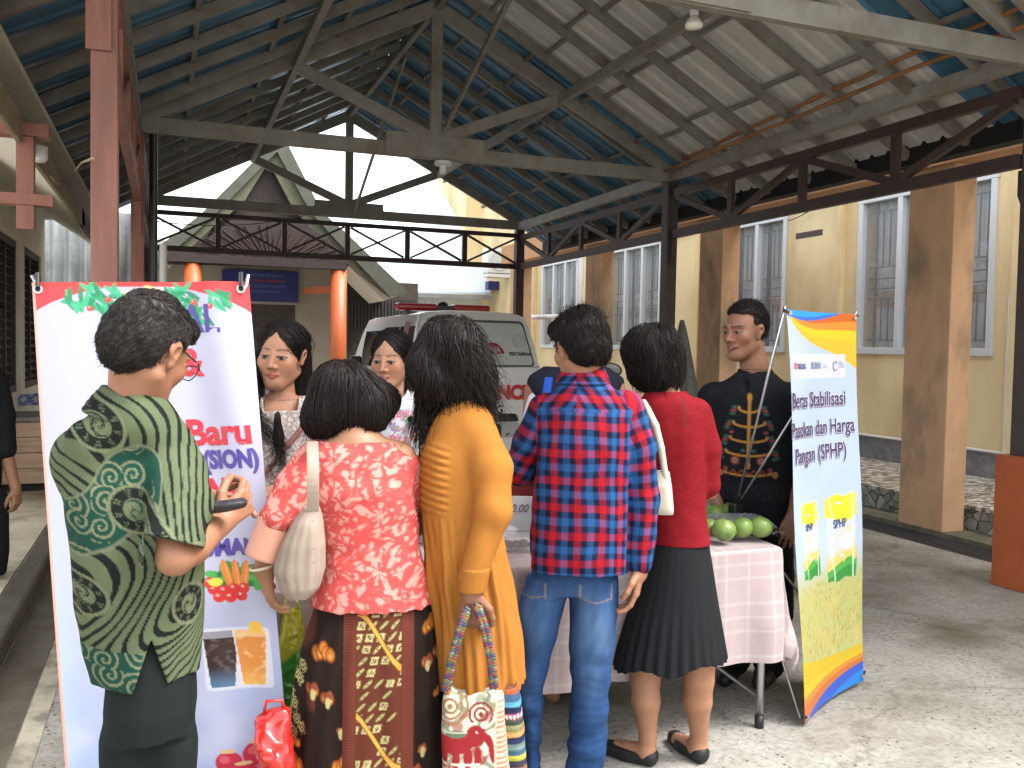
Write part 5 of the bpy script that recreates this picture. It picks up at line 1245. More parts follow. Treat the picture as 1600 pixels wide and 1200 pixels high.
# ================================================================== 5. woman in red sweater
SK5 = (.40,.20,.115)
f = Fig('person', 'woman with short hair in a red sweater and black pleated skirt', 3.2, 1055); px = f.px
hc = px(1024, 562, .0); HR = rot(rad(-25), rad(16), rad(-6)); hs_ = .93
b = S(.02); T5 = head_sdf(b, hc, HR, hs_, True, ears=False)
b.chain([T5((0,-.025,-.02)), px(1040,610,.0), px(1050,650,.0)], [.048,.045,.05], .02); b.stack(f.rows([(640,1015,1090,0,.05),(800,1022,1095,0,.08),(980,1000,1105,0,.08)]), k=.03)
sh, el, wr = px(1098,655,.0), px(1108,765,.03), px(1098,735,.26)
b.chain([sh, el], [.036,.033], .02); b.chain([el, wr], [.032,.023], .01); hand(b, wr, (-.3,1,.0), (0,0,1), -1, curl=(.3,.35,.4,.45), sc=.9)
sh2, el2, wr2 = px(1002,660,.02), px(1000,770,.10), px(1020,760,.30)
b.chain([sh2, el2, wr2], [.036,.033,.023], .02); hand(b, wr2, (.2,1,.0), (0,0,1), 1, curl=(.3,.35,.4,.45), sc=.9)
feet = []
for kx, ax, bx, dy in ((1008,1010,1012,-.02),(1092,1091,1092,.05)):
    az = px(ax,1168,dy); b.chain([px(kx,1000,.0)*[1,1,1], px(kx,1062,.0), px(ax-1,1095,dy*.6-.012), px(bx,1150,dy), [az[0], az[1], .03]], [.070,.052,.050,.030,.034], .015)
    feet.append(np.array([az[0], az[1], 0]))
b.cone(feet[0]+[0,0,.045], feet[0]+[-.10,.05,.03], .03, .028, .02); b.cone(feet[1]+[0,0,.045], feet[1]+[-.07,.09,.03], .03, .028, .02)
piece(f, b, .0045, 'body', m_skin, lambda V: head_col(V, hc, HR, hs_, SK5, fem=True), hires=[])
s = S(.02)
s.stack(f.rows([(612,1012,1066,.0,.055),(622,998,1088,.0,.075),(642,992,1102,.0,.09),(680,996,1104,0,.10),(740,1004,1104,0,.10),(800,1012,1104,0,.10),(832,1016,1110,0,.105),(855,1018,1114,0,.11)]), p=2.3, k=.02)
s.chain([px(1088,645,.0), px(1102,700,.01), px(1104,758,.03)], [.052,.052,.048], .015); s.chain([px(1104,758,.03), px(1098,742,.20)], [.047,.036], .015)
s.chain([px(1005,648,.01), px(1002,710,.05), px(1002,765,.10)], [.050,.05,.046], .015)
s.post = fold(8, .004, 22, .002, 43); s.cut(lambda P: px(1065,856,-.10)[2]-P[..., 2])
nk5 = px(1042,604,.01); s.cut(lambda P: -(np.sqrt(((P[..., 0]-nk5[0])/1.1)**2+((P[..., 1]-nk5[1])/.9)**2+((P[..., 2]-nk5[2]-.02)*1.2)**2)-.062))
def knit(V):
    u, v = px_uv(f, V); c = np.array((.175,.006,.010))[None]*(1+.16*vnoise(V*[1,1,2.5], 90, 1)+.10*np.sin(V[:, 2]*620+2*vnoise(V, 30, 2)))[:, None]
    band = ((v > 833) | (v+V[:, 1]*0 < 630))*1.0; c = colmix(c, band*.5, (.22,.008,.014))
    sl = (np.abs(u-(1066+(v-620)*.2)) < 1.3)*(v > 618)*(v < 664)*(V[:, 1] < 0); c = colmix(c, sl*.9, (.08,.02,.02)); return c
piece(f, s, .0038, 'sweater', m_cloth, knit)
s = S(.02)
s.stack(f.rows([(835,1022,1106,0,.10),(870,1010,1112,0,.12),(920,996,1120,0,.14),(970,978,1128,0,.16),(1020,964,1136,0,.175),(1070,955,1140,0,.19)]), p=2.15, k=.02, pleat=lambda th, z: 1+np.clip((px(0,845)[2]-z)/.25, .15, 1)*(.028*(2*np.abs(((th*4.6+z*.6) % 1)-.5)-.5)*2))
hzz = px(1050,1062,-.19)[2]
s.cut(lambda P: hzz-.012*np.sin(P[..., 0]*32+1)+.12*(P[..., 0]-px(1050,0)[0])*1.2-P[..., 2])
piece(f, s, .0038, 'pleated_skirt', m_cloth, lambda V: (.012,.013,.015))
for i, (h0, d_) in enumerate(((feet[0], (-.92,.38)), (feet[1], (-.55,.83)))):
    s = S(.012); t = np.array([d_[0], d_[1], 0]); t /= np.linalg.norm(t); a0 = h0-t*.045
    s.cone(a0+t*.035+[0,0,.032], a0+t*.12+[0,0,.026], .036, .038); s.cone(a0+t*.12+[0,0,.026], a0+t*.195+[0,0,.022], .040, .030)
    s.cut(lambda P: .002-P[..., 2]); s.cut(lambda P, a0=a0, t=t: np.minimum(P[..., 2]-.045-.10*np.maximum(.05-((P-a0)@t), 0)*3+.0, 9))
    op = a0+t*.075+[0,0,.060]; s.ell(op, (.024,.024,.022), None, .004, True)
    piece(f, s, .0032, 'shoe', m_leather, (.012,.012,.013))
    mb = MB(); mb.tube([a0+t*.135+[0,0,.058]+np.array([-t[1], t[0], 0])*q for q in (-.02, 0, .02)], .003, 6); mb.build('buckle', m_chrome, f.e)
h = S(.025)
for (x, y, d_, r) in ((1022,549,.0,.100),(1030,575,.0,.086),(1008,580,.03,.062),(1040,590,-.0,.055),(1000,545,.04,.065)): h.ell(px(x, y, d_), (r, r, r))
h.post = lambda P: .004*vnoise(P*np.array([1,1,.4]), 60, 2)+.005*vnoise(P, 26, 3)
zc5 = px(1030,612,0)[2]; h.cut(lambda P: zc5-.12*(P[..., 0]-px(1030,0)[0])*2-P[..., 2])
top5 = px(1030,530,.0)
hair_piece(f, h, .005, m_hair, [dict(dirf=lambda P: np.stack([(P[:, 0]-top5[0])*6*np.clip((P[:, 2]-top5[2]+.06)*9, -.15, 1), (P[:, 1]-top5[1])*4, -1.0+0*P[:, 0]], 1), L=.075, n=2600, seg=7, w=.0012, lift=.008, jit=.16, free=.25)])
# zip pull and neck
# white shoulder bag
wb = Fig('shoulder_bag', 'small cream white shoulder bag with a thin strap worn by the woman in red', 3.04, 1030); wb.e['category'] = 'handbag'; q = wb.px
s = S(.01); s.stack(wb.rows([(736,1024,1046,-.02,.02),(760,1016,1050,-.02,.03),(795,1018,1053,-.02,.03),(803,1021,1052,-.02,.022)]), p=3, k=.01)
piece(wb, s, .0038, 'bag_body', m_leather, (.50,.46,.37))
s = S(.004); s.chain([q(1006,628,.06), q(1012,640,.0), q(1024,665,-.035), q(1033,700,-.04), q(1039,740,-.035), q(1043,775,-.03)], [.010,.012,.013,.012,.011,.010], .004)
piece(wb, s, .0038, 'strap', m_leather, (.50,.46,.37))
# ================================================================== 6. man in black polo
SK6 = (.33,.165,.10)
f = Fig('person', 'smiling man in a black polo shirt embroidered with a golden tree', 4.1, 1168); px = f.px
hc = px(1164, 519, .0); HR = rot(rad(-140), rad(6), rad(0)); hs_ = 1.08
b = S(.02); T6 = head_sdf(b, hc, HR, hs_, smile=1)
b.chain([T6((0,-.02,-.04)), px(1180,575,.02), px(1180,610,.02)], [.062,.062,.07], .02); b.stack(f.rows([(620,1120,1240,0.02,.07),(900,1125,1235,0,.09)]), k=.03)
for sx, ex in ((1108,1104),(1240,1256)):
    b.chain([px(sx,625,.0), px(ex,725,-.0), px(ex+(20 if sx < 1150 else -14),800,-.12)], [.045,.04,.03], .02); hand(b, px(ex+(20 if sx < 1150 else -14),800,-.12), (.3 if sx < 1150 else -.3,-.5,-.7), (0,-1,.3), 1 if sx < 1150 else -1)
for kx in (1150, 1205): p0 = px(kx,900,0); b.chain([p0, [p0[0],.0,.45], [p0[0],.0,.06]], [.075,.055,.04], .02)
def c6(V):
    c = head_col(V, hc, HR, hs_, SK6, lip=(.20,.07,.05)); L = (V-hc)@HR/hs_
    c = colmix(c, (L[:, 1] > .075)*(np.abs(L[:, 0]) < .016)*sstep(.0026, .0012, np.abs(L[:, 2]+.0578+.0*L[:, 0]))*.25, (.4,.36,.32)); return c
piece(f, b, .006, 'body', m_skin, c6, hires=[(hc-.17, hc+.17, .0026)])
s = S(.02)
s.stack(f.rows([(583,1156,1206,.02,.07),(596,1128,1232,.01,.09),(615,1108,1248,.0,.11),(660,1108,1246,.0,.13),(740,1112,1242,.0,.135),(830,1114,1240,.0,.135),(905,1112,1242,.0,.14)]), p=2.5, k=.02)
for sx, ex in ((1115,1103),(1238,1254)): s.chain([px(sx,622,.0), px(ex,680,.0), px(ex,720,-.01)], [.075,.072,.068], .02)
s.post = fold(7, .006, 18, .003, 53)
s.ell(px(1164,596,-.12), (.030,.06,.055), None, .006, True)
def polo(V):
    u, v = px_uv(f, V); u = u-1172; c = np.array((.010,.011,.014))[None].repeat(len(V), 0); fr = V[:, 1] < -.02
    GO, RE, GR = (.42,.20,.04), (.22,.05,.055), (.035,.10,.07)
    def line(w_, d, m, col): nonlocal c; c = colmix(c, fr*m*sstep(w_, w_*.5, d), col)
    au = np.abs(u)
    line(3.2, au, (v > 622)*(v < 728), GO); line(5, np.hypot(au, (v-619)*.6), 1, GO)
    for y0, w0 in ((640,16),(662,24),(685,28),(706,34)):
        line(2.3, np.abs(v-(y0-(au/w0)**2*5+2)), (au < w0), GO); line(3.6, np.hypot(au-w0, v-y0+5), 1, GO)
        for k in range(3): line(4.2, np.hypot((au-w0-6-k*2)*.7, (v-(y0-10+k*5+4))*1.3), 1, GR if k % 2 == 0 else RE)
    for x0 in (20,): line(9, np.hypot(au-x0, v-715), 1, RE); line(5, np.hypot(au-x0, v-715), 1, (.40,.22,.16)); line(2.5, np.hypot(au-x0, v-715), 1, RE)
    for x0, y0 in ((36,690),(40,712),(8,700),(34,728),(26,672)): line(5, np.hypot((au-x0), (v-y0)*1.4), 1, RE if x0 % 4 else GR)
    line(2.2, np.abs(v-(738-(au/44)**2*6)), au < 44, GO); line(2, np.abs(v-(733+3*np.sin(au*.5))), au < 40, (.25,.06,.03)); line(6, np.hypot(au-42, v-736), 1, (.28,.17,.07))
    line(5, np.hypot(au, (v-722)*.8), 1, GO)
    c = colmix(c, fr*(v > 750)*(v < 775)*(np.sin(u*.9+v)*np.sin(v*1.1-u*.5) > .45)*.5, (.06,.06,.07)); return c
piece(f, s, .0042, 'polo_shirt', m_cloth, polo)
cA = px(1180,590,.02); co = S(.003)
for k_ in range(34):
    a1, a2 = k_/34*2*math.pi, (k_+1)/34*2*math.pi
    if abs(((a1+a2)/2)-4.55) < .30: continue
    for r1_, z1_ in ((.072,.030), (.076,.018), (.083,.006), (.090,-.008)): co.cone(*[cA+np.array([math.cos(a)*r1_, math.sin(a)*r1_*.95, z1_+.008*math.sin(a)]) for a in (a1, a2)], .006, .006, .008)
piece(f, co, .004, 'collar', m_cloth, lambda V: (.012,.013,.016))
t = S(.02); t.stack(f.rows([(885,1118,1238,0,.12),(960,1116,1240,0,.12)]), p=2.4, k=.03)
for kx in (1150, 1205): p0 = px(kx,940,0); t.chain([p0, [p0[0],.0,.45], [p0[0],.0,.07]], [.085,.075,.07], .03)
piece(f, t, .007, 'trousers', m_cloth, lambda V: (.010,.010,.012))
sh_ = S(.01)
for kx in (1150, 1205): k0 = px(kx,940,0); leg_shoe(sh_, (k0[0], k0[1]+.06, 0), (-.2,-1))
piece(f, sh_, .007, 'shoes', m_leather, (.01,.01,.01))
h = S(.008)
def L6(P, c=hc, R=HR, q=hs_): return (P-c)@R/q
def short_hair(h, hc, HR, hs_, front=.070, side=.018, low=-.035, v=(.081,.100,.099)):
    T = lambda p: hc+HR@(np.array(p, float)*hs_)
    h.ell(T((0,-.014,.037)), np.array(v)*hs_, HR)
    h.cut(lambda P: (lambda L: np.maximum(np.minimum(L[..., 1]-side, front-L[..., 2]+.35*np.maximum(L[..., 1]-.05, 0)), low-L[..., 2])*hs_)((P-hc)@HR/hs_))
    h.cut(lambda P: (lambda L: .030-np.hypot(L[..., 1]-.002, (L[..., 2]-.004)*.9)-8*np.maximum(.05-np.abs(L[..., 0]), 0))((P-hc)@HR/hs_))
    h.post = lambda P: .002*vnoise(P, 150, 2)+.003*vnoise(P, 50, 4)
short_hair(h, hc, HR, hs_, .080)
h6, R6 = hc.copy(), HR.copy()
cb = lambda P: (lambda L: (np.stack([L[:, 0]*5, -.9+0*L[:, 0], -.5+(L[:, 2] > .09)*.7], 1)@R6.T))((P-h6)@R6)
hair_piece(f, h, .0045, m_hair, [dict(dirf=cb, L=.03, n=2600, seg=4, w=.0012, lift=.006, jit=.3, free=.4)])
# ================================================================== long haired women: helper
def long_hair(f, hc, HR, hs_, parts, zlow, top, part_dir, n=2200, L=.34, seed=1):
    h = S(.02); T = lambda p: hc+HR@(np.array(p, float)*hs_)
    h.ell(T((0,-.020,.038)), np.array((.083,.098,.093))*hs_, HR); h.ell(T((0,-.05,-.04)), np.array((.080,.060,.09))*hs_, HR)
    for a, b_, ra, rb in parts: h.cone(a, b_, ra, rb, .02)
    h.cut(lambda P: (lambda L: (np.minimum(np.minimum(L[..., 1]-.030, .0585-np.abs(L[..., 0])-.0*L[..., 2]), .094-1.3*np.abs(L[..., 0])-L[..., 2]))*hs_)((P-hc)@HR/hs_))
    h.cut(lambda P: zlow-P[..., 2]); h.post = lambda P: .003*vnoise(P*np.array([1,1,.3]), 60, seed)
    tp = T((0,.02,.13))
    def dirf(P): L_ = (P-hc)@HR; d = np.stack([np.sign(L_[:, 0])*np.clip((L_[:, 2]-.0)*14, 0, 1.5)*(np.abs(L_[:, 0]) < .075), -.35*(L_[:, 2] > .0), -1.0+0*L_[:, 0]], 1); return d@HR.T*np.array([1,1,1])
    hair_piece(f, h, .0045, m_hair, [dict(dirf=dirf, L=L, n=n, seg=12, w=.0012, lift=.005, jit=.05, free=.1, seed=seed)])
# ================================================================== 7. girl in white T-shirt
SK7 = (.46,.245,.15)
f = Fig('person', 'young woman in a white T-shirt with a pink flower heart print, behind the table', 3.75, 632); px = f.px
hc = px(611, 562, .0); HR = rot(rad(200), rad(10), rad(0)); hs_ = .97
b = S(.02); T7 = head_sdf(b, hc, HR, hs_, True)
b.chain([T7((0,-.015,-.04)), px(625,610,.02), px(628,640,.02)], [.046,.044,.05], .02); b.stack(f.rows([(612,604,652,.02,.04),(628,585,680,0.02,.06),(800,600,670,0,.08),(900,595,675,0,.09)]), k=.02)
for sx, ex, wx in ((582,572,600),(682,694,668)):
    b.chain([px(sx,632,.0), px(ex,720,.02), px(wx,745,-.20)], [.037,.032,.024], .02); hand(b, px(wx,745,-.20), (.2 if sx < 600 else -.2,-1,0), (0,0,1), -1 if sx < 600 else 1, sc=.9)
for kx in (610, 655): p0 = px(kx,860,0); b.chain([p0, [p0[0],.0,.42], [p0[0],.0,.06]], [.07,.05,.035], .02); b.cone([p0[0],0,.05], [p0[0],-.15,.03], .034, .03)
piece(f, b, .006, 'body', m_skin, lambda V: head_col(V, hc, HR, hs_, SK7, lip=(.36,.12,.10), fem=True), hires=[(hc-.16, hc+.16, .0024)])
s = S(.02)
s.stack(f.rows([(606,606,654,.02,.055),(614,590,674,.01,.075),(630,580,690,0,.09),(680,584,688,0,.11),(740,590,684,0,.11),(820,588,686,0,.12)]), p=2.3, k=.02)
for sx, ex in ((588,570),(680,694)): s.chain([px(sx,630,.0), px(ex,690,.01)], [.055,.055], .02)
s.post = fold(7, .006, 18, .003, 63)
nk7 = px(614,606,-.07); s.ell(nk7, (.058,.09,.055), None, .004, True)
def heart(V):
    u, v = px_uv(f, V); c = np.array((.62,.62,.66))[None].repeat(len(V), 0); x = (u-632)/30; y = (v-668)/28; fr = V[:, 1] < 0
    hh = (x**2+y**2-1)**3+x**2*y**3*1.0; hh = (x**2+(-y+.0)**2-1)**3-x**2*(-y)**3
    cols = [(.62,.10,.22), (.55,.22,.35), (.60,.24,.16), (.30,.22,.42), (.15,.34,.26), (.66,.30,.42)]
    rr = np.random.RandomState(3)
    for i in range(46):
        a, e = rr.uniform(-1.05, 1.05), rr.uniform(-1, 1.1)
        if (a*a+e*e-1)**3-a*a*(-e)**3 > 0: continue
        r_ = rr.uniform(3, 6.5); d = np.hypot(u-632-a*30, v-668-e*28); an = np.arctan2(v-668-e*28, u-632-a*30)
        c = colmix(c, fr*sstep(r_, r_-1.2, d*(1+.25*np.sin(an*5+i))), cols[i % 6]); c = colmix(c, fr*sstep(r_*.4, r_*.3, d), (.62,.42,.2))
    return c
piece(f, s, .0038, 'white_tshirt', m_cloth, heart)
t = S(.02); t.stack(f.rows([(800,592,682,0,.12),(880,590,684,0,.12)]), p=2.4, k=.03)
for kx in (612, 656): p0 = px(kx,870,0); t.chain([p0, [p0[0],.0,.45], [p0[0],.0,.07]], [.08,.06,.055], .03)
piece(f, t, .008, 'trousers', m_cloth, lambda V: (.03,.04,.07))
long_hair(f, hc, HR, hs_, [(px(642,560,.03), px(650,640,.03), .035, .03), (px(594,560,.05), px(594,620,.06), .03, .025), (px(640,590,.0), px(640,655,-.085), .020, .016)], px(0,668)[2], None, None, 2000, .26, 2)
# ================================================================== 8. long haired seller in cream lace
SK8 = (.44,.225,.135)
f = Fig('person', 'young woman with long black hair in a pale speckled blouse beside the left banner', 3.45, 436); px = f.px
hc = px(441, 555, .0); HR = rot(rad(-158), rad(8), rad(-4)); hs_ = 1.06
b = S(.02); T8 = head_sdf(b, hc, HR, hs_, True)
b.chain([T8((0,-.015,-.04)), px(440,615,.02), px(440,650,.03)], [.048,.046,.05], .02); b.stack(f.rows([(618,415,468,.03,.045),(632,395,480,0.02,.065),(800,405,478,0,.085),(900,400,480,0,.09)]), k=.02)
wr8 = px(424,775,-.28)
b.chain([px(398,650,.0), px(392,745,.02), px(405,770,-.20)], [.037,.033,.024], .02); hand(b, px(408,768,-.2), (.5,-.6,-.3), (-.2,0,1), -1, curl=(.5,.6,.6,.7), sc=.95)
b.chain([px(480,650,.0), px(488,745,.02), px(450,760,-.22)], [.037,.033,.024], .02); hand(b, px(448,760,-.22), (-.7,-.5,-.1), (.1,0,1), 1, curl=(.5,.6,.6,.7), sc=.95)
for kx in (415, 460): p0 = px(kx,860,0); b.chain([p0, [p0[0],.0,.42], [p0[0],.0,.06]], [.07,.05,.035], .02); b.cone([p0[0],0,.05], [p0[0],-.15,.03], .034, .03)
piece(f, b, .006, 'body', m_skin, lambda V: head_col(V, hc, HR, hs_, SK8, lip=(.36,.085,.07), fem=True), hires=[(hc-.17, hc+.17, .0024), (px(395,800,-.36), px(470,730,-.1), .003)])
s = S(.02)
s.stack(f.rows([(618,398,476,.01,.07),(632,386,490,0,.09),(680,390,486,0,.11),(740,398,480,0,.105),(820,392,486,0,.12),(950,385,494,0,.15)]), p=2.4, k=.02)
for sx, ex in ((400,392),(478,490)): s.chain([px(sx,645,.0), px(ex,735,.02), px((400 if sx < 440 else 462),765,-.14)], [.052,.048,.038], .02)
s.post = fold(7, .006, 18, .003, 73)
nk8 = px(438,628,-.06); s.stack([(nk8[2]-.035, nk8[0]+.005, nk8[1]-.02, .062, .10), (nk8[2]+.12, nk8[0], nk8[1]-.0, .07, .10)], p=6, k=.004, neg=True)
def speck(V):
    n_ = vnoise(V, 190, 1)+.6*vnoise(V, 330, 4); c = np.array((.34,.29,.265))[None].repeat(len(V), 0)*(1+.0*n_)[:, None]; c = colmix(c, sstep(.1, .6, n_), (.55,.50,.47)); return colmix(c, sstep(.2, .7, -n_)*.8, (.20,.15,.14))
piece(f, s, .004, 'speckled_blouse', m_cloth, speck)
st = S(.003); st.chain([px(482,645,-.03), px(470,672,-.118), px(440,705,-.125), px(412,742,-.118), px(396,765,-.06)], [.010]*5, .003)
piece(f, st, .0036, 'crossbody_strap', m_leather, (.25,.09,.08))
long_hair(f, hc, HR, hs_, [(px(406,565,.02), px(408,612,-.09), .040, .036), (px(408,612,-.09), px(423,652,-.17), .036, .030), (px(423,652,-.17), px(436,688,-.18), .030, .020), (px(468,560,.05), px(474,620,.05), .036, .035), (px(472,615,.05), px(470,660,.06), .035, .03)], px(0,700)[2], None, None, 2600, .34, 3)
# ================================================================== 9. person in vest behind the boy
f = Fig('person', 'person in a navy vest and white sleeves, mostly hidden behind the plaid boy', 3.9, 898); px = f.px
hc = px(905, 548, .0); HR = rot(rad(185), rad(30), rad(0)); hs_ = .92
b = S(.02); head_sdf(b, hc, HR, hs_, False); b.chain([px(903,560,.02), px(900,590,.02), px(900,620,.02)], [.05,.055,.06], .02); b.stack(f.rows([(620,860,945,0,.06),(800,855,950,0,.09),(900,855,950,0,.09)]), k=.02)
for sx, ex in ((835,826),(962,968)):
    b.chain([px(sx,610,.0), px(ex,705,.0), px((ex+898)/2,750,-.20)], [.045,.038,.027], .02); hand(b, px((ex+898)/2,750,-.20), (.2 if sx < 900 else -.2,-1,0), (0,0,1), -1 if sx < 900 else 1)
for kx in (870, 925): p0 = px(kx,860,0); b.chain([p0, [p0[0],.0,.45], [p0[0],.0,.06]], [.08,.055,.04], .02); b.cone([p0[0],0,.05], [p0[0],-.16,.03], .036, .03)
piece(f, b, .006, 'body', m_skin, lambda V: head_col(V, hc, HR, hs_, SK4), hires=[])
s = S(.02)
for sx, ex in ((840,828),(958,968)): s.chain([px(sx,622,.0), px(ex,690,.0)], [.052,.050], .02); s.chain([px(ex,690,.0), px((ex*2+898)/3,735,-.10)], [.055,.045], .02)
s.post = fold(7, .006, 18, .003, 83); piece(f, s, .005, 'white_sleeves', m_cloth, lambda V: (.60,.60,.63))
s = S(.02); s.stack(f.rows([(574,858,944,.01,.07),(582,830,968,.0,.085),(600,824,974,.0,.09),(625,836,964,0,.115),(720,845,955,0,.12),(830,845,955,0,.125)]), p=2.5, k=.02); s.post = fold(7, .005, 18, .002, 84)
def vest(V):
    u, v = px_uv(f, V); c = np.array((.014,.017,.028))[None].repeat(len(V), 0); au = np.abs(u-900); e = np.abs(au-(42+(v-590)*.12)); return colmix(c, sstep(7, 5.5, e)*(v > 590), (.03,.10,.50))
piece(f, s, .004, 'vest', m_cloth, vest)
t = S(.02); t.stack(f.rows([(800,848,952,0,.11),(880,850,950,0,.12)]), p=2.4, k=.03)
for kx in (872, 925): p0 = px(kx,870,0); t.chain([p0, [p0[0],.0,.45], [p0[0],.0,.07]], [.085,.07,.065], .03)
piece(f, t, .008, 'trousers', m_cloth, lambda V: (.02,.02,.03))
h = S(.008); short_hair(h, hc, HR, hs_, .07); piece(f, h, .005, 'hair', m_hair)
# ================================================================== 10. person at the left edge
f = Fig('person', 'person in black clothes with one bare forearm at the left edge of the photo', 5.1, -28, gz=.12); px = f.px
hc = px(-30, 480, .0); HR = rot(rad(60), rad(5), rad(0))
b = S(.02); head_sdf(b, hc, HR, 1.0); b.chain([hc+[0,0,-.05], px(-30,560,.0)], [.055,.06], .02); b.stack(f.rows([(575,-60,0,0,.08),(700,-55,-5,0,.09)]), k=.02)
b.chain([px(-4,590,-.02), px(7,700,-.02), px(24,762,-.06)], [.045,.042,.027], .02); hand(b, px(25,764,-.06), (.08,.0,-1), (.7,-.6,0), 1, curl=(.6,.7,.7,.8), sc=1.0)
piece(f, b, .005, 'body', m_skin, lambda V: head_col(V, hc, HR, 1.0, (.30,.15,.085)))
s = S(.02); s.stack(f.rows([(568,-50,-8,0,.08),(585,-72,6,0,.11),(640,-75,6,0,.13),(760,-72,2,0,.13),(800,-72,2,0,.13)]), p=2.4, k=.02); s.chain([px(-8,590,-.01), px(4,650,-.02), px(8,702,-.03)], [.062,.062,.06], .02); s.post = fold(7, .005, 18, .002, 94)
piece(f, s, .005, 'black_shirt', m_cloth, lambda V: (.010,.010,.011))
t = S(.02); t.stack(f.rows([(780,-72,4,0,.13),(880,-66,12,0,.12)])); p0 = px(-12,860,-.03); p1 = px(-48,860,.03)
for q in (p0, p1): t.chain([q, [q[0],q[1],.45], [q[0],q[1],.06]], [.085,.08,.075], .02)
t.cut(lambda P: .02-P[..., 2])
piece(f, t, .006, 'black_trousers', m_cloth, lambda V: (.012,.012,.013))
h = S(.008); short_hair(h, hc, HR, 1.0, .07); piece(f, h, .005, 'hair', m_hair)
# ================================================================== ambulance
m_van = mat('van white paint', (.80,.80,.78), .22, (.76,.76,.74), 3, spec=.6)
m_vang = mat('dark tinted glass', (.012,.013,.014), .06, spec=.8)
m_film = mat('frosted rear window film', (.60,.64,.61), .25, (.56,.60,.57), 3, spec=.6)
m_red = mat('red stripe vinyl', (.30,.02,.03), .35); m_redl = mat('red lettering', (.55,.02,.02), .4); m_blk = mat('black lettering', (.01,.01,.011), .5); m_grey = mat('grey trim', (.10,.10,.10), .5)
m_redbar = mat('red light bar plastic', (.55,.02,.03), .2, spec=.7); m_maroon = mat('maroon paint', (.10,.008,.010), .3)
YR, VL, VW = 10.2, 4.3, 1.68; VX = 3.52
van = thing('ambulance', 'white ambulance van with red roof light bar parked under the canopy behind the people', 'ambulance', (VX, YR+2, 0)); bpy.context.view_layer.update()
def sect(y):      # half section (x,z) list at depth y
    t = (y-YR)/VL; top = 1.93-.02*t
    if t > .74: top = 1.93-(t-.74)/.26*.8
    lean = 0
    return [(.62,.30),(.80,.34),(.84,.48),(.845,.75),(.84,1.02),(.825,1.16),(.79,min(1.45,top-.22)),(.745,min(1.68,top-.12)),(.69,top-.05),(.60,top-.012),(.35,top+.012),(0,top+.018)]
V = []; F = []; ys_ = [0,.02,.08,.18,.4,.8,1.3,1.8,2.3,2.54,2.75,3.0,3.18,3.4,3.7,4.0,4.22,4.3]
for dy_ in ys_:
    S_ = sect(YR+dy_); e = .0
    full = [(x, z) for x, z in S_]+[(-x, z) for x, z in S_[-2::-1]]
    sh_x = 1-.035*max(0, 1-dy_/.1)**2-.04*max(0, (dy_-4.1)/.2)**2
    for x, z in full:
        ln = .30*max(0, z-1.08)/.85*max(0, 1-dy_/1.2)          # rear face leans forward above the belt
        zz = z-.012*max(0, 1-dy_/.1)*(z > 1.8)
        V.append((VX+x*sh_x, YR+dy_+ln, zz))
n = len(full)
for i in range(len(ys_)-1):
    for k in range(n-1): a = i*n+k; F.append((a, a+1, a+n+1, a+n))
F.append(tuple(range(n))); F.append(tuple((len(ys_)-1)*n+k for k in range(n))[::-1])
for i in range(len(ys_)-1): a = i*n; F.append((a, a+n, a+n+n-1, a+n-1))
body = loc(MB().add(V, F).build('body', m_van, van, bevel=.0, smooth=True))
for p_ in body.data.polygons: p_.use_smooth = len(p_.vertices) == 4
def rear(x, z, o=.006):   # point on rear face
    return (VX+x, YR+.30*max(0, z-1.08)/.85-o, z)
def panel(pts, name, m, parent=van, o=.006, th=.006):
    """polygon on the rear face with rounded corners"""
    P_ = []
    k = len(pts)
    for i in range(k):
        a, b_, c_ = [np.array(pts[(i+j) % k], float) for j in (-1, 0, 1)]
        u, w_ = a-b_, c_-b_; r_ = min(.06, np.linalg.norm(u)*.3, np.linalg.norm(w_)*.3)
        u = u/np.linalg.norm(u)*r_; w_ = w_/np.linalg.norm(w_)*r_
        for t in np.linspace(0, 1, 6): P_.append(b_+u*(1-t)**2+w_*t**2)
    mb = MB(); n_ = len(P_)
    mb.add([rear(p[0], p[1], o) for p in P_]+[rear(p[0], p[1], o-th) for p in P_], [tuple(range(n_)), tuple(range(n_, 2*n_))[::-1]]+[(i, (i+1) % n_, n_+(i+1) % n_, n_+i) for i in range(n_)])
    return loc(mb.build(name, m, parent))
panel([(-.70,1.27),(.735,1.27),(.63,1.83),(-.60,1.83)], 'window_gasket', m_grey, o=.005, th=.004)
rw = panel([(-.68,1.285),(.71,1.285),(.61,1.80),(-.58,1.80)], 'rear_window', m_film, o=.011)
panel([(-.80,1.26),(.80,1.26),(.80,1.268),(-.80,1.268)], 'tailgate_seam', m_grey, o=.003, th=.002)
rm = lambda x, z, o=.012: (lambda a, b_: Matrix(((1, 0, 0, rear(x, z, o)[0]), (0, (b_[1]-a[1]), 0, rear(x, z, o)[1]), (0, (b_[2]-a[2]), 1, rear(x, z, o)[2]), (0, 0, 0, 1))))(rear(x, z), rear(x, z+1)) 
def rtext(s_, size, x, z, m, bold=0, o=.014, sx=1.0, al='LEFT'):
    def wp(tx, ty, tz): q = rear(x+tx, z+ty, o); return (q[0], q[1], q[2])
    t_ = text(s_, size, m, None, van, bold=bold, sx=sx, align=al, warp=wp, ext=0); bpy.context.view_layer.update(); t_.matrix_parent_inverse = van.matrix_world.inverted(); return t_
panel([(-.25,1.42),(.36,1.42),(.26,1.555),(-.25,1.555)], 'red_label', m_red, o=.015, th=.003)
m_lett = mat('white lettering', (.6,.6,.6), .4)
rtext('PERTAMINA', .10, -.20, 1.435, m_lett, .003, .018, .92)
rtext('PERTAMINA', .062, .40, 1.40, m_blk, .002, .014, .86)
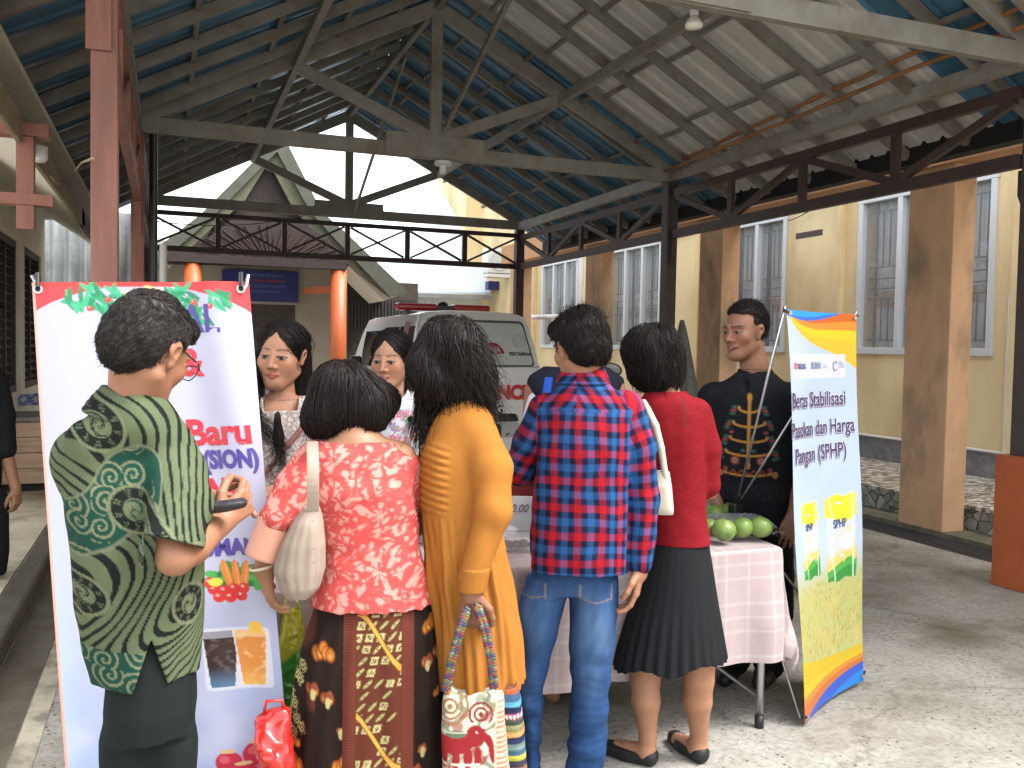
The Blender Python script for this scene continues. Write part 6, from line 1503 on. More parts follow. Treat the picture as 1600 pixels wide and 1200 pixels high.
# faint round seal above it
rg = MB(); 
for r0 in (.082, .062):
    pts = [rear(.55+r0*math.cos(a), 1.585+r0*math.sin(a), .014) for a in np.linspace(0, 2*math.pi, 30)]; rg.tube(pts, .0016, 5, False)
pts = [rear(.55+.03*math.cos(a)*(1+.2*math.sin(3*a)), 1.585+.035*math.sin(a), .014) for a in np.linspace(0, 2*math.pi, 20)]; rg.tube(pts, .0015, 5, False)
loc(rg.build('round_seal', mat('grey print', (.2,.22,.23), .5), van))
rtext('HINDARI MENDADAK', .085, -.62, 1.165, m_redl, .002, .008, .95)
rtext('AMBULANCE', .235, -.60, .875, m_redl, .012, .008, .90)
rtext('PKBI KALTENG', .135, -.52, .70, m_blk, .003, .008, .90)
panel([(-.52,.60),(.50,.60),(.46,.695),(-.46,.695)], 'plate_hood', m_blk, o=.02, th=.02)
rtext('0811 5205020', .09, -.25, .622, m_lett, .003, .024, .9)
panel([(-.50,.36),(.52,.36),(.50,.595),(-.48,.595)], 'plate_recess', mat('pale trim', (.42,.43,.42), .35), o=.010, th=.01)
panel([(-.16,.385),(.27,.385),(.27,.575),(-.16,.575)], 'number_plate', m_blk, o=.018, th=.008)
rtext('KH 8216 AB', .115, -.14, .44, m_lett, .001, .021, .62)
rtext('c', .12, .33, .40, m_blk, .002, .014)
loc(MB().box((VX-.86,YR-.13,.22),(VX+.86,YR+.06,.42)).build('bumper', m_van, van, bevel=.03))
for q in (-1, 1):
    loc(MB().box((VX+q*.76-.06,YR-.02,.60),(VX+q*.76+.06,YR+.05,1.02)).build('tail_light', m_redl, van, bevel=.015))
loc(MB().box((VX-.85,YR+.3,.38),(VX-.848,YR+3.6,.95)).build('side_stripe', m_red, van))
# left side glass following the section
def side(y0, y1, z0, z1, name, m, o=.006, nz=5, slant=0):
    V_ = []; F_ = []
    def xs(z, y): S_ = sect(y); zs = [q[1] for q in S_][4:10]; xx = [q[0] for q in S_][4:10]; return np.interp(z, zs, xx)
    for i in range(nz+1):
        z = z0+(z1-z0)*i/nz
        for y in (y0+slant*(i/nz), y1-(.0 if slant >= 0 else 0)):
            ln = .30*max(0, z-1.08)/.85*max(0, 1-(y-YR)/1.2); V_.append((VX-xs(z, y)-o, y+ln, z))
    for i in range(nz): F_.append((2*i, 2*i+1, 2*i+3, 2*i+2))
    return loc(MB().add(V_, F_).build(name, m, van, smooth=True))
side(YR+.12, YR+1.0, 1.2, 1.74, 'side_window', m_vang); side(YR+1.10, YR+1.9, 1.2, 1.74, 'side_window', m_vang); side(YR+2.0, YR+3.1, 1.2, 1.70, 'side_window', m_vang)
side(YR+.42, YR+.75, 1.05, 1.80, 'red_band', m_red, .010)
for y_ in (YR+.8, YR+3.3):
    for q in (-1, 1):
        wc = (VX+q*.80, y_, .31)
        w1 = MB().lathe((0,0,0), [(.20,-.09),(.29,-.09),(.31,-.06),(.31,.06),(.29,.09),(.20,.09)], 28).build('wheel', m_blackm, van); w1.data.transform(Matrix.Translation(wc)@Matrix.Rotation(math.radians(90), 4, 'Y')); loc(w1)
        r1 = MB().lathe((0,0,0), [(.05,-.07),(.20,-.08),(.20,.08),(.05,.07)], 20).build('rim', m_chrome, w1); r1.data.transform(Matrix.Translation(wc)@Matrix.Rotation(math.radians(90), 4, 'Y')); bpy.context.view_layer.update(); r1.matrix_parent_inverse = w1.matrix_world.inverted()
loc(MB().box((VX-1.04,YR+2.75,1.12),(VX-.88,YR+2.86,1.34)).build('wing_mirror', m_black, van, bevel=.03))
lbx = YR+1.65
loc(MB().box((VX-.66,lbx-.12,1.975),(VX-.10,lbx+.14,2.075)).build('light_bar', m_redbar, van, bevel=.035)); loc(MB().box((VX+.12,lbx-.12,1.975),(VX+.66,lbx+.14,2.075)).build('light_bar', m_redbar, van, bevel=.035))
loc(MB().box((VX-.10,lbx-.10,1.975),(VX+.12,lbx+.12,2.05)).build('bar_centre', m_grey, van, bevel=.01)); loc(MB().lathe((VX,lbx,2.05), [(.075,0),(.07,.03),(.04,.055),(.001,.062)], 18).build('siren_dome', m_black, van, smooth=True))
for q in (-.5, .5): loc(MB().box((VX+q-.03,lbx-.05,1.93),(VX+q+.03,lbx+.05,1.98)).build('bar_foot', m_grey, van))
# ================================================================== table with checked cloth
TA = np.array([2.27, 2.90]); TDX = np.array([-1, -.035]); TDX /= np.linalg.norm(TDX); TDY = np.array([.10, 1.0]); TDY /= np.linalg.norm(TDY); TL, TW, TH = 2.05, .50, .725
def tp(u, v, z): p = TA+TDX*u+TDY*v; return (p[0], p[1], z)
tb = thing('folding_table', 'long folding table with metal legs under the pink checked cloth', 'table', (TA[0]-1, TA[1]+.25, 0)); bpy.context.view_layer.update()
loc(MB().prism([tp(0,0,TH-.03), tp(TL,0,TH-.03), tp(TL,TW,TH-.03), tp(0,TW,TH-.03)], (0,0,.025)).build('table_top', m_white, tb))
for u in (.06, TL-.06):
    for v in (.03, TW-.03): loc(MB().tube([tp(u,v,0.03), tp(u,v,TH-.03)], .0155, 12).build('leg', m_chrome, tb, smooth=True)); loc(MB().tube([tp(u,v,0), tp(u,v,.05)], .019, 12).build('rubber_foot', m_black, tb, smooth=True))
    loc(MB().tube([tp(u,.03,.12), tp(u,TW-.03,.12)], .009, 8).build('crossbar', m_chrome, tb))
m_clothT = bpy.data.materials.new('pink checked cloth'); m_clothT.use_nodes = True
m_pk = mat('pink checked tablecloth', (1,1,1), .85, vcol=True, c2=.97, ns=40)
cl = []; Fc = []; cc = []
# parametrise: u along the table, w = across: drape front (-.44..0), top (0..TW), back; ends draped too
def cloth_pt(u, w):
    over_u = max(0, -u)-0; ou = max(0, u-TL); drop = 0; uu = min(max(u, 0), TL); ww = min(max(w, 0), TW); df = max(0, -w); db = max(0, w-TW)
    wav = .020*math.sin(u*13+1)+.012*math.sin(u*29)
    if df: ww = -.004-(.018+wav)*min(1, df/.3)
    if db: ww = TW+.004+(.018+wav)*min(1, db/.3)
    wav2 = .018*math.sin(w*16)
    if over_u: uu = -.004-(.02+wav2)*min(1, over_u/.3)
    if ou: uu = TL+.004+(.02+wav2)*min(1, ou/.3)
    d1, d2 = df+db, over_u+ou
    if d1 and d2:        # corner fold: cloth hangs further, pulled outwards
        z = TH-max(d1, d2)-.10*min(d1, d2); k_ = min(d1, d2)*.10; uu += (-k_ if over_u else k_)*.8; ww += (-k_ if df else k_)*.2
    else: z = TH-(d1+d2)
    p = tp(uu, ww, z+.004); return p
nu, nw = 300, 150; u_ = np.linspace(-.42, TL+.40, nu); w_a = np.linspace(-.44, TW+.40, nw)
for u in u_:
    for w_ in w_a: cl.append(cloth_pt(u, w_))
for i in range(nu-1):
    for j in range(nw-1): a = i*nw+j; Fc.append((a, a+nw, a+nw+1, a+1))
UU, WW = np.meshgrid(u_, w_a, indexing='ij'); UU, WW = UU.ravel(), WW.ravel()
lu = (np.abs(((UU/.052) % 1)-.5) > .43); lw = (np.abs(((WW/.052) % 1)-.5) > .43)
colc = np.array((.38,.30,.30))[None].repeat(len(UU), 0); colc = colmix(colc, (lu*.55+lw*.55), (.46,.43,.44)); colc = colmix(colc, (((UU/.052).astype(int) % 2 == 0)*.12), (.41,.34,.345))
tc_ = np_mesh('tablecloth', cl, Fc, m_pk, None, True, colc); tag(tc_, 'pale pink tablecloth with a white check hanging from the folding table', 'tablecloth')
# ---- green fruit in a wrapped tray
m_fruit = mat('green fruit skin', (.13,.22,.045), .35, (.22,.30,.08), 9, spec=.5, c3=(.07,.14,.03), ns3=5)
m_film2 = mat('clear plastic film', (.9,.9,.9), .08, alpha=.22, spec=1.0)
tz = TH+.008
tray_c = onZ(1150, 829, tz)
def mk_tray(c, rz, label, w=.30, d=.20):
    t = thing('fruit_tray', label, 'tray', (c[0], c[1], tz), rz)
    MB().box((-w/2,-d/2,0),(w/2,d/2,.006)).box((-w/2,-d/2,.006),(-w/2+.008,d/2,.03)).box((w/2-.008,-d/2,.006),(w/2,d/2,.03)).box((-w/2+.008,-d/2,.006),(w/2-.008,-d/2+.008,.03)).box((-w/2+.008,d/2-.008,.006),(w/2-.008,d/2,.03)).build('tray_body', mat('dark tray', (.03,.03,.032), .4), t)
    V_ = []; F_ = []; nn = 40
    for i in range(nn):
        for j in range(nn):
            x, y = (i/(nn-1)-.5)*(w+.05), (j/(nn-1)-.5)*(d+.05); e = max(abs(x)/(w/2), abs(y)/(d/2))
            z = .055*max(0, 1-e**6)+.010+.006*math.sin(i*1.7+math.sin(j*.9)*2)*math.cos(j*1.3)+.006*rnd.random()*(e > .8); V_.append((x, y, max(z, .003)))
    for i in range(nn-1):
        for j in range(nn-1): a = i*nn+j; F_.append((a, a+nn, a+nn+1, a+1))
    MB().add(V_, F_).build('wrap_film', m_film2, t, smooth=True)
    return t
mk_tray(tray_c, -.25, 'dark tray with crumpled clear film under the green fruit at the table end')
fr_px = [(1131,829,.046,'front left'),(1160,826,.043,'front middle'),(1188,825,.046,'front right'),(1116,806,.042,'back left'),(1139,804,.042,'back middle'),(1107,826,.038,'far left')]
flab = ['big round green fruit with a shiny highlight, front left in the film wrapped tray', 'green fruit in the middle of the front row of the tray', 'green fruit at the right end of the tray, nearest the blue banner', 'green fruit at the left of the back row in the tray', 'green fruit at the right of the back row in the tray', 'green fruit half hidden behind the red sweater at the left end of the tray']
base = None
for (x_, y_, r_, _), lb_ in zip(fr_px, flab):
    c_ = onZ(x_, y_, tz+.006+r_)
    pr = [(r_*math.sin(a)*(1.06-.05*math.cos(a)), -r_*.93*math.cos(a)+(.004 if a > 3 else 0)) for a in np.linspace(.05, math.pi-.05, 16)]
    if y_ < 815: c_ = np.array(c_)+[.02,.03,0]
    t = thing('green_fruit', lb_, 'fruit', (c_[0], c_[1], tz+.012+r_*.93), rnd.uniform(0, 6), 'green fruit in the tray')
    MB().lathe((0,0,0), pr, 26).build('fruit', m_fruit, t, smooth=True); MB().tube([(0,0,r_*.90),(.002,.001,r_*.90+.008)], .003, 6).build('stalk', m_moss, t)
    t.rotation_euler = (rnd.uniform(-.5, .5), rnd.uniform(-.5, .5), t.rotation_euler[2])
# ---- price card
pc = onD(800, 806, 3.72)
t = thing('price_card', 'white card with a handwritten price propped up beside the plaid shirt', 'price card', (pc[0], pc[1], TH+.01), -.33); bpy.context.view_layer.update()
MB().box((-.16,0,0),(.09,.006,.145)).build('card', mat('card', (.42,.42,.43), .7), t); MB().prism([(-.02,.006,.0),(-.02,.006,.12),(-.02,.09,.0)], (.01,0,0)).build('card_stand', m_white, t)
mm = Matrix.Translation((-.10,-.002,.078))@Matrix.Rotation(math.radians(90), 4, 'X')
text('10.000.00', .048, mat('marker pen', (.06,.06,.08), .6), mm, t, 'handwriting', shear=.25, sx=.88)
# ---- food boxes on the table
m_clear = mat('clear plastic box', (.8,.8,.8), .08, alpha=.25, spec=1.0)
m_food = mat('brown snack', (.10,.035,.015), .5, (.25,.12,.05), 30, bump=.5)
for (x_, y_, lb_) in ((803,858,'clear plastic box of brown snacks on the table beside the plaid shirt'), (772,845,'clear plastic box of snacks hidden behind the orange dress'), (690,850,'clear plastic snack box at the middle of the table'), (600,850,'clear snack box on the table behind the woman in coral')):
    c_ = onZ(x_, y_, tz); t = thing('snack_box', lb_, 'food box', (c_[0], c_[1], tz), rnd.uniform(-.3, .3), 'snack boxes on the table')
    MB().box((-.075,-.05,0),(.075,.05,.045)).build('box', m_clear, t, bevel=.006); MB().box((-.08,-.055,.0455),(.08,.055,.056)).build('lid', m_clear, t, bevel=.003)
    mb = MB()
    for _ in range(14): a, e = rnd.uniform(-.055, .055), rnd.uniform(-.032, .032); mb.lathe((a, e, .003+rnd.uniform(0, .015)), [(.006,0),(.014,.005),(.014,.014),(.005,.02)], 8)
    mb.build('snacks', m_food, t, smooth=True)
c_ = onD(800, 766, 3.78)
t = thing('maroon_box', 'glossy maroon tin standing on the table behind the white price card', 'tin', (c_[0], c_[1], tz), -.3)
MB().box((-.10,-.05,0),(.11,.08,.20)).build('tin_body', m_maroon, t, bevel=.012); MB().box((-.103,-.053,.2005),(.113,.083,.222)).build('lid', m_maroon, t, bevel=.006); MB().box((-.065,-.0535,.01),(-.06,-.051,.19)).box((-.04,-.0535,.01),(-.038,-.051,.19)).build('bright_trim', m_chrome, t)
# ================================================================== banners
def banner(name, lab, TLp, TRp, BLp, BRp, paint, wave, nx=260, ny=680, m=None):
    Pts = [np.array(q, float) for q in (TLp, TRp, BLp, BRp)]
    nrm = np.cross(Pts[1]-Pts[0], Pts[2]-Pts[0]); nrm /= np.linalg.norm(nrm)
    if nrm @ (CP-Pts[0]) < 0: nrm = -nrm
    W = np.linalg.norm(Pts[1]-Pts[0]); Hh = np.linalg.norm(Pts[2]-Pts[0])
    def at(u, v, o=0.0):       # u 0..1 left-right, v 0..1 top-bottom
        u = np.asarray(u)[..., None]; v = np.asarray(v)[..., None]
        p = (Pts[0]*(1-u)+Pts[1]*u)*(1-v)+(Pts[2]*(1-u)+Pts[3]*u)*v
        return p+nrm*(wave(u, v)+o)
    root = thing(name, lab, 'banner', tuple((Pts[2]+Pts[3])/2*[1,1,0])); bpy.context.view_layer.update()
    uu, vv = np.meshgrid(np.linspace(0, 1, nx), np.linspace(0, 1, ny), indexing='ij'); uu, vv = uu.ravel(), vv.ravel()
    V_ = at(uu, vv); idx = np.arange(nx*ny).reshape(nx, ny); F_ = np.stack([idx[:-1, :-1], idx[:-1, 1:], idx[1:, 1:], idx[1:, :-1]], -1).reshape(-1, 4)
    o = np_mesh('printed_panel', V_, F_, m, root, True, paint(uu*W, vv*Hh, W, Hh)); loc(o)
    s_ = o.modifiers.new('t', 'SOLIDIFY'); s_.thickness = .001; s_.offset = -1
    def tx(s1, size, x, y, m_, bold=0, o_=.0015, sx=1, rot_=0, nm='lettering', shear=0, al='LEFT', fit=None):
        c, s2 = math.cos(rot_), math.sin(rot_)
        def wp(a, b_, z): xx = x+a*c-b_*s2; yy = y-(a*s2+b_*c); q = at(xx/W, yy/Hh, o_); return tuple(q)
        t_ = text(s1, size, m_, None, root, name=nm, bold=bold, sx=sx, warp=wp, shear=shear, align=al, ext=0, fit=fit); loc(t_); return t_
    return root, at, tx, W, Hh
class Cv:
    def __init__(s, x, y, c): s.x, s.y = x, y; s.c = np.array(c, float)[None].repeat(len(x), 0)
    def m(s, mask, col): s.c = colmix(s.c, mask*1.0, col); return s
    def poly(s, pts, col, soft=.0015, a=1.0):
        x, y = s.x, s.y; ins = np.zeros(len(x), bool); n_ = len(pts)
        for i in range(n_):
            x1, y1 = pts[i]; x2, y2 = pts[(i+1) % n_]
            if y1 == y2: continue
            cnd = ((y1 > y) != (y2 > y)) & (x < (x2-x1)*(y-y1)/(y2-y1)+x1); ins ^= cnd
        return s.m(ins*a, col)
    def ell(s, cx, cy, rx, ry, col, a=1.0, t=0): dx, dy = s.x-cx, s.y-cy; c_, s_ = math.cos(t), math.sin(t); q = np.hypot((dx*c_+dy*s_)/rx, (-dx*s_+dy*c_)/ry); return s.m(sstep(1.06, .94, q)*a, col)
m_ban = mat('printed banner vinyl', (1,1,1), .42, vcol=True, spec=.35)
# ---- right banner (rice programme)
def paintR(x, y, W, H):
    k = Cv(x, y, (.36,.44,.59)); X, Y = x/W, y/H
    n = vnoise(np.stack([x*3, y*3, x*0], 1), 3, 2)
    k.c = k.c*(1+.06*n)[:, None]; k.m(sstep(.1, .0, X)*0, (.3,.4,.7))
    # rice field photo fading in
    g = sstep(.60, .72, Y); k.m(g*.95, (.33,.36,.13)); k.m(g*(.5+.5*vnoise(np.stack([x, y, 0*x], 1), 26, 5)*1.0)*.8, (.42,.36,.12))
    rr = np.random.RandomState(5)
    for i in range(420):
        cx, cy = rr.uniform(0, 1)*W, (.68+.20*rr.uniform(0, 1)**.8)*H; L_ = rr.uniform(.01, .03); k.ell(cx, cy, .0035, L_*.55, [(.40,.22,.05), (.46,.30,.08), (.20,.22,.04), (.52,.40,.16)][i % 4], .8, rr.uniform(-.5, .9))
    for i in range(30): cx = rr.uniform(0, 1)*W; k.m(sstep(.0022, .001, np.abs(x-cx-(y-.8*H)*rr.uniform(-.9, .9)))*(Y > .64+.05*rr.rand())*(Y < .92)*.55, (.30,.38,.10))
    # bottom swoosh
    b = lambda a0, a1, a2: a0*(1-X)**2+2*a1*X*(1-X)+a2*X*X
    k.m(Y > b(.85,.90,.893), (.48,.34,.015)); k.m(Y > b(.905,.93,.91), (.52,.38,.015)); k.m(Y > b(.94,.93,.92), (.50,.19,.03)); k.m(Y > b(.96,.945,.932), (.42,.12,.03)); k.m(Y > b(1.0,.955,.945), (.03,.08,.42)); k.m(Y > b(1.05,.99,.965), (.015,.17,.55))
    # top swoosh
    t = lambda a: a
    curve = lambda y0, y1, y2, y3: y0*(1-X)**3+3*y1*X*(1-X)**2+3*y2*X*X*(1-X)+y3*X**3
    k.m(Y < curve(.006,.105,.075,.145), (.58,.36,.03)); k.m(Y < curve(.004,.085,.05,.080), (.60,.42,.02)); k.m(Y < curve(.002,.065,.035,.045), (.56,.20,.03)); k.m(Y < curve(.0,.045,.022,.018), (.46,.10,.02)); k.m(Y < curve(.012,.035,.02,-.02), (.03,.12,.50)); k.m((Y < curve(.01,.02,.012,-.02)), (.02,.25,.70))
    # white logo strip
    k.m((np.hypot(np.maximum(np.abs(X-.46)-.38, 0)*W, np.maximum(np.abs(Y-.135)-.020, 0)*H) < .017), (.50,.50,.57))
    # rice sacks
    for (cx, cy, w_, h_, dx) in ((.72*W, .585*H, .225, .37, -.010), (.27*W, .570*H, .150, .31, -.006)):
        for part in range(1):
            u = (x-cx-dx*(y-cy)/h_)/(w_/2); v = (y-cy)/(h_/2); sd_ = np.abs(u)-(1-.07*np.cos(v*2.6)**2); ins = sstep(.02, -.02, np.maximum(sd_, np.abs(v)-(1-.03*np.sin(u*6))))
            k.m(ins, (.42,.47,.52)); k.m(ins*sstep(.15, .5, v+.15*u), (.62,.42,.10)); k.m(ins*(v < -.42+.10*np.sin(u*3+1)), (.70,.60,.03)); k.m(ins*(v > .62-.12*np.sin(u*1.8+.4)), (.06,.30,.05)); k.m(ins*(v > .80-.10*np.sin(u*1.8+.4)), (.03,.20,.035))
            k.m(ins*(vnoise(np.stack([x, y, 0*x], 1), 70, 4) > .25)*(v > -.25)*(v < .6)*.6, (.66,.45,.22)); k.m(ins*(np.hypot((u-.35)/.42, (v-.12)/.20) < 1), (.66,.62,.66)); k.m(ins*(np.abs(u-.75) < .05)*.5, (.8,.8,.8)); k.m(ins*(np.abs(u+.55+.1*np.sin(v*5)) < .06)*.35, (.8,.8,.8))
            k.m(ins*((np.abs(u)) > .93)*.4, (.2,.22,.18))
    return k.c
TLp = onY(1229,483,2.92); BLp = onZ(1257,1132,.012); TRp = onY(1338,491,3.10); BRp = onZ(1351,1063,.03)
print('banner R', TLp, TRp, BLp, BRp)
rb, atR, txR, WR, HR_ = banner('x_stand_banner', 'tall light blue rice programme banner on an X stand, right of the table', TLp, TRp, BLp, BRp, paintR, lambda u, v: -.035*np.sin(np.pi*u)*(1-.3*v)+.006*np.sin(v*9+u*3), m=m_ban)
m_tx = mat('dark plum lettering', (.055,.035,.11), .4); m_txw = mat('white lettering outline', (.62,.62,.72), .4); m_txs = mat('lettering shadow', (.20,.13,.25), .4)
for s_, x_, y_, sz, sx_ in (('Beras Stabilisasi', .000, .236*HR_, .088, .455), ('Pasokan dan Harga', -.012, .308*HR_, .088, .52), ('Pangan (SPHP)', .022, .372*HR_, .088, .425)):
    txR(s_, sz, x_+.003, y_+.007, m_txs, .0022, .0012, fit=sx_, nm='lettering_shadow'); txR(s_, sz, x_, y_, m_txw, .0042, .0022, fit=sx_+.003, nm='lettering_outline'); txR(s_, sz, x_, y_, m_tx, .0014, .0036, fit=sx_)
m_bulog = mat('logo blue', (.03,.06,.25), .4); m_lred = mat('logo red', (.60,.07,.04), .4); m_lgrey = mat('logo grey blue', (.16,.24,.36), .4)
mb = MB()
for k_ in range(8):
    a = k_*math.pi/4; q = [atR((.052+r_*math.cos(a+o_))/WR, (.135*HR_+r_*math.sin(a+o_))/HR_, .002) for r_, o_ in ((.004, 0), (.012, -.35), (.017, .25), (.010, .45))]; mb.add(q, [(0,1,2,3)])
loc(mb.build('flower_logo', m_lred, rb))
txR('BULOG', .030, .074, .142*HR_, m_bulog, .0012, .002, .82); txR('BUMN', .040, .205, .142*HR_, m_lgrey, .0012, .002, .74); txR('Untuk\nIndonesia', .011, .305, .134*HR_, m_lgrey, 0, .002, .9)
pts = [atR((.395+.014*math.cos(a))/WR, (.136*HR_+.020*math.sin(a))/HR_, .003) for a in np.linspace(.6, 5.7, 16)]; loc(MB().tube(pts, .0018, 6).build('ring_logo', m_lgrey, rb)); txR('BADAN\nPANGAN\nNASIONAL', .010, .418, .128*HR_, m_lgrey, 0, .002, .9)
for cx, cy, k_ in ((.72*WR, .585*HR_, 1.02), (.27*WR, .570*HR_, .72)):
    txR('SPHP', .052*k_, cx-.052*k_, cy-.045, m_bulog, .0012, .002, .80); txR('5kg', .024*k_, cx-.018*k_, cy+.085, m_lett, .001, .002, .8); txR('BERAS', .012*k_, cx-.028*k_, cy-.145*k_, m_lett, .001, .002, 1.1)
# stand
Bc = (TLp+TRp+BLp+BRp)/4; hub = onD(1172, 788, np.linalg.norm(Bc[:2]-CP[:2])*.985+.0)
nb_ = np.cross(TRp-TLp, BLp-TLp); nb_ /= np.linalg.norm(nb_); 
if nb_@(CP-TLp) > 0: nb_ = -nb_
hub = Bc+nb_*.30+np.array([-.17,0,-.02])
print('hub px', hub)
def rod(a, b_): return loc(MB().tube([a, a+(b_-a)*.5, b_], .0055, 8).build('rod', m_chrome, rb, smooth=True))
tl2 = TLp+np.array([0,0,.012])+(TLp-TRp)*.02; rod(hub, tl2); rod(hub, TRp+np.array([0,0,.01])); rod(hub, BLp+np.array([0,0,.02])+nb_*.02); rod(hub, BRp+np.array([0,0,.02])+nb_*.02)
back = np.array([hub[0]+nb_[0]*.35, hub[1]+nb_[1]*.35, .01]); rod(hub, back)
loc(MB().box(tuple(hub-[.025,.025,.045]), tuple(hub+[.025,.025,.03])).build('hub', m_black, rb, bevel=.01))
mb = MB(); mb.tube([hub+[0,0,.02], hub+(tl2-hub)*.07], .011, 8); mb.tube([hub+[0,0,.02], hub+(TRp-hub)*.07], .011, 8); loc(mb.build('rod_sleeves', m_black, rb))
for a_, u, v in ((0,.03,.008),(1,.97,.01),(2,.03,.985),(3,.97,.985)): q = atR(u, v, .004); loc(MB().tube([q, q+np.array([.0,-.006,.0])], .009, 10).build('eyelet', m_chrome, rb)); loc(MB().tube([q, atR(u+(.06 if u > .5 else -.06), v-.006, -.005)], .006, 8).build('hook', m_brown if v < .5 else m_black, rb))
# ---- left banner (Christmas bazaar)
def paintL(x, y, W, H):
    k = Cv(x, y, (.41,.41,.53)); X, Y = x/W, y/H
    cl_ = vnoise(np.stack([x*2, y*2, 0*x], 1), 4, 6); k.m(sstep(.38, .95, Y)*.9, (.28,.36,.58)); k.m(sstep(.5, .8, Y)*sstep(-.1, .6, cl_+.3*vnoise(np.stack([x, y, 0*x], 1), 25, 3))*.75, (.46,.47,.60)); k.m(sstep(.12, .0, X)*sstep(.2, .5, Y)*.4, (.36,.50,.75))
    # red valance and holly
    arc = .055-.05*np.sin(np.pi*np.clip(X, 0, 1))**.7; k.m(Y < arc, (.52,.05,.06)); k.m(Y < .008, (.55,.05,.05))
    rr = np.random.RandomState(2)
    for (cx, cy) in ((.20,.030),(.30,.036),(.38,.045),(.36,.025),(.64,.03),(.72,.045),(.78,.058),(.86,.030),(.27,.02),(.70,.02)):
        for i in range(9):
            a = rr.uniform(0, 6.28); k.ell(cx*W+.022*math.cos(a), cy*H+.018*math.sin(a), .024, .007, [(.03,.30,.14), (.05,.38,.20), (.02,.20,.09)][i % 3], .9, rr.uniform(0, 3.1))
    for (cx, cy) in ((.26,.045),(.74,.035),(.82,.042),(.345,.03)): k.ell(cx*W, cy*H, .009, .008, (.62,.06,.05)); k.ell(cx*W-.002, cy*H-.003, .003, .002, (.75,.4,.35))
    for (x0, t_) in ((.47,-.3),(.55,.35),(.50,.1),(.58,.6)): k.ell(x0*W, .022*H, .045, .012, (.55,.48,.16), .9, t_); k.ell(x0*W+.01, .024*H, .030, .004, (.70,.64,.35), .9, t_)
    # vegetables
    gy = .522*H; gx = .88*W
    for i in range(50): k.ell(gx+rr.uniform(-.10, .05), gy-.035+rr.uniform(-.03, .03), .016, .010, [(.03,.22,.04), (.06,.34,.07), (.02,.14,.03)][i % 3], .95, rr.uniform(0, 3))
    for (dx, t_) in ((-.055,1.35),(-.03,1.5),(-.005,1.75)): k.ell(gx+dx, gy-.04, .042, .011, (.66,.20,.04), 1, t_); k.ell(gx+dx+.003, gy-.04, .036, .003, (.75,.34,.12), .7, t_)
    for i, (dx, dy) in enumerate(((-.09,.0),(-.065,.005),(-.04,.0),(-.012,-.002),(-.078,.022),(-.05,.024),(-.02,.02),(-.10,-.02))): k.ell(gx+dx, gy+dy, .016, .015, (.55,.03,.03)); k.ell(gx+dx-.004, gy+dy-.005, .005, .004, (.8,.4,.35), .8)
    k.ell(gx-.085, gy-.02, .018, .012, (.68,.55,.06))
    # drinks picture with round corners
    dx0, dy0 = .815*W, .640*H; k.m(sstep(.004, .0, np.hypot(np.maximum(np.abs(x-dx0)-.075, 0), np.maximum(np.abs(y-dy0)-.072, 0))-.012), (.55,.56,.64))
    for (cx, cA_, cB_) in ((dx0-.045, (.035,.015,.012), (.10,.22,.38)), (dx0+.035, (.58,.22,.05), (.70,.40,.10))):
        v = (y-dy0)/.078; u = (x-cx)/(.040-.008*v); ins = (np.abs(u) < 1)*(np.abs(v) < 1); k.m(ins*1.0, cA_); k.m(ins*sstep(.2, 1, v)*.7, cB_)
        n_ = vnoise(np.stack([x, y, 0*x], 1), 110, 7 if cA_[0] < .1 else 8); k.m(ins*sstep(.2, .7, n_)*.6, (.74,.52,.25) if cA_[0] > .1 else (.12,.10,.11)); k.m(ins*(v < -.75)*.7, (.72,.50,.25) if cA_[0] > .1 else (.35,.35,.42))
        k.m((np.abs(np.abs(u)-.97) < .05)*(np.abs(v) < 1)*.7, (.7,.7,.75))
    k.ell(dx0+.05, dy0-.085, .020, .018, (.70,.42,.06))
    # red fruit/gifts
    for (cx, cy, r_) in ((.74,.815,.035),(.86,.805,.038),(.80,.84,.04),(.92,.835,.04)): k.ell(cx*W, cy*H, r_, r_*.9, (.42,.02,.05)); k.ell(cx*W-.01, cy*H-.01, r_*.4, r_*.3, (.62,.12,.14), .7); k.ell(cx*W, cy*H-r_*.9, .022, .006, (.55,.40,.20))
    k.m(X < .012, (.55,.22,.16)*1 if False else (.62,.35,.28)); return k.c
DB = 2.52
TL2, TR2 = onD(50,441,DB), onD(388,440,DB); BL2 = onD(120,1420,DB-.06); BR2 = onD(468,1400,DB-.06)
sc_ = (TL2[2]-.02)/max(TL2[2]-BL2[2], .01); BL2 = TL2+(BL2-TL2)*sc_; BR2 = TR2+(BR2-TR2)*((TR2[2]-.02)/(TR2[2]-BR2[2]))
print('banner L', TL2, TR2, BL2, BR2)
wvL = lambda u, v: .010*np.sin(u*9+v*2+.5)*sstep(0, .3, v+.1)+.008*np.sin((u-.75)*16-v*5)*np.exp(-((u-.8)/.25)**2)*1.6
lbn, atL, txL, WL_, HL_ = banner('christmas_banner', 'tall white bazaar banner with red lettering and holly, at the left', TL2, TR2, BL2, BR2, paintL, wvL, m=m_ban)
m_rl = mat('banner red lettering', (.52,.03,.05), .4); m_pl = mat('banner purple lettering', (.075,.05,.26), .4)
txL('NATAL', .11, .86*WL_, .085*HL_, m_pl, .002, .0015, .9, al='RIGHT'); txL('&', .105, .755*WL_, .158*HL_, m_rl, .004, .0015, .9, al='RIGHT')
txL('Tahun Baru', .100, .965*WL_, .272*HL_, m_rl, .0035, .0015, .98, .05, al='RIGHT')
txL('GEREJA SETIA (SION)', .068, .985*WL_, .312*HL_, m_pl, .0035, .0015, .78, .05, al='RIGHT')
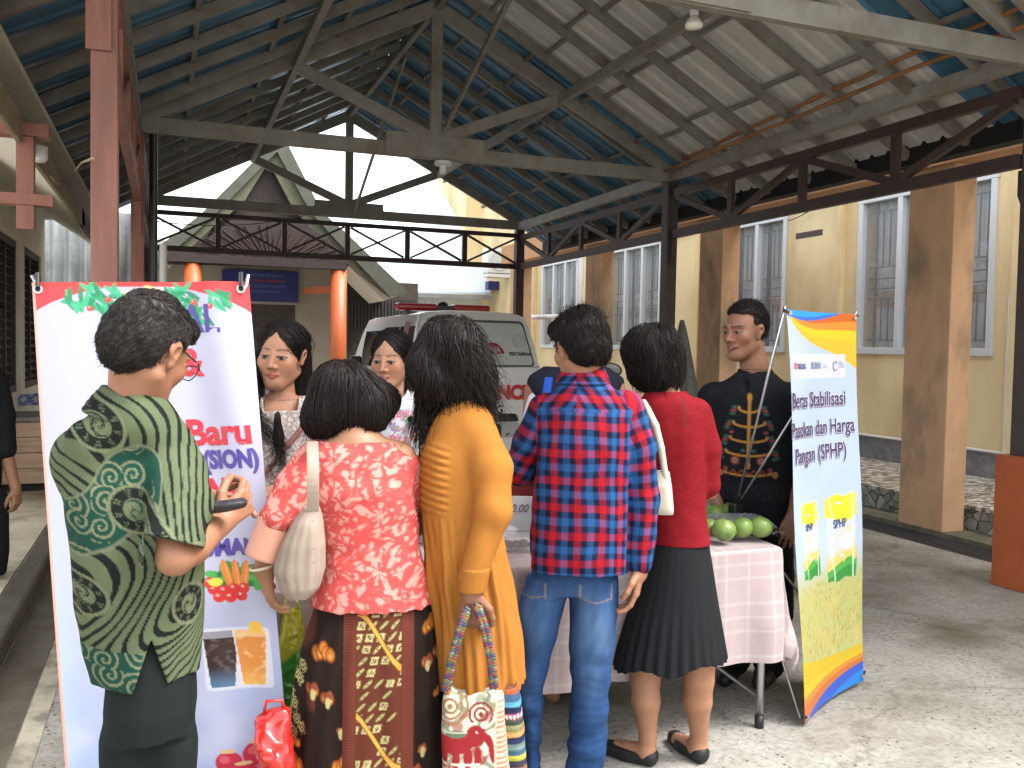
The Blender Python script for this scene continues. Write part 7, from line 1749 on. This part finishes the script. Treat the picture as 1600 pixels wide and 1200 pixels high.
txL('BAZAR', .082, .885*WL_, .368*HL_, m_rl, .0045, .0015, 1.0, .05, al='RIGHT'); txL('MAKANAN', .058, .80*WL_, .412*HL_, m_pl, .003, .0015, .95, .06, al='RIGHT')
txL('MINUMAN', .060, .955*WL_, .460*HL_, m_pl, .0035, .0015, .95, .06, al='RIGHT')
for u, v in ((.03,.012),(.965,.012)):
    q = atL(u, v, .004); d_ = (CP-q)/np.linalg.norm(CP-q)
    loc(MB().tube([q+d_*.001, q+d_*.004], .013, 14).build('eyelet', m_chrome, lbn)); loc(MB().tube([q+d_*.005, q+d_*.006], .007, 12).build('eyelet_hole', m_blackm, lbn)); loc(MB().tube([q+[0,0,.005]+d_*.012, q+[0,0,.045]], .006, 8).build('hook', m_black, lbn))
ctr = (TL2+TR2+BL2+BR2)/4; nl_ = np.cross(TR2-TL2, BL2-TL2); nl_ /= np.linalg.norm(nl_)
if nl_@(CP-TL2) > 0: nl_ = -nl_
hb = ctr+nl_*.22
for q in (TL2+[0,0,.02], TR2+[0,0,.02], BL2, BR2, np.array([hb[0]+nl_[0]*.35, hb[1]+nl_[1]*.35, .01])): loc(MB().tube([hb, q], .0055, 8).build('rod', m_chrome, lbn, smooth=True))
loc(MB().box(tuple(hb-[.025,.025,.04]), tuple(hb+[.025,.025,.03])).build('hub', m_black, lbn, bevel=.01))
# ================================================================== bags on the ground and in the hand
def crumple(name, label, cat, px0, D, rows_, colf, m, amp=.006, gz=0):
    g = Fig(name, label, D, px0, gz=gz); g.e['category'] = cat
    s = S(.01); s.stack(g.rows(rows_), p=2.8, k=.01, pleat=lambda th, z: 1+.04*np.sin(5*th+z*20)); s.post = lambda P: amp*vnoise(P, 28, 4)+amp*.8*np.abs(vnoise(P, 60, 7)); 
    s.cut(lambda P: .002-P[..., 2]) 
    return g, s, colf, m
m_bagp = mat('glossy plastic bag', (1,1,1), .18, vcol=True, spec=.7)
g = Fig('plastic_bag', 'bright yellow and green plastic bag behind the woman in coral', 2.75, 452); g.e['category'] = 'plastic bag'
s = S(.01); s.stack(g.rows([(950,446,470,0,.03),(975,436,476,0,.06),(1020,430,474,0,.08),(1080,428,472,0,.08)])+[(.02, g.px(452,1080)[0], 0, .05, .08)], p=3, k=.01); s.post = lambda P: .007*vnoise(P, 26, 4)+.006*np.abs(vnoise(P, 60, 7))
piece(g, s, .0045, 'bag', m_bagp, lambda V: colmix(np.array((.52,.50,.02))[None].repeat(len(V), 0), sstep(-.01, .01, g.px(0,1045)[2]-V[:, 2]+V[:, 0]*.8), (.06,.32,.03)))
MB().tube([g.px(440,960,.0), g.px(446,935,.0), g.px(462,932,.0), g.px(468,956,.0)], .005, 6).build('handle', mat('yellow handle', (.5,.48,.03), .3), g.e, smooth=True)
g = Fig('plastic_bag', 'red shiny plastic bag at the foot of the left banner', 2.35, 425); g.e['category'] = 'plastic bag'
s = S(.01); s.stack(g.rows([(1103,440,456,0,.015),(1116,394,458,0,.03),(1150,398,458,0,.06),(1200,404,460,0,.09)])+[(.01, g.px(432,1200)[0], 0, .055, .10)], p=3.2, k=.01); s.post = lambda P: .008*vnoise(P, 24, 9)+.008*np.abs(vnoise(P, 50, 11))
piece(g, s, .004, 'bag', m_bagp, (.45,.015,.012)); MB().tube([g.px(412,1116,.0), g.px(416,1096,.0), g.px(440,1094,.0), g.px(446,1112,.0)], .005, 6).build('handle', mat('red handle', (.45,.02,.015), .3), g.e, smooth=True)
# tote with elephant print
g = Fig('tote_bag', 'pale cloth tote bag with a dark red elephant print, held by the woman in orange', 2.40, 742); g.e['category'] = 'tote bag'; q = g.px
s = S(.008); s.stack(g.rows([(1072,696,784,0,.045),(1090,693,786,0,.05),(1140,691,790,0,.055),(1200,692,796,0,.06),(1250,696,798,0,.06)]), p=4.5, k=.005)
s.post = lambda P: .004*vnoise(P, 18, 4)+.0*P[..., 0]; tz_ = q(740,1072)[2]
s.cut(lambda P: P[..., 2]-(tz_-.020*np.cos((P[..., 0]-q(740,0)[0])*30)**2*1.0)); s.ell(q(740,1066), (.062,.038,.035), None, .003, True)
def tote(V):
    u, v = px_uv(g, V); P = np.stack([u/1000, v/1000, V[:, 1]], 1); c = np.array((.50,.49,.38))[None].repeat(len(V), 0)
    n1 = vnoise(P, 52, 1); n2 = vnoise(P, 95, 4); c = colmix(c, sstep(.05, .0, np.abs(n1)-.10)*.75, (.10,.13,.07)); c = colmix(c, sstep(.35, .6, n2)*.7, (.22,.03,.03)); c = colmix(c, sstep(.4, .6, -n2)*.5, (.08,.16,.08))
    fr = V[:, 1] < .01
    d = np.hypot(u-712, v-1100); c = colmix(c, fr*(d < 32)*sstep(-.1, .3, np.sin(d*.75)), (.26,.14,.07)); d = np.hypot(u-760, v-1112); c = colmix(c, fr*(d < 24)*(v < 1125)*sstep(-.1, .3, np.sin(d*.8)), (.20,.03,.03))
    # elephant
    E_ = lambda cx, cy, rx, ry, t=0: sstep(1.08, .95, np.hypot(((u-cx)*math.cos(t)+(v-cy)*math.sin(t))/rx, (-(u-cx)*math.sin(t)+(v-cy)*math.cos(t))/ry))
    el_ = np.maximum.reduce([E_(722,1158,27,17), E_(752,1146,15,17), E_(771,1150,6,18,-.5), E_(778,1172,4,16,-.15), E_(703,1178,7,18), E_(722,1182,6,16), E_(741,1180,7,17), E_(756,1178,6,15), E_(697,1158,4,14,.3)])
    c = colmix(c, fr*el_, (.24,.018,.022)); c = colmix(c, fr*E_(775,1142,9,2.5,.5), (.55,.5,.42)); c = colmix(c, fr*el_*(np.abs(v-1190) < 2.2), (.5,.45,.38)); c = colmix(c, fr*E_(722,1143,16,6)*1.0, (.10,.14,.09)); c = colmix(c, fr*(np.abs(v-1141) < 1.5)*(np.abs(u-720) < 20), (.5,.46,.36)); c = colmix(c, fr*E_(754,1140,1.6,1.4), (.6,.55,.5))
    c = colmix(c, ((u > 783) | (v > 1198))*1.0, (.42,.36,.25)); c = colmix(c, ((u > 785) & (np.sin(v*.8) > .2))*.7, (.25,.06,.05)); c = colmix(c, (v < 1078)*.9, (.13,.05,.025)); return c
piece(g, s, .0032, 'bag_body', m_cloth, tote)
hand_p = q(731,950,-.02)
def braid(pts, cols, name, gg):
    pts = [np.array(p) for p in pts]; n = 90; ts = np.linspace(0, 1, n); acc = np.concatenate([[0], np.cumsum([np.linalg.norm(b_-a) for a, b_ in zip(pts[:-1], pts[1:])])]); acc /= acc[-1]
    C_ = np.stack([np.interp(ts, acc, [p[i] for p in pts]) for i in range(3)], 1); s = S(.001); V_ = []; F_ = []; cc_ = []; m_ = 10; bs_ = 0
    for k in range(3):
        off = np.stack([.0075*np.sin(ts*58+k*2.09), .004*np.sin(ts*116+k*4.18), 0*ts], 1); Q = C_+off
        for i in range(n):
            d = Q[min(i+1, n-1)]-Q[max(i-1, 0)]; d /= np.linalg.norm(d); x = np.cross(d, [0, 1, 0]); x /= np.linalg.norm(x); y = np.cross(x, d)
            for j in range(m_): a = 2*math.pi*j/m_; V_.append(Q[i]+.0062*(math.cos(a)*x+math.sin(a)*y)); cc_.append(cols[(k*2+int(ts[i]*14)) % len(cols)])
        for i in range(n-1):
            for j in range(m_): a = bs_+i*m_+j; b_ = bs_+i*m_+(j+1) % m_; F_.append((a, b_, b_+m_, a+m_))
        bs_ += n*m_
    return np_mesh(name, V_, F_, m_cloth, gg.e, True, np.array(cc_))
cb_ = [(.20,.10,.045), (.06,.11,.10), (.19,.05,.07), (.18,.165,.14), (.05,.06,.12), (.16,.125,.04), (.12,.05,.08)]
braid([q(697,1078,-.045), q(706,1030,-.05), q(722,975,-.045), q(730,950,-.03)], cb_, 'braided_handle', g); braid([q(772,1075,-.045), q(768,1030,-.05), q(757,980,-.045), q(745,945,-.03)], cb_[::-1], 'braided_handle', g)
g2 = Fig('woven_bag', 'striped woven bag with a brown rim hanging behind the elephant tote', 2.47, 800); g2.e['category'] = 'tote bag'
s = S(.008); s.stack(g2.rows([(1066,758,806,0,.04),(1090,762,814,0,.055),(1150,768,820,0,.065),(1210,768,824,0,.07),(1250,768,822,0,.07)]), p=3.2, k=.005); s.post = lambda P: .005*vnoise(P, 20, 6)
def stripes(V):
    u, v = px_uv(g2, V); t = (v-1066)/134; cs = [(.10,.04,.02), (.26,.07,.03), (.03,.06,.12), (.06,.20,.30), (.015,.02,.05), (.32,.05,.09), (.04,.05,.04), (.16,.16,.08), (.36,.18,.06), (.015,.02,.05), (.12,.18,.16), (.05,.10,.14), (.34,.34,.05), (.03,.03,.05), (.2,.10,.06)]
    i = np.clip((t*len(cs)).astype(int), 0, len(cs)-1); c = np.array(cs)[i]; c = c*(1+.25*np.sin(v*2.6))[:, None]; zz = (i == 5)*(np.abs(((u/6) % 1)-.5)+(np.abs((t*15) % 1-.5)) < .45); return colmix(c, zz*1.0, (.6,.55,.55))
piece(g2, s, .0035, 'bag_body', m_cloth, stripes); MB().tube([g2.px(790,1070,.0), g2.px(775,1010,.03), g2.px(748,950,-.03)], .006, 8).build('handle', mat('woven handle', (.2,.08,.05), .8), g2.e, smooth=True)
# ---- motorbike mirror glimpsed behind the boy
c_ = onD(952, 579, 5.2); t = thing('mirror', 'rounded motorbike mirror catching the light behind the collar of the plaid boy', 'mirror', (c_[0], c_[1], 0)); bpy.context.view_layer.update()
l_ = MB().lathe((0,0,0), [(.001,-.004),(.05,-.004),(.06,.0),(.055,.018),(.02,.03)], 22).build('mirror_housing', m_black, t, smooth=True); l_.data.transform(Matrix.Translation(c_)@Matrix.Rotation(-YAW, 4, 'Z')@Matrix.Rotation(math.radians(-80), 4, 'X')@Matrix.Diagonal((1.25,.8,1,1))); loc(l_)
l_ = MB().lathe((0,0,0), [(.001,-.006),(.052,-.006),(.052,-.0045)], 22).build('mirror_glass', mat('mirror glass', (.9,.9,.9), .03, metal=1), t); l_.data.transform(Matrix.Translation(c_)@Matrix.Rotation(-YAW, 4, 'Z')@Matrix.Rotation(math.radians(-70), 4, 'X')@Matrix.Diagonal((1.25,.8,1,1))); 
loc(l_); loc(MB().tube([c_+[0,0,-.03], c_+[.03,.02,-.2], (c_[0]+.05,c_[1]+.1,.0)], .008, 8).build('stem', m_black, t, smooth=True))
# blue checked cloth bundle on the counter
m_bc = mat('blue check cloth', (1,1,1), .8, vcol=True)
g = Fig('cloth_bundle', 'bundle of blue and white checked cloth on the plank counter at the left edge', 9.4, 30, gz=.8); g.e['category'] = 'cloth'
s = S(.03); a = g.px(-10,637); b_ = g.px(52,632); s.cone(g.px(-10,634), g.px(5,633), .085, .075, .04); s.cone(g.px(18,632), g.px(58,630), .11, .095, .04); s.post = lambda P: .02*vnoise(P, 9, 2); s.cut(lambda P: -P[..., 2]+.0)
piece(g, s, .015, 'cloth', m_bc, lambda V: colmix(np.array((.45,.48,.52))[None].repeat(len(V), 0), ((np.sin(V[:, 0]*55+V[:, 2]*40) > .3) | (np.sin(V[:, 0]*55-V[:, 2]*60) > .5))*.9, (.07,.16,.38)))
# sign lettering on the hall
for i, (w_, mt) in enumerate(((.95, m_signw), (.80, m_signt), (.88, m_signw), (.70, m_signw))):
    z_ = s1[2]-.12-i*.11; t_ = ['PUSKESMAS PEMBANTU', 'PELAYANAN KESEHATAN', 'DINAS KESEHATAN KOTA', 'PALANGKA RAYA'][i]
    mw_ = Matrix.Translation(((s0[0]+s1[0])/2+.08, HW-.104, z_))@Matrix.Rotation(math.radians(90), 4, 'X'); loc(text(t_, .085, mt, mw_, sg, align='CENTER', sx=.85, ext=0))
